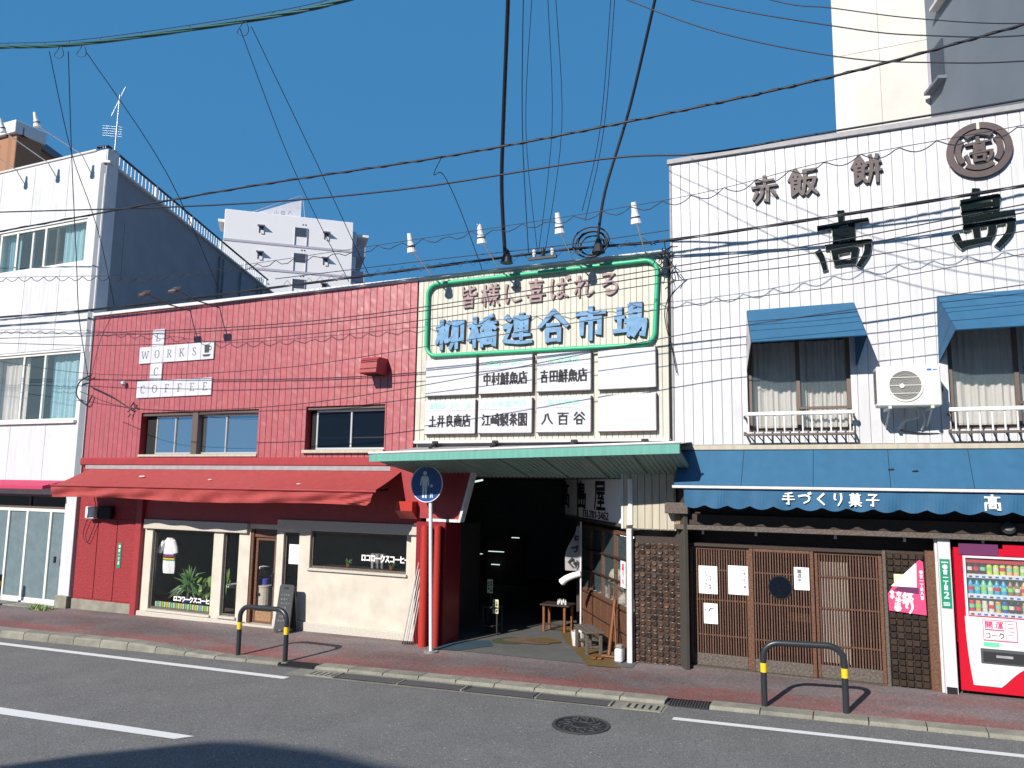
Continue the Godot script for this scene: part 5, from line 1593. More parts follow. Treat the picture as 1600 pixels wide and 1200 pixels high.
# ------------------------------------------------------------------ buildings far behind, and the house across the road
func far_buildings() -> void:
	# apartment block: local x along its front, z towards the street
	var a := thing("apartment_block", "white apartment block far behind the red cafe roof", "building", Vector3(-62.7, 0, -50.0))
	a.rotation.y = atan2(9.2, 10.6)
	var L := 14.0
	bc(a, "wall", Vector3(0, 0, -11), Vector3(L, 32.4, 0), M.far_white, 0.05)
	for k in 4:
		var y := 32.4 - 3.35 - k * 3.0
		bc(a, "floor_band", Vector3(0.02, y - 0.28, 0.0), Vector3(L - 0.02, y, 0.06), M.far_band, 0.01)
		for e in [[3.9, 0.5], [11.0, 0.5]]:
			var w := Node3D.new()
			w.name = numbered(a, "window")
			a.add_child(w, true)
			bc(w, "pane", Vector3(e[0] - 0.25, y + 1.0, 0.0), Vector3(e[0] + 0.25, y + 1.75, 0.05), M.far_dark)
			bc(w, "hood", Vector3(e[0] - 0.42, y + 1.76, 0.0), Vector3(e[0] + 0.42, y + 1.82, 0.55), M.far_band)
			bc(w, "frame", Vector3(e[0] - 0.05, y + 0.9, 0.05), Vector3(e[0] + 0.3, y + 1.3, 0.1), M.far_white)
		var c := Node3D.new()
		c.name = numbered(a, "window")
		a.add_child(c, true)
		bc(c, "pane", Vector3(7.55, y + 1.05, 0.0), Vector3(8.85, y + 2.05, 0.06), M.far_dark)
		bc(c, "surround", Vector3(7.5, y - 0.0, 0.0), Vector3(7.56, y + 2.1, 0.12), M.far_band)
		bc(c, "surround", Vector3(8.84, y - 0.0, 0.0), Vector3(8.9, y + 2.1, 0.12), M.far_band)
		for x in [8.3, 8.6]:
			bc(c, "vent", Vector3(x, y + 2.4, 0.0), Vector3(x + 0.12, y + 2.52, 0.06), M.far_dark)
		# balconies round the corner
		bc(a, "balcony", Vector3(L, y - 0.35, -9.0), Vector3(L + 1.6, y + 0.9, -1.0), M.far_band, 0.03)
		bc(a, "balcony_wall", Vector3(L, y + 0.9, -1.1), Vector3(L + 0.5, y + 2.6, -1.0), M.far_white, 0.03)
	bc(a, "eave", Vector3(L, 31.0, -10), Vector3(L + 1.9, 31.3, -0.8), M.far_white, 0.03)
	bc(a, "balcony", Vector3(-0.7, 31.0, -4), Vector3(0, 31.35, -0.5), M.far_white, 0.03)
	obj("roof_billboard", prism([Vector2(2.6, 32.4), Vector2(8.1, 32.4), Vector2(8.1, 34.7), Vector2(6.9, 34.3)], -1.2, -1.0), M.board_white, a)
	letters(a, "一山田八", Vector3(4.6, 32.75, -1.0), Vector3(0.75, 0.12, 0), 0.5, 0.5, 0.05, 0.02, M.far_band, false)
	obj("billboard_frame", tube([Vector3(2.6, 32.6, -1.1), Vector3(8.0, 35.3, -1.1), Vector3(8.3, 34.7, -1.1), Vector3(8.6, 32.4, -1.3)], 0.05, 5), M.far_band, a)
	# tall building behind the sweet shop
	var t := thing("tall_building", "tall cream building behind the sweet shop, with shade coloured into its blue-grey side wing", "building", Vector3(0, 0, -15))
	bc(t, "front_wall", Vector3(-0.14, 0, -9), Vector3(2.65, 34, -0.03), M.far_band, 0.02)
	for k in 12:
		for j in 2:
			bc(t, "wall_panel", Vector3(-0.15 + j * 1.405, k * 2.85, -0.03), Vector3(1.248 + j * 1.405, k * 2.85 + 2.84, 0.0), M.far_cream, 0.006)
	var d := Vector3(0.29, 0, 0.957)
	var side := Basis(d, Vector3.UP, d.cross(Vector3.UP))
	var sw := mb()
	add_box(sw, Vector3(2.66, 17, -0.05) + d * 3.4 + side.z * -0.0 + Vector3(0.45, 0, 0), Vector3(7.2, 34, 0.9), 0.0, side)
	obj("side_wing", sw.commit(), M.far_grey, t)  # the shade of this face is put into its colour
	# openings on the wing: face points to local -z of side, i.e. towards -x
	var out := -side.z if side.z.x > 0.0 else side.z
	var face := Vector3(2.66, 0, -0.05) + Vector3(0.45, 0, 0) + out * 0.45
	for e in [[0.35, 15.2, 0.9, 1.25], [1.1, 17.6, 1.6, 1.6]]:
		var w := Node3D.new()
		w.name = numbered(t, "window")
		t.add_child(w, true)
		var c: Vector3 = face + d * (e[0] - 0.2 + e[2] / 2) + Vector3(0, e[1] + e[3] / 2, 0)
		var s1 := mb()
		add_box(s1, c + out * 0.02, Vector3(e[2], e[3], 0.06), 0.0, side)
		obj("pane", s1.commit(), M.far_dark, w)
		var s2 := mb()
		add_box(s2, c + out * 0.12 + Vector3(0, -e[3] / 2 - 0.06, 0), Vector3(e[2] + 0.2, 0.1, 0.25), 0.0, side)
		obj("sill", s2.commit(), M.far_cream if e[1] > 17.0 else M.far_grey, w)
		var s3 := mb()
		add_box(s3, c + out * 0.06 - d * e[2] * 0.5, Vector3(0.08, e[3], 0.1), 0.0, side)
		obj("frame", s3.commit(), M.far_band, w)
	# brown house behind the white building
	var h := thing("brown_house", "brown building with dark side wall behind the white building", "building", Vector3(-28.8, 0, -6))
	var hd := Vector3(-0.408, 0, -0.913)
	var hs := Basis(hd, Vector3.UP, hd.cross(Vector3.UP))
	bc(h, "front_wall", Vector3(-4, 0, -1.0), Vector3(0, 15.6, 0), M.far_brown, 0.02)
	var hw := mb()
	add_box(hw, Vector3(-0.2, 7.8, -0.02) + hd * 4.5, Vector3(9, 15.6, 0.4), 0.0, hs)
	obj("side_wall", hw.commit(), M.far_brown, h)
	bc(h, "roof_edge", Vector3(-4.2, 15.6, -1.1), Vector3(0.1, 16.1, 0.15), M.far_white, 0.02)
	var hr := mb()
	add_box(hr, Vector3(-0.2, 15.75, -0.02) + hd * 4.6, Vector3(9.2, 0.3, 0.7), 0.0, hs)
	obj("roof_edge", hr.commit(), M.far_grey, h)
	bc(h, "window", Vector3(-1.5, 13.2, 0.0), Vector3(-0.95, 15.3, 0.04), M.far_dark)
	# house across the road, behind the camera: its roof shades the near road
	var o := thing("opposite_house", "house across the road whose shadow falls on the near lane", "building", Vector3(0, 0, 20))
	obj("wall", prism([Vector2(-11.9, -1), Vector2(12, -1), Vector2(12, 9.5), Vector2(-7.6, 9.56), Vector2(-9.4, 9.68), Vector2(-10.3, 9.6), Vector2(-10.6, 9.5), Vector2(-11.25, 8.93), Vector2(-11.9, 8.1)], 0.0, 7.0), M.far_cream, o)
	for k in 6:
		bc(o, "window", Vector3(-9.6 + k * 3.4, 5.0, -0.05), Vector3(-8.0 + k * 3.4, 6.4, 0.0), M.far_dark)

# ------------------------------------------------------------------ street furniture
func street_things() -> void:
	for e in [[Vector3(-9.16, 0, 1.82), 0.99, "black U-shaped barrier with yellow bands in front of the red cafe", -0.05], [Vector3(-1.15, 0, 1.36), 0.93, "black U-shaped barrier with yellow bands before the lattice doors", 0.10]]:
		var p: Vector3 = e[0]
		var w: float = e[1]
		p.y = pave_y(p.x, p.z) - 0.01
		var t := thing("street_barrier", e[2], "barrier", p, "U-shaped street barriers", e[3])
		var pts := [Vector3(0, -0.1, 0), Vector3(0, 0.6, 0)]
		for k in 9:
			var a := PI - PI / 2 * k / 8.0
			pts.append(Vector3(0.19 + cos(a) * 0.19, 0.61 + sin(a) * 0.17, 0))
		for k in 9:
			var a := PI / 2 - PI / 2 * k / 8.0
			pts.append(Vector3(w - 0.19 + cos(a) * 0.19, 0.61 + sin(a) * 0.17 + w * SLOPE, 0))
		pts.append(Vector3(w, 0.6, 0))
		pts.append(Vector3(w, -0.1, 0))
		obj("hoop", tube(pts, 0.038, 14), M.barrier, t)
		for x in [0.0, w]:
			obj("yellow_band", tube([Vector3(x, 0.42 + x * SLOPE, 0), Vector3(x, 0.53 + x * SLOPE, 0)], 0.0405, 14), M.yellow_band, t)
			obj("foot", tube([Vector3(x, -0.02 + x * SLOPE, 0), Vector3(x, 0.015 + x * SLOPE, 0)], 0.06, 12), M.concrete_b, t)
	var bo := thing("bollard", "dark bollard with an orange band at the left picture edge", "bollard", Vector3(-17.38, gy(-17.38), 0.42))
	obj("post", tube([Vector3(0, -0.1, 0), Vector3(0, 0.62, 0), Vector3(0, 0.66, 0)], 0.05, 12), M.barrier, bo)
	obj("band", tube([Vector3(0, 0.42, 0), Vector3(0, 0.52, 0)], 0.053, 12), M.yellow_band, bo)
	# pedestrian sign
	var s := thing("pedestrian_sign", "round blue pedestrian sign on a slim white pole by the market", "traffic sign", Vector3(-6.34, pave_y(-6.34, 0.56), 0.56))
	obj("pole", tube([Vector3(0, -0.1, 0), Vector3(-0.1, 2.95, 0)], 0.031, 12), M.pole_white, s)
	obj("foot", tube([Vector3(0, -0.02, 0), Vector3(0, 0.02, 0)], 0.12, 14), M.concrete, s)
	var dsc := Node3D.new()
	dsc.name = "sign_disc"
	s.add_child(dsc)
	dsc.position = Vector3(-0.14, 2.67, 0.04)
	obj("plate", disc(0.30, 0.006, 40), M.sign_blue, dsc)
	obj("rim", ring_mesh(0.288, 0.302, 0.010, 40), M.pole_white, dsc)
	var man := mb()
	for poly in [[[-0.055, 0.13], [0.055, 0.13], [0.075, 0.08], [0.085, -0.03], [0.065, -0.035], [0.05, 0.06], [0.045, -0.02], [-0.045, -0.02], [-0.05, 0.06], [-0.07, -0.03], [-0.09, -0.025], [-0.075, 0.08]], [[-0.045, -0.02], [-0.003, -0.02], [-0.008, -0.23], [-0.045, -0.23]], [[0.003, -0.02], [0.045, -0.02], [0.042, -0.23], [0.008, -0.23]]]:
		var pp := PackedVector2Array()
		for q in poly: pp.append(Vector2(q[0] - 0.035, q[1]))
		add_prism(man, pp, 0.0, 0.009)
	for c in [[-0.035, 0.175, 0.036]]:
		var pp := PackedVector2Array()
		for k in 14: pp.append(Vector2(c[0] + cos(TAU * k / 14) * c[2], c[1] + sin(TAU * k / 14) * c[2]))
		add_prism(man, pp, 0.0, 0.009)
	obj("adult_mark", man.commit(), M.sign_white, dsc)
	var kid := mb()
	for poly in [[[-0.028, -0.06], [0.028, -0.06], [0.045, -0.12], [0.03, -0.125], [0.022, -0.10], [0.022, -0.15], [-0.022, -0.15], [-0.022, -0.10], [-0.05, -0.05], [-0.06, -0.062]], [[-0.022, -0.15], [-0.002, -0.15], [-0.006, -0.225], [-0.026, -0.225]], [[0.002, -0.15], [0.022, -0.15], [0.03, -0.225], [0.01, -0.225]]]:
		var pp := PackedVector2Array()
		for q in poly: pp.append(Vector2(q[0] + 0.095, q[1]))
		add_prism(kid, pp, 0.0, 0.009)
	var hp := PackedVector2Array()
	for k in 12: hp.append(Vector2(0.095 + cos(TAU * k / 12) * 0.024, -0.03 + sin(TAU * k / 12) * 0.024))
	add_prism(kid, hp, 0.0, 0.009)
	obj("child_mark", kid.commit(), M.sign_white, dsc)
	# rods leaning beside the red posts
	for k in 5:
		var l: String = ["leftmost", "second", "third", "fourth", "rightmost"][k]
		var r := thing("leaning_rod", "thin pale rod leaning beside the red posts, %s of five" % l, "rod", Vector3(-7.02 + k * 0.036, gy(-7.0) + 0.0, 0.33 - k * 0.012), "rods leaning by the cafe corner")
		obj("rod", tube([Vector3(0, 0, 0), Vector3(0.22 - k * 0.012, 1.78 - k * 0.03, -0.24)], 0.010, 6), M.trim_white if k % 2 else M.aluminium, r)
		obj("rod_foot", tube([Vector3(0, 0, 0), Vector3(0.006, 0.05, -0.007)], 0.013, 6), M.iron, r)
	# weeds at the foot of the corner post
	var w := thing("weed_tuft", "small green weed tuft at the foot of the white corner post", "weed", Vector3(-15.95, gy(-15.95), 0.42))
	var lf := mb()
	for k in 90:
		var q := Vector3(rng.randf_range(-0.28, 0.28), 0.0, rng.randf_range(-0.12, 0.12))
		var tip := q + Vector3(rng.randf_range(-0.09, 0.09), rng.randf_range(0.04, 0.14), rng.randf_range(-0.09, 0.09))
		var sd := Vector3(rng.randf_range(-1, 1), 0, rng.randf_range(-1, 1)).normalized() * 0.014
		tri(lf, q - sd, q + sd, tip)
	obj("leaves", lf.commit(), M.leaf_b, w)

# ------------------------------------------------------------------ things in the cafe windows
func can_mesh() -> ArrayMesh:
	return lathe([[0.0, 0.115], [0.022, 0.115], [0.026, 0.108], [0.026, 0.006], [0.022, 0.0], [0.0, 0.0]], 10)

func cafe_things() -> void:
	var j := thing("cycling_jersey", "white short-sleeved cycling jersey with rainbow stripes hanging in the cafe window", "jersey", Vector3(-13.07, 0.66, -0.24))
	# torso outline with sleeves, slightly bellied
	var half := func(v: float) -> float: return 0.175 + 0.012 * sin(v * 9.0)
	var body := mb()
	var P := func(u: float, v: float) -> Vector3:
		var w: float = half.call(v) * (1.0 - 0.10 * (1.0 - v)) if v < 0.86 else lerpf(half.call(0.86), 0.07, (v - 0.86) / 0.14)
		return Vector3(u * w + 0.02 * (1.0 - v), v * 0.72, 0.05 * cos(u * PI / 2) + 0.006 * sin(u * 7.0 + v * 5.0))
	for i in 10:
		for k in 14:
			var q := []
			for c in [[0, 0], [1, 0], [1, 1], [0, 1]]:
				q.append(P.call(-1.0 + 2.0 * (i + c[0]) / 10.0, (k + c[1]) / 14.0))
			quad(body, q[0], q[1], q[2], q[3])
			var off := Vector3(0, 0, -0.06)
			quad(body, Vector3(q[3].x, q[3].y, -0.02), Vector3(q[2].x, q[2].y, -0.02), Vector3(q[1].x, q[1].y, -0.02), Vector3(q[0].x, q[0].y, -0.02))
	obj("body", body.commit(), M.cloth, j)
	for s in [-1.0, 1.0]:
		obj("sleeve", tube([Vector3(s * 0.12, 0.63, 0.01), Vector3(s * 0.20, 0.52, 0.02), Vector3(s * 0.245, 0.38, 0.03)], 0.065, 10, 0.05), M.cloth, j)
		obj("cuff", tube([Vector3(s * 0.236, 0.41, 0.028), Vector3(s * 0.246, 0.376, 0.03)], 0.054, 10), M.stripe_black, j)
	var bands := ["stripe_blue", "stripe_red", "stripe_black", "stripe_yellow", "stripe_green"]
	for k in 5:
		var st := mb()
		var v0 := 0.50 - k * 0.036
		var v1 := v0 + 0.034
		for i in 12:
			var a := -1.0 + 2.0 * i / 12.0
			var c := -1.0 + 2.0 * (i + 1) / 12.0
			var z := Vector3(0, 0, 0.004)
			quad(st, P.call(a, v0) + z, P.call(c, v0) + z, P.call(c, v1) + z, P.call(a, v1) + z)
		obj("stripe", st.commit(), M[bands[k]], j)
	obj("hanger", tube([Vector3(-0.1, 0.69, 0), Vector3(0, 0.74, 0), Vector3(0.1, 0.69, 0)], 0.008, 6), M.wood_light, j)
	obj("hanger_hook", tube([Vector3(0, 0.74, 0), Vector3(0.0, 0.80, 0), Vector3(0.03, 0.82, 0)], 0.004, 5), M.iron, j)
	# spiky house plant
	var p := thing("dracaena_plant", "spiky long-leaved house plant in the cafe window", "house plant", Vector3(-12.66, -0.02, -0.42))
	obj("pot", lathe([[0.0, 0.0], [0.09, 0.0], [0.115, 0.2], [0.11, 0.2], [0.0, 0.18]], 16), M.pot, p)
	obj("stem", tube([Vector3(0, 0.15, 0), Vector3(0.02, 0.45, 0)], 0.03, 8), M.wood_grey, p)
	var lv := mb()
	for k in 70:
		var a := rng.randf() * TAU
		var el := rng.randf_range(-0.5, 1.35)
		var ln := rng.randf_range(0.28, 0.5)
		var base := Vector3(0.02, 0.42 + rng.randf_range(-0.08, 0.1), 0)
		var dir := Vector3(cos(a) * cos(el), sin(el), sin(a) * cos(el) * 0.7)
		var sidev := dir.cross(Vector3(0.1, 0.3, 1)).normalized() * 0.017
		var m1 := base + dir * ln * 0.5 + Vector3(0, 0.02, 0)
		var tip := base + dir * ln + Vector3(0, -0.10 * cos(el), 0)
		quad(lv, base - sidev * 0.5, base + sidev * 0.5, m1 + sidev, m1 - sidev)
		tri(lv, m1 - sidev, m1 + sidev, tip)
	obj("leaves", lv.commit(), M.leaf, p)
	var p2 := thing("broad_leaf_plant", "yellow-green broad-leaved plant beside the spiky house plant", "house plant", Vector3(-12.22, -0.02, -0.42))
	obj("pot", lathe([[0.0, 0.0], [0.08, 0.0], [0.10, 0.17], [0.095, 0.17], [0.0, 0.15]], 16), M.pot, p2)
	for k in 16:
		var a := rng.randf() * TAU
		var hgt := rng.randf_range(0.28, 0.62)
		var c := Vector3(cos(a) * rng.randf_range(0.03, 0.15), hgt, sin(a) * 0.12)
		var st := mb()
		var fwd := Vector3(cos(a) * 0.5, rng.randf_range(-0.2, 0.8), 0.7).normalized()
		var r1 := fwd.cross(Vector3.UP).normalized() * rng.randf_range(0.035, 0.06)
		var u1 := r1.cross(fwd).normalized() * rng.randf_range(0.06, 0.10)
		for q in 10:
			var a0 := TAU * q / 10.0
			var a1 := TAU * (q + 1) / 10.0
			tri(st, c, c + r1 * cos(a0) + u1 * sin(a0) + fwd * -0.012, c + r1 * cos(a1) + u1 * sin(a1) + fwd * -0.012)
		add_tube(st, [Vector3(0, 0.15, 0), c], 0.004, 4)
		obj("leaf", st.commit(), M.leaf_b, p2)
	# row of small cans along the window
	var cm := can_mesh()
	for k in 25:
		var o := obj("drink_can", cm, M["drink_%d" % [11, 5, 11, 3, 11, 1][k % 6]], self, Vector3(-13.24 + k * 0.064, -0.018, -0.16 - 0.004 * (k % 2)))
		tag(o, "small pale can in the row along the cafe window ledge", "can", "cans in a row in the cafe window")
	# white shelf seen through the narrow window
	var ns := thing("small_table", "small white table with a plant behind the narrow cafe window", "table", Vector3(-11.68, -0.3, -0.62))
	bc(ns, "table_top", Vector3(-0.12, 0.74, -0.2), Vector3(0.3, 0.78, 0.2), M.trim_white)
	for x in [-0.09, 0.27]:
		bc(ns, "leg", Vector3(x - 0.015, 0.0, 0.15), Vector3(x + 0.015, 0.74, 0.18), M.trim_white)
	var lp := thing("trailing_plant", "drooping green leaves beside the small white table in the narrow window", "house plant", Vector3(-11.66, 0.55, -0.42))
	var tl := mb()
	for k in 16:
		var q := Vector3(rng.randf_range(-0.05, 0.08), rng.randf_range(-0.1, 0.22), rng.randf_range(-0.05, 0.05))
		var e := q + Vector3(rng.randf_range(-0.04, 0.06), -rng.randf_range(0.1, 0.26), 0.03)
		var sd := Vector3(0.016, 0.003, 0)
		tri(tl, q - sd, q + sd, e)
		tri(tl, q - sd, q + sd, q + Vector3(0, 0.07, 0))
	obj("leaves", tl.commit(), M.leaf_b, lp)
	# counter things seen through the door
	var bxw := thing("wooden_crate", "pale wooden crate on the counter behind the cafe door", "crate", Vector3(-10.84, 0.695, -0.62))
	bc(bxw, "crate_body", Vector3(-0.2, 0.0, -0.15), Vector3(0.2, 0.14, 0.12), M.wood_light, 0.01)
	bc(bxw, "crate_lid", Vector3(-0.18, 0.142, -0.12), Vector3(0.03, 0.18, 0.1), M.paper, 0.01)
	var ct := thing("door_counter", "dark counter behind the cafe door", "counter", Vector3(-10.80, -0.3, -0.67))
	bc(ct, "counter_top", Vector3(-0.35, 0.94, -0.25), Vector3(0.35, 0.993, 0.2), M.wood_dark)
	bc(ct, "counter_leg", Vector3(-0.33, 0.0, -0.22), Vector3(-0.28, 0.94, 0.15), M.wood_dark)
	bc(ct, "counter_leg", Vector3(0.28, 0.0, -0.22), Vector3(0.33, 0.94, 0.15), M.wood_dark)
	var dp := thing("water_dispenser", "cream drink dispenser with blue lid behind the cafe door", "dispenser", Vector3(-10.53, 0.20, -0.28))
	obj("tank", lathe([[0.0, 0.0], [0.13, 0.0], [0.14, 0.02], [0.14, 0.34], [0.15, 0.35], [0.15, 0.38], [0.0, 0.39]], 18), M.cream_wall, dp)
	obj("lid", lathe([[0.0, 0.39], [0.07, 0.39], [0.075, 0.50], [0.0, 0.51]], 14), M.stripe_blue, dp)
	obj("spout", disc(0.028, 0.02, 12), M.iron, dp, Vector3(-0.01, 0.22, 0.14))
	var sb := thing("stool", "low dark stool under the cream drink dispenser", "stool", Vector3(-10.53, -0.036, -0.28))
	bc(sb, "seat", Vector3(-0.17, 0.19, -0.14), Vector3(0.17, 0.235, 0.14), M.wood_grey)
	for q in [[-0.14, 0.1], [0.14, 0.1], [-0.14, -0.1], [0.14, -0.1]]:
		bc(sb, "leg", Vector3(q[0] - 0.018, -0.15, q[1] - 0.018), Vector3(q[0] + 0.018, 0.19, q[1] + 0.018), M.wood_grey)
	for k in 3:
		var pk := bx(self, "paper_packet", Vector3(-10.56 + k * 0.022, 0.722 + k * 0.054, -0.58), Vector3(0.15 - k * 0.03, 0.05, 0.12), M.paper, 0.008)
		tag(pk, ["white paper packet at the bottom of the little pile behind the door", "white paper packet in the middle of the little pile behind the door", "white paper packet on top of the little pile behind the door"][k], "packet", "packets piled behind the cafe door")
	# notice in the narrow pane, chalkboard before it
	var nt := bx(self, "window_notice", Vector3(-9.68, 1.22, -0.055), Vector3(0.24, 0.36, 0.004), M.paper, 0.0)
	tag(nt, "white paper notice on the narrow pane above the chalkboard", "notice")
	var cb := thing("chalkboard_sign", "grey folding chalkboard sign leaning by the cafe door", "sign board", Vector3(-9.55, gy(-9.55) + 0.0, 0.24))
	for s in [1.0, -1.0]:
		var pn := Node3D.new()
		pn.name = numbered(cb, "panel")
		cb.add_child(pn, true)
		pn.rotation.x = -0.13 * s
		pn.position = Vector3(0, 0, 0.11 * s)
		obj("board", prism([Vector2(-0.17, 0.0), Vector2(-0.10, 0.0), Vector2(-0.09, 0.05), Vector2(0.09, 0.05), Vector2(0.10, 0.0), Vector2(0.17, 0.0), Vector2(0.16, 0.80), Vector2(0.13, 0.83), Vector2(-0.13, 0.83), Vector2(-0.16, 0.80)], -0.012, 0.012), M.chalk, pn)
		bc(pn, "handle_slot", Vector3(-0.05, 0.755, 0.012), Vector3(0.05, 0.785, 0.0135), M.black, 0.0)
		if s > 0.0:
			for k in 7:
				var y := 0.65 - k * 0.075
				letters(pn, ["くりなに", "れる八", "コーヒー", "りくな", "スコに", "八百", "れに子"][k], Vector3(-0.09 + 0.01 * (k % 3), y, 0.0125), Vector3(0.055, 0.002, 0), 0.036, 0.034, 0.004, 0.001, M.trim_grey, false)
	bc(cb, "sand_weight", Vector3(-0.08, 0.0, -0.05), Vector3(0.08, 0.07, 0.05), M.trim_white, 0.02)
	# items on the long window sill
	for e in [[-8.55, "pot", "small dark pot plant on the sill at the middle of the long cafe window"], [-7.62, "pot", "small leafy pot plant under the white window lettering"]]:
		var q := thing("sill_plant", e[2], "pot plant", Vector3(e[0], 1.04, -0.2), "pot plants on the long window sill")
		obj("pot", lathe([[0.0, 0.0], [0.035, 0.0], [0.045, 0.06], [0.0, 0.055]], 12), M.wood_orange, q)
		var st := mb()
		for k in 14:
			var a := rng.randf() * TAU
			var tip := Vector3(cos(a) * 0.07, rng.randf_range(0.08, 0.16), sin(a) * 0.05)
			tri(st, Vector3(-0.012, 0.05, 0), Vector3(0.012, 0.05, 0), tip)
			tri(st, tip * 0.7 - Vector3(0.014, 0, 0), tip * 0.7 + Vector3(0.014, 0, 0), tip)
		obj("leaves", st.commit(), M.leaf, q)
	var shelf := thing("window_counter", "dark counter inside the long cafe window", "counter", Vector3(-8.24, 0.98, -0.3))
	bc(shelf, "top", Vector3(-1.0, 0.0, -0.2), Vector3(1.0, 0.045, 0.14), M.wood_dark)
	bc(shelf, "support", Vector3(-0.95, -1.3, -0.15), Vector3(-0.9, 0.0, 0.1), M.wood_dark)
	bc(shelf, "support", Vector3(0.9, -1.3, -0.15), Vector3(0.95, 0.0, 0.1), M.wood_dark)
	for k in 3:
		var o := obj("paper_cup_stack", lathe([[0.0, 0.0], [0.03, 0.0], [0.045, 0.26], [0.0, 0.265]], 12), M.trim_grey, self, Vector3(-8.12 + k * 0.10, 1.025, -0.35))
		tag(o, ["pale tall cup stack behind the long window, leftmost of three", "pale tall cup stack behind the long window, middle of three", "pale tall cup stack behind the long window, rightmost of three"][k], "cups", "cup stacks behind the long window")

# ------------------------------------------------------------------ things at the market entrance
func market_things() -> void:
	var st := thing("market_stand", "dark metal stand with yellow paper signs inside the market entrance", "stand", Vector3(-6.05, gy(-6.05), -1.1))
	for q in [[-0.14, -0.1], [0.14, -0.1], [-0.14, 0.1], [0.14, 0.1]]:
		bc(st, "leg", Vector3(q[0] - 0.014, 0.0, q[1] - 0.014), Vector3(q[0] + 0.014, 0.46, q[1] + 0.014), M.iron)
	bc(st, "tray", Vector3(-0.17, 0.46, -0.13), Vector3(0.17, 0.49, 0.13), M.iron)
	bc(st, "shelf", Vector3(-0.15, 0.14, -0.11), Vector3(0.15, 0.16, 0.11), M.iron)
	obj("post", tube([Vector3(-0.04, 0.49, 0), Vector3(-0.04, 0.95, 0)], 0.012, 6), M.iron, st)
	for e in [[-0.045, 0.83, 0.02], [0.12, 0.50, 0.12]]:
		var s := bx(st, "paper_sign", Vector3(e[0], e[1], e[2]), Vector3(0.105, 0.24, 0.006), M.paper_yellow, 0.0)
		letters(s, "土井八百", Vector3(0.022, 0.08, 0.003), Vector3(0, -0.052, 0), 0.036, 0.042, 0.009, 0.001, M.ink, false)
		letters(s, "田中市", Vector3(-0.024, 0.06, 0.003), Vector3(0, -0.052, 0), 0.034, 0.04, 0.008, 0.001, M.ink, false)
	var fl := thing("banner", "grey shop banner with black lettering on a white pole in the arcade", "banner", Vector3(-4.42, gy(-4.42), -1.2))
	obj("pole", tube([Vector3(0, -0.02, 0), Vector3(0.0, 2.0, 0)], 0.016, 8), M.pole_white, fl)
	obj("pole_foot", lathe([[0.0, 0.0], [0.12, 0.0], [0.12, 0.03], [0.03, 0.05], [0.0, 0.05]], 14), M.trim_white, fl)
	var cl := mb()
	var P := func(u: float, v: float) -> Vector3:
		var w := 0.08 + 0.20 * smoothstep(0.0, 0.7, v)
		return Vector3(-u * w, 1.92 - v * 0.76, 0.02 * sin(u * 5.0 + v * 4.0) + 0.01)
	for i in 8:
		for k in 12:
			var q := []
			for c in [[0, 0], [0, 1], [1, 1], [1, 0]]:
				q.append(P.call((i + c[0]) / 8.0, (k + c[1]) / 12.0))
			quad(cl, q[3], q[2], q[1], q[0])
			var dd := Vector3(0, 0, -0.004)
			quad(cl, q[0] + dd, q[1] + dd, q[2] + dd, q[3] + dd)
	obj("cloth", cl.commit(), M.trim_grey, fl)
	for e in [["く", -0.17, 1.30, 0.16], ["り", -0.08, 1.27, 0.12], ["づ", -0.10, 1.52, 0.12], ["に", -0.06, 1.72, 0.08]]:
		obj("letter", glyph(e[0], e[3], e[3] * 1.1, 0.03, 0.004), M.ink, fl, Vector3(e[1], e[2], 0.035))
	obj("rolled_end", tube(curve([Vector3(0.01, 1.12, 0.03), Vector3(-0.12, 1.08, 0.05), Vector3(-0.25, 1.02, 0.04), Vector3(-0.34, 0.95, 0.03)]), 0.05, 10, 0.065), M.cloth, fl)
	# wooden bench along the splayed front
	var be := thing("wooden_bench", "small brown wooden bench before the splayed shop window", "bench", Vector3(-4.02, gy(-4.02), -0.42))
	be.rotation.y = -0.97
	for k in 3:
		bc(be, "seat_board", Vector3(-0.36, 0.33, -0.15 + k * 0.102), Vector3(0.36, 0.36, -0.054 + k * 0.102), M.wood_grey, 0.006)
	for q in [[-0.3, -0.11], [0.3, -0.11], [-0.3, 0.11], [0.3, 0.11]]:
		bc(be, "leg", Vector3(q[0] - 0.025, 0.0, q[1] - 0.025), Vector3(q[0] + 0.025, 0.33, q[1] + 0.025), M.wood_grey)
	for x in [-0.3, 0.3]:
		bc(be, "rail", Vector3(x - 0.012, 0.10, -0.085), Vector3(x + 0.012, 0.14, 0.085), M.wood_grey)
	var pk := thing("wooden_easel", "narrow orange-brown wooden easel leaning at the shop corner", "easel", Vector3(-3.58, gy(-3.58), -0.08))
	obj("board", tube([Vector3(0, 0.03, 0.0), Vector3(0.06, 0.86, -0.14)], 0.034, 4), M.wood_orange, pk)
	obj("strut", tube([Vector3(0.14, 0.02, 0.06), Vector3(0.05, 0.78, -0.12)], 0.014, 4), M.wood_orange, pk)
	obj("foot", tube([Vector3(-0.1, 0.03, 0.03), Vector3(0.18, 0.03, 0.05)], 0.02, 4), M.wood_orange, pk)
	var wb := thing("concrete_weight", "white concrete weight block at the shop corner", "weight", Vector3(-3.36, gy(-3.36), 0.12))
	bc(wb, "block", Vector3(-0.06, 0.0, -0.12), Vector3(0.06, 0.20, 0.06), M.trim_white, 0.02)
	bc(wb, "cap", Vector3(-0.05, 0.20, -0.09), Vector3(0.05, 0.25, 0.03), M.concrete, 0.02)
	var bu := thing("white_bucket", "white bucket under the wooden bench", "bucket", Vector3(-4.3, gy(-4.3), -0.75))
	obj("shell", lathe([[0.0, 0.0], [0.10, 0.0], [0.13, 0.24], [0.12, 0.24], [0.0, 0.05]], 16), M.trim_white, bu)
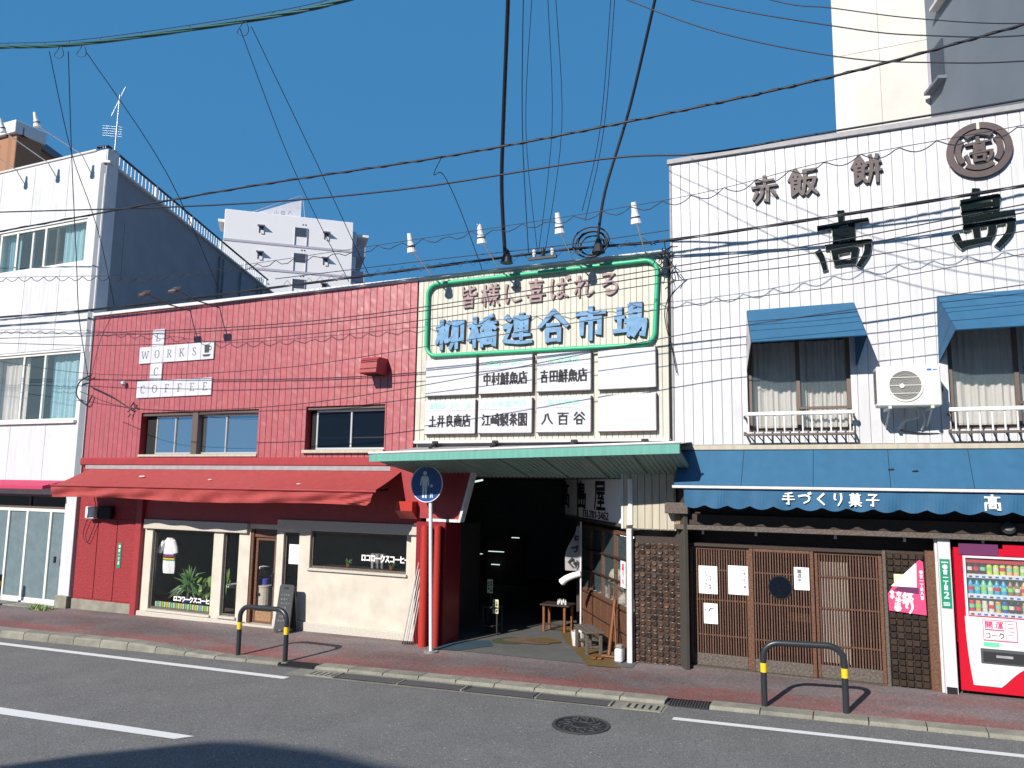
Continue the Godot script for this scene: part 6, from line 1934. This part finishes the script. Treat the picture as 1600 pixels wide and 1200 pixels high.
	obj("handle", tube(curve([Vector3(-0.125, 0.22, 0), Vector3(0, 0.30, 0.06), Vector3(0.125, 0.22, 0)]), 0.005, 5), M.iron, bu)
	var sc := thing("sandal_pair", "small brown sandals on the pavement beside the easel", "sandals", Vector3(-3.74, gy(-3.74) + 0.012, 0.06))
	for k in 2:
		bc(sc, "sole", Vector3(-0.05 + k * 0.09, 0.0, -0.06), Vector3(0.02 + k * 0.09, 0.022, 0.08), M.wood_orange, 0.01)
	var tb := thing("goods_table", "wooden table with white bottles deep in the market entrance", "table", Vector3(-5.02, gy(-5.02), -1.85))
	bc(tb, "table_top", Vector3(-0.34, 0.46, -0.2), Vector3(0.22, 0.49, 0.2), M.wood_dark)
	for q in [[-0.28, 0.14], [0.12, 0.14], [-0.28, -0.14], [0.16, -0.14]]:
		bc(tb, "leg", Vector3(q[0] - 0.022, 0.0, q[1] - 0.022), Vector3(q[0] + 0.022, 0.46, q[1] + 0.022), M.wood_orange)
	bc(tb, "rail", Vector3(-0.28, 0.12, 0.12), Vector3(0.14, 0.15, 0.15), M.wood_dark)
	for k in 5:
		var o := obj("bottle", lathe([[0.0, 0.0], [0.02, 0.0], [0.02, 0.05], [0.01, 0.065], [0.012, 0.085], [0.0, 0.086]], 10), M.trim_white, self, Vector3(-5.04 + (k % 3) * 0.07, gy(-5.02) + 0.49, -1.76 - (k / 3) * 0.09))
		tag(o, "small white bottle on the wooden table in the market", "bottle", "bottles on the market table")
	# goods behind the splayed window
	var ang := atan2(2.46, -1.67) - PI
	var bas := Basis(Vector3.UP, ang)
	for e in [[-1.55, 0.66, "brown display box with a round opening, left one on the window shelf"], [-0.62, 0.66, "brown display box with a round opening, right one on the window shelf"]]:
		var t := thing("display_box", e[2], "display box", Vector3(-3.2, 0, 0.1) + bas * Vector3(e[0], e[1], -0.28), "display boxes in the splayed window", ang)
		obj("front", wall_mesh([-0.2, 0.0, 0.2, 0.3], [[-0.12, 0.06, 0.12, 0.2]], 0.06, 0.075), M.wood_light, t)
		bc(t, "top", Vector3(-0.2, 0.30, -0.1), Vector3(0.2, 0.315, 0.075), M.wood_light)
		bc(t, "back", Vector3(-0.2, 0.0, -0.1), Vector3(0.2, 0.30, -0.085), M.wood_dark)
		bc(t, "side", Vector3(-0.2, 0.0, -0.085), Vector3(-0.185, 0.30, 0.06), M.wood_light)
		bc(t, "side", Vector3(0.185, 0.0, -0.085), Vector3(0.2, 0.30, 0.06), M.wood_light)
	for e in [[-1.5, 0.978, 0.13, "pale round bag of sweets standing on the left display box"], [-0.55, 0.978, 0.10, "pale bag of sweets standing on the right display box"], [-2.3, 0.66, 0.11, "pale bag of sweets at the far end of the window shelf"], [-1.1, 0.66, 0.09, "small pale bag between the display boxes"]]:
		var r: float = e[2]
		var o := obj("sweet_bag", lathe([[0.0, 0.0], [r, 0.01], [r * 1.05, r * 0.7], [r * 0.7, r * 1.3], [r * 0.2, r * 1.6], [r * 0.3, r * 1.9], [0.0, r * 1.8]], 12), M.cream_frame, self, Vector3(-3.2, 0, 0.1) + bas * Vector3(e[0], e[1], -0.28))
		tag(o, e[3], "bag", "bags in the splayed window")
	var pp := bx(self, "pink_poster", Vector3(-3.2, 1.22, 0.1) + bas * Vector3(-0.24, 0, 0.02), Vector3(0.24, 0.40, 0.004), M.paper, 0.0)
	pp.rotation.y = ang
	tag(pp, "white and pink strip poster on the splayed shop window", "poster")
	letters(pp, "祭り八", Vector3(0.0, 0.11, 0.002), Vector3(0, -0.11, 0), 0.12, 0.095, 0.022, 0.001, M.pink)

# ------------------------------------------------------------------ papers and posters on the sweet shop
func paper(called: String, label: String, c: Vector3, w: float, h: float, m: Material, lines: Array, ink: Material, size := 0.035) -> Node3D:
	var p := thing(called, label, "notice", c, "papers on the lattice doors")
	var st := mb()
	var n := 6
	for i in n:
		for k in n:
			var q := []
			for d in [[0, 0], [1, 0], [1, 1], [0, 1]]:
				var u := float(i + d[0]) / n
				var v := float(k + d[1]) / n
				q.append(Vector3((u - 0.5) * w, (v - 0.5) * h, 0.004 * sin(u * 5.0 + v * 3.0)))
			quad(st, q[0], q[1], q[2], q[3])
			var z := Vector3(0, 0, -0.002)
			quad(st, q[3] + z, q[2] + z, q[1] + z, q[0] + z)
	obj("sheet", st.commit(), m, p)
	for l in lines:
		letters(p, l[0], Vector3(l[1], l[2], 0.005), Vector3(0, -size * 1.2, 0), size, size, size * 0.12, 0.001, ink, false)
	return p

func shop_things() -> void:
	var z := 0.0
	paper("paper_notice", "white paper with two columns of handwriting, leftmost on the lattice doors", Vector3(-2.06, 1.22, -0.075), 0.27, 0.40, M.paper, [["しくりづくれな", 0.03, 0.13], ["八りくづなに", -0.03, 0.11]], M.grey_ink, 0.034)
	paper("paper_notice", "white paper with one column of handwriting, next to the first door stile", Vector3(-1.63, 1.24, -0.075), 0.28, 0.41, M.paper, [["レモンケーキ", 0.09, 0.15]], M.grey_ink, 0.04)
	paper("paper_notice", "small white paper right of the round window in the lattice", Vector3(-0.76, 1.32, -0.025), 0.20, 0.31, M.paper, [["開店中", -0.03, 0.10]], M.grey_ink, 0.05)
	var p4 := paper("paper_notice", "small pale card with a blue mark, lowest on the left lattice door", Vector3(-2.03, 0.74, -0.075), 0.20, 0.29, M.paper, [], M.grey_ink)
	obj("blue_mark", tube(curve([Vector3(-0.03, 0.03, 0.004), Vector3(0.0, 0.075, 0.004), Vector3(0.05, 0.08, 0.004)]), 0.007, 5, 0.004), M.sign_blue, p4)
	obj("blue_mark", tube([Vector3(-0.08, 0.05, 0.004), Vector3(-0.065, 0.055, 0.004)], 0.006, 5), M.sign_blue, p4)
	# pink festival poster with its corner folded over
	var po := thing("festival_poster", "pink festival poster with its top corner folded down, on the dark wood blocks", "poster", Vector3(0.55, 1.3, 0.03))
	obj("sheet", prism([Vector2(-0.225, -0.32), Vector2(0.215, -0.35), Vector2(0.205, 0.33), Vector2(0.165, 0.36), Vector2(0.13, 0.33), Vector2(-0.18, -0.02), Vector2(-0.23, -0.1)], 0.0, 0.003), M.pink, po)
	obj("dark_strip", prism([Vector2(-0.11, -0.005), Vector2(0.14, -0.005), Vector2(0.14, -0.085), Vector2(-0.16, -0.055)], 0.0045, 0.006), M.purple, po)
	obj("folded_corner", prism([Vector2(-0.19, 0.0), Vector2(0.11, 0.31), Vector2(0.125, 0.31), Vector2(0.115, 0.0)], 0.009, 0.012), M.paper, po)
	obj("yellow_flap", prism([Vector2(-0.15, 0.04), Vector2(-0.15, 0.16), Vector2(-0.035, 0.16)], 0.004, 0.007), M.paper_yellow, po)
	letters(po, "祭り", Vector3(0.0, -0.15, 0.0045), Vector3(0.02, -0.12, 0), 0.14, 0.14, 0.026, 0.002, M.paper)
	letters(po, "春吉一丁目八百", Vector3(0.175, 0.2, 0.0045), Vector3(0, -0.055, 0), 0.04, 0.042, 0.008, 0.001, M.paper, false)
	letters(po, "市場店", Vector3(-0.10, -0.10, 0.0045), Vector3(-0.01, -0.07, 0), 0.07, 0.06, 0.011, 0.001, M.paper, false)
	letters(po, "合手", Vector3(-0.18, -0.08, 0.0045), Vector3(0.0, -0.06, 0), 0.05, 0.05, 0.011, 0.001, M.paper, false)
	obj("flower_mark", ring_mesh(0.0, 0.045, 0.002, 8), M.paper, po, Vector3(-0.12, -0.28, 0.0045))

# ------------------------------------------------------------------ drink machine
func vending_machine() -> void:
	var v := thing("vending_machine", "red and white drink vending machine at the right picture edge", "vending machine", Vector3(1.11, gy(1.11), 0.06))
	# local x to the right from the left front corner, z = 0 is the front face
	var W := 1.16
	var H := 1.83
	bc(v, "body", Vector3(0.0, 0.05, -0.68), Vector3(W, H, -0.21), M.vend_red, 0.02)
	bc(v, "side_trim", Vector3(-0.012, 0.62, -0.66), Vector3(0.0, H - 0.03, -0.08), M.vend_red)
	bc(v, "base", Vector3(0.03, 0.0, -0.6), Vector3(W - 0.03, 0.05, -0.08), M.black)
	# front frame round the display
	obj("front_panel", wall_mesh([0.0, 0.05, W, H], [[0.13, 0.98, W - 0.08, H - 0.13]], -0.06, 0.0), M.vend_red, v)
	var wp := []
	for k in 9:
		var t := k / 8.0
		wp.append(Vector2(0.085 + 0.055 * pow(t, 2.0), 0.97 - t * 0.84))
	for k in 9:
		var t := k / 8.0
		wp.append(Vector2(0.44 + 0.30 * pow(t, 0.8) + 0.15 * t * t, 0.13 + 0.31 * sin(t * 1.45)))
	wp.append(Vector2(W - 0.05, 0.62))
	wp.append(Vector2(W - 0.05, 0.97))
	obj("white_panel", prism(wp, 0.002, 0.012), M.vend_white, v)
	bc(v, "display_back", Vector3(0.13, 0.98, -0.20), Vector3(W - 0.08, H - 0.13, -0.18), M.vend_white)
	bc(v, "display_glass", Vector3(0.13, 0.98, -0.02), Vector3(W - 0.08, H - 0.13, -0.012), M.pane_clear, 0.0)
	bc(v, "display_frame", Vector3(0.10, 0.95, 0.002), Vector3(0.13, H - 0.10, 0.014), M.vend_white)
	bc(v, "display_frame", Vector3(0.13, H - 0.128, 0.002), Vector3(W - 0.05, H - 0.10, 0.014), M.vend_white)
	# a red header strip with dark marks along the top
	bc(v, "header", Vector3(0.13, H - 0.19, -0.17), Vector3(W - 0.08, H - 0.13, -0.022), M.vend_red, 0.004)
	var bottle := lathe([[0.0, 0.0], [0.030, 0.0], [0.032, 0.02], [0.032, 0.10], [0.028, 0.125], [0.013, 0.16], [0.013, 0.18], [0.0, 0.18]], 12)
	var can := lathe([[0.0, 0.0], [0.026, 0.0], [0.029, 0.01], [0.029, 0.125], [0.024, 0.135], [0.0, 0.135]], 12)
	var kinds := [[0, 0, 0, 1, 1, 1, 2, 2, 3, 3, 2, 7], [4, 4, 5, 5, 4, 4, 6, 6, 7, 7, 6, 10], [8, 7, 11, 11, 7, 9, 10, 10, 7, 7, 6, 8]]
	for r in 3:
		var y: float = [1.50, 1.25, 1.03][r]
		bc(v, "shelf", Vector3(0.135, y - 0.018, -0.17), Vector3(W - 0.085, y, -0.03), M.vend_white, 0.003)
		bc(v, "price_strip", Vector3(0.135, y - 0.05, -0.032), Vector3(W - 0.085, y - 0.001, -0.024), M.vend_white, 0.003)
		for k in 12:
			var x := 0.18 + k * 0.073
			obj("sample_drink", bottle if r < 2 else can, M["drink_%d" % kinds[r][k]], v, Vector3(x, y, -0.08))
			obj("drink_label", tube([Vector3(x, y + 0.045, -0.08), Vector3(x, y + 0.09, -0.08)], 0.0325, 12), M["drink_%d" % [11, 8, 5, 3][(k + r) % 4]], v)
			bc(v, "price_button", Vector3(x - 0.02, y - 0.04, -0.023), Vector3(x + 0.018, y - 0.02, -0.019), M.ac_blue if k % 3 else M.vend_grey, 0.002)
	# lucky-draw panel, coin area, delivery slot
	var pn := bx(v, "notice_panel", Vector3(0.46, 0.82, 0.018), Vector3(0.37, 0.26, 0.01), M.paper, 0.003)
	bc(pn, "notice_border", Vector3(-0.185, 0.118, 0.005), Vector3(0.185, 0.128, 0.0065), M.pink, 0.0)
	bc(pn, "notice_border", Vector3(-0.185, -0.128, 0.005), Vector3(0.185, -0.118, 0.0065), M.pink, 0.0)
	bc(pn, "notice_border", Vector3(-0.185, -0.117, 0.005), Vector3(-0.177, 0.117, 0.0065), M.pink, 0.0)
	bc(pn, "notice_border", Vector3(0.06, -0.117, 0.005), Vector3(0.066, 0.117, 0.0065), M.pink, 0.0)
	bc(pn, "notice_border", Vector3(0.177, -0.117, 0.005), Vector3(0.185, 0.117, 0.0065), M.pink, 0.0)
	letters(pn, "開運", Vector3(-0.12, 0.065, 0.005), Vector3(0.115, 0, 0), 0.088, 0.085, 0.011, 0.001, M.pink, false)
	bc(pn, "notice_bar", Vector3(-0.165, -0.005, 0.005), Vector3(0.045, 0.012, 0.0065), M.pink, 0.0)
	letters(pn, "コーク", Vector3(-0.135, -0.065, 0.005), Vector3(0.075, 0, 0), 0.062, 0.075, 0.011, 0.001, M.maroon_ink, false)
	for k in 4:
		bc(pn, "small_print", Vector3(0.085, 0.08 - k * 0.045, 0.005), Vector3(0.155, 0.09 - k * 0.045, 0.0062), M.pink, 0.0)
	bc(v, "green_sticker", Vector3(0.275, 0.615, 0.0125), Vector3(0.445, 0.668, 0.0145), M.sticker_green, 0.0)
	bc(v, "delivery_slot", Vector3(0.235, 0.41, 0.0125), Vector3(W - 0.1, 0.59, 0.03), M.vend_grey, 0.008)
	bc(v, "slot_flap", Vector3(0.26, 0.43, 0.03), Vector3(W - 0.13, 0.555, 0.036), M.iron, 0.004)
	bc(v, "slot_mark", Vector3(0.40, 0.49, 0.036), Vector3(0.58, 0.52, 0.0375), M.trim_grey, 0.0)
	# script-like white flourish on the left side
	obj("side_script", tube(curve([Vector3(-0.014, 1.55, -0.12), Vector3(-0.014, 1.42, -0.2), Vector3(-0.014, 1.35, -0.11), Vector3(-0.014, 1.22, -0.22), Vector3(-0.014, 1.12, -0.12), Vector3(-0.014, 0.98, -0.2), Vector3(-0.014, 0.9, -0.12)]), 0.012, 5), M.vend_white, v)
	for e in [[0.08, -0.1], [W - 0.08, -0.1]]:
		obj("foot", tube([Vector3(e[0], -0.02, e[1]), Vector3(e[0], 0.05, e[1])], 0.022, 8), M.iron_worn, v)
	# red vinyl flaps on top of the display
	bc(v, "top_flap", Vector3(0.06, H - 0.09, 0.004), Vector3(0.5, H + 0.06, 0.012), M.purple, 0.002)
	bc(v, "top_flap", Vector3(0.55, H - 0.09, 0.004), Vector3(0.98, H + 0.055, 0.012), M.vend_red, 0.002)

# ------------------------------------------------------------------ overhead cables
func cable(label: String, pts: Array, r: float, m: Material, group := "overhead cables", steps := 6) -> MeshInstance3D:
	var o := obj("overhead_cable", tube(curve(pts, steps), r, 6), m)
	tag(o, label, "cable", group)
	return o

func wavy(label: String, pts: Array, wave: float, amp: float, r: float) -> void:
	var t := thing("spiral_cable", label, "cable", Vector3.ZERO, "overhead cables")
	var line := curve(pts, 40)
	obj("messenger_wire", tube(curve(pts, 8), r * 0.7, 5), M.cable, t)
	var out := []
	var run := 0.0
	for i in line.size():
		if i > 0: run += line[i].distance_to(line[i - 1])
		var s: float = abs(sin(run * PI / wave))
		out.append(line[i] + Vector3(0, -amp * s, 0.01))
	obj("hanging_wire", tube(out, r, 5), M.cable, t)

func cables() -> void:
	var tw := thing("twisted_cable", "thick twisted cable crossing the whole sky from left to right", "cable", Vector3.ZERO, "overhead cables")
	var main := curve([Vector3(-22.0, 7.72, 2.0), Vector3(-16.85, 7.63, 2.0), Vector3(-9.91, 7.60, 2.0), Vector3(-5.56, 7.49, 2.0), Vector3(-2.67, 7.51, 2.0), Vector3(-0.08, 7.61, 2.0), Vector3(2.17, 7.83, 2.0), Vector3(5, 8.15, 2.0)], 40)
	obj("core", tube(main, 0.016, 6), M.cable, tw)
	var twist := []
	for i in main.size():
		var a := i * 0.9
		twist.append(main[i] + Vector3(0, cos(a), sin(a)) * 0.018)
	obj("lashing", tube(twist, 0.008, 5), M.cable, tw)
	cable("dark cable passing just under the twisted cable and along the white roof", [Vector3(-22, 8.9, 1.4), Vector3(-17.99, 8.49, 1.40), Vector3(-10.82, 7.67, 1.40), Vector3(-6.74, 7.36, 1.40), Vector3(-3.22, 7.31, 1.40), Vector3(-1.75, 7.15, 1.40), Vector3(-0.11, 7.17, 1.40), Vector3(2.25, 7.19, 1.40), Vector3(5, 7.25, 1.4)], 0.014, M.cable)
	var bu := thing("cable_bundle", "thick black cable bundle along the roof edge of cafe and market", "cable", Vector3.ZERO, "overhead cables")
	var line := curve([Vector3(-21.61, 6.40, 0.25), Vector3(-19.54, 6.39, 0.25), Vector3(-15.14, 6.29, 0.25), Vector3(-10.05, 6.32, 0.25), Vector3(-6.90, 6.36, 0.25), Vector3(-4.24, 6.39, 0.25), Vector3(-2.49, 6.33, 0.30), Vector3(0.24, 6.35, 0.50), Vector3(2.37, 6.45, 0.50), Vector3(4.01, 6.54, 0.50)], 10)
	for k in 4:
		var o := []
		for i in line.size():
			o.append(line[i] + Vector3(0, 0.016 * cos(k * 1.57 + i * 0.5), 0.018 * sin(k * 1.57 + i * 0.5)))
		obj("strand", tube(o, 0.009, 5), M.cable, bu)
	var up := curve([Vector3(-10.22, 6.49, 0.25), Vector3(-6.90, 6.49, 0.25), Vector3(-4.24, 6.47, 0.25), Vector3(-2.49, 6.49, 0.30)], 10)
	obj("carrier_wire", tube(up, 0.008, 5), M.cable, bu)
	var zig := []
	for k in 57:
		var x := -9.7 + 7.28 * k / 56.0
		zig.append(Vector3(x - 0.35, 6.30 + (0.13 if k % 2 else 0.0), 0.25))
	obj("lacing", tube(zig, 0.005, 4), M.cable, bu)
	# coil of slack cable on the market roof
	var coil := mb()
	for k in 4:
		var ring := []
		for i in 25:
			var a := TAU * i / 24.0
			ring.append(Vector3(-3.75 + cos(a) * (0.20 + k * 0.035), 6.42 + sin(a) * (0.16 + k * 0.03) + (k % 2) * 0.03, 0.22 + k * 0.03))
		add_tube(coil, ring, 0.014, 5)
	var co := obj("cable_coil", coil.commit(), M.cable)
	tag(co, "coil of slack black cable on the market roof edge", "cable coil")
	var an := thing("insulator_rack", "small rack of insulators on the market roof edge", "insulator", Vector3(-4.55, 6.27, 0.35))
	for k in 3:
		obj("insulator", lathe([[0.0, 0.14], [0.03, 0.13], [0.035, 0.09], [0.02, 0.07], [0.035, 0.05], [0.02, 0.0], [0.0, 0.0]], 10), M.trim_white if k != 1 else M.iron, an, Vector3(-0.16 + k * 0.16, 0.02, 0))
	bc(an, "rack_bar", Vector3(-0.26, -0.03, -0.02), Vector3(0.24, 0.02, 0.02), M.iron)
	for e in [[-5.23, "cable stub cone at the foot of the left rising cable"], [-3.62, "cable stub cone at the foot of the right rising cable"]]:
		var c := obj("cable_boot", lathe([[0.0, 0.0], [0.11, 0.0], [0.10, 0.03], [0.04, 0.22], [0.0, 0.26]], 12), M.cable, self, Vector3(e[0], 6.26, 0.3))
		tag(c, e[1], "cable boot", "cable boots")
	# tangle of service wires where the two buildings meet
	var tg := mb()
	for k in 16:
		var a := Vector3(-2.62 + rng.randf_range(-0.12, 0.16), 6.2 + rng.randf_range(-0.22, 0.12), rng.randf_range(0.06, 0.3))
		var b2 := a + Vector3(rng.randf_range(-0.18, 0.18), rng.randf_range(-0.3, 0.05), rng.randf_range(-0.05, 0.1))
		add_tube(tg, curve([a, (a + b2) / 2.0 + Vector3(rng.randf_range(-0.1, 0.1), rng.randf_range(-0.1, 0.05), 0.04), b2], 5), 0.008, 4)
	tag(obj("wire_tangle", tg.commit(), M.cable), "tangle of black service wires between market sign and white wall", "wires")
	# long lines across the fronts
	var rows := [
		["upper of the close pair of lines crossing the red wall and big dark letters", [Vector3(-22, 5.9, 1.3), Vector3(-17.70, 5.73, 1.30), Vector3(-13.70, 5.46, 1.30), Vector3(-9.37, 5.31, 1.30), Vector3(-6.24, 5.37, 1.30), Vector3(-2.28, 5.61, 1.30), Vector3(-0.17, 5.73, 1.30), Vector3(2.19, 5.96, 1.30), Vector3(5, 6.2, 1.3)], 0.008],
		["lower of the close pair of lines crossing the red wall and big dark letters", [Vector3(-22, 5.8, 1.2), Vector3(-17.84, 5.62, 1.20), Vector3(-13.82, 5.43, 1.20), Vector3(-9.46, 5.28, 1.20), Vector3(-6.30, 5.33, 1.20), Vector3(-2.30, 5.55, 1.20), Vector3(-0.17, 5.65, 1.20), Vector3(2.20, 5.89, 1.20), Vector3(5, 6.1, 1.2)], 0.008],
		["thin line crossing the sign tiles just under the close pair", [Vector3(-22, 5.8, 1.2), Vector3(-17.83, 5.54, 1.20), Vector3(-13.34, 5.20, 1.20), Vector3(-9.45, 5.10, 1.20), Vector3(-6.30, 5.18, 1.20), Vector3(-2.30, 5.43, 1.20), Vector3(-0.18, 5.50, 1.20), Vector3(2.19, 5.66, 1.20), Vector3(5, 5.9, 1.2)], 0.007],
		["thin line sagging between the sign tiles and the upper cafe windows", [Vector3(-22, 5.6, 1.0), Vector3(-18.11, 5.23, 1.0), Vector3(-13.89, 4.67, 1.0), Vector3(-9.59, 4.57, 1.0), Vector3(-6.40, 4.78, 1.0), Vector3(-2.35, 5.10, 1.0), Vector3(0.03, 5.22, 1.0), Vector3(2.21, 5.44, 1.0), Vector3(5, 5.7, 1.0)], 0.006],
		["lowest line sagging from the cafe corner to the blue window awnings", [Vector3(-14.65, 4.36, 0.90), Vector3(-12.93, 3.95, 0.90), Vector3(-9.62, 3.90, 0.90), Vector3(-6.44, 4.16, 0.90), Vector3(-2.38, 4.70, 0.90), Vector3(-1.27, 4.80, 0.90), Vector3(1.95, 5.06, 0.90), Vector3(5, 5.3, 0.9)], 0.007],
		["upper thin line over the tall building, near the top right", [Vector3(-4, 9.9, 3.0), Vector3(-1.71, 8.47, 3.0), Vector3(0.02, 7.66, 3.0), Vector3(0.88, 7.35, 3.0), Vector3(1.94, 7.12, 3.0), Vector3(4, 7.0, 3.0)], 0.007],
		["lower thin line sagging over the tall building at the top right", [Vector3(-4.5, 10.1, 3.0), Vector3(-2.38, 8.61, 3.0), Vector3(-1.23, 7.88, 3.0), Vector3(0.0, 7.31, 3.0), Vector3(0.86, 7.05, 3.0), Vector3(1.92, 6.85, 3.0), Vector3(4, 6.7, 3.0)], 0.007],
		["topmost thin line at the top right picture corner", [Vector3(-3, 9.6, 3.0), Vector3(-0.78, 8.22, 3.0), Vector3(-0.04, 7.90, 3.0), Vector3(0.89, 7.53, 3.0), Vector3(1.95, 7.23, 3.0), Vector3(4, 6.9, 3.0)], 0.006],
		["left thick cable rising steeply from the market roof", [Vector3(-4.07, 10.65, 2.90), Vector3(-4.35, 9.76, 2.30), Vector3(-4.89, 8.17, 1.25), Vector3(-5.13, 7.33, 0.75), Vector3(-5.24, 6.32, 0.33)], 0.032],
		["right thick cable rising steeply from the market roof", [Vector3(-2.13, 10.23, 1.70), Vector3(-2.34, 9.73, 1.50), Vector3(-2.95, 8.37, 0.80), Vector3(-3.45, 7.17, 0.50), Vector3(-3.64, 6.30, 0.33)], 0.026],
		["leftmost of the four thin wires rising between the thick cables", [Vector3(-3.88, 10.27, 2.80), Vector3(-4.11, 9.70, 2.30), Vector3(-4.58, 8.13, 1.20), Vector3(-4.79, 6.36, 0.40)], 0.007],
		["second of the four thin wires rising between the thick cables", [Vector3(-3.73, 10.23, 2.80), Vector3(-3.97, 9.66, 2.30), Vector3(-4.52, 8.12, 1.20), Vector3(-4.63, 6.34, 0.40)], 0.005],
		["third of the four thin wires rising between the thick cables", [Vector3(-3.57, 10.18, 2.80), Vector3(-3.74, 9.60, 2.30), Vector3(-4.08, 8.04, 1.20), Vector3(-4.61, 6.36, 0.40)], 0.005],
		["rightmost of the four thin wires rising between the thick cables", [Vector3(-3.45, 10.14, 2.80), Vector3(-3.62, 9.56, 2.30), Vector3(-3.92, 8.01, 1.20), Vector3(-4.49, 6.38, 0.40)], 0.005],
		["left of two thin wires beside the right thick cable", [Vector3(-2.85, 10.68, 1.80), Vector3(-3.03, 9.92, 1.50), Vector3(-3.43, 8.10, 0.80), Vector3(-3.86, 6.95, 0.40)], 0.006],
		["right of two thin wires beside the right thick cable", [Vector3(-2.80, 10.67, 1.80), Vector3(-2.97, 9.90, 1.50), Vector3(-3.37, 8.09, 0.80), Vector3(-3.81, 6.78, 0.40)], 0.006],
		["leftmost drop wire from the green cable to the cafe roof corner", [Vector3(-14.69, 11.20, 2.20), Vector3(-14.92, 9.48, 1.40), Vector3(-14.81, 8.34, 0.90), Vector3(-14.87, 7.57, 0.50), Vector3(-14.86, 6.37, 0.10)], 0.009],
		["drop wire from the green cable down the white building's corner", [Vector3(-14.10, 11.06, 2.20), Vector3(-14.58, 9.21, 1.60), Vector3(-15.00, 7.27, 1.00), Vector3(-15.42, 6.04, 0.50), Vector3(-15.55, 4.77, 0.06)], 0.009],
		["drop wire from the green cable to the shaded side wall", [Vector3(-13.55, 10.91, 2.20), Vector3(-12.63, 8.79, 0.90), Vector3(-12.35, 6.52, -0.50)], 0.009],
		["left of two drop wires meeting the middle of the cafe roof", [Vector3(-9.60, 10.49, 2.20), Vector3(-9.29, 8.34, 1.00), Vector3(-8.62, 6.33, 0.05)], 0.007],
		["right of two drop wires meeting the middle of the cafe roof", [Vector3(-9.32, 10.42, 2.20), Vector3(-8.70, 8.25, 1.00), Vector3(-8.25, 6.78, 0.30), Vector3(-8.15, 6.38, 0.05)], 0.007],
		["short drop wire from the twisted cable to the market sign", [Vector3(-5.56, 7.49, 2.0), Vector3(-5.75, 7.28, 1.9), Vector3(-5.64, 7.3, 1.8), Vector3(-5.75, 7.0, 1.0), Vector3(-5.81, 6.27, 0.05)], 0.007],
		["wire running from the cafe's upper corner to the anchor by its window", [Vector3(-15.45, 4.6, 0.08), Vector3(-14.7, 4.35, 0.12), Vector3(-14.08, 4.04, 0.1)], 0.012],
		["service wire hanging down the joint between market sign and white building", [Vector3(-2.47, 6.2, 0.7), Vector3(-2.54, 5.6, 0.12), Vector3(-2.62, 5.2, 0.08), Vector3(-2.5, 4.6, 0.07), Vector3(-2.45, 4.3, 0.07)], 0.008],
		["slack loop of wire by the white building's corner", [Vector3(-15.42, 4.85, 0.1), Vector3(-15.75, 4.7, 0.12), Vector3(-15.8, 4.4, 0.12), Vector3(-15.5, 4.2, 0.1), Vector3(-15.35, 4.4, 0.08)], 0.014],
	]
	for e in rows:
		cable(e[0], e[1], e[2], M.cable)
	wavy("wavy lashed cable from the cafe roof to the right picture edge", [Vector3(-22, 7.1, 1.4), Vector3(-18.06, 6.96, 1.4), Vector3(-13.97, 6.60, 1.5), Vector3(-11.61, 6.36, 1.6), Vector3(-6.69, 6.39, 1.6), Vector3(-2.2, 6.48, 1.6), Vector3(-0.12, 6.70, 1.6), Vector3(2.18, 6.80, 1.6), Vector3(5, 7.0, 1.6)], 0.42, 0.10, 0.007)
	# thick green cable with a hanger wire, top left
	var g := thing("green_cable", "thick dark green lashed cable at the top left of the sky", "cable", Vector3.ZERO, "overhead cables")
	var gl := curve([Vector3(-22.96, 12.77, 2.20), Vector3(-17.68, 11.92, 2.20), Vector3(-16.32, 11.67, 2.20), Vector3(-13.67, 11.13, 2.20), Vector3(-9.23, 10.54, 2.20), Vector3(-7.08, 10.40, 2.20), Vector3(-4.35, 10.44, 2.20)], 16)
	for k in 4:
		var o := []
		for i in gl.size():
			o.append(gl[i] + Vector3(0, 0.022 * cos(k * 1.57 + i * 0.35), 0.022 * sin(k * 1.57 + i * 0.35)))
		obj("strand", tube(o, 0.018, 6), M.cable_green, g)
	var hg := []
	for p in gl: hg.append(p + Vector3(0, 0.085, 0))
	obj("hanger_wire", tube(hg, 0.007, 5), M.cable, g)
	for i in range(2, gl.size(), 4):
		obj("hanger_ring", tube([gl[i] + Vector3(0, -0.03, 0.02), gl[i] + Vector3(0.01, 0.085, 0.0)], 0.007, 5), M.cable, g)
	for e in [Vector2(-14.35, 11.23), Vector2(-13.67, 11.10), Vector2(-9.49, 10.55)]:
		var lp := []
		for k in 13:
			var a := TAU * k / 12.0
			lp.append(Vector3(e.x + 0.12 * sin(a), e.y - 0.14 + 0.13 * cos(a), 2.22 + 0.03 * sin(a * 2)))
		obj("slack_loop", tube(lp, 0.007, 5), M.cable, g)
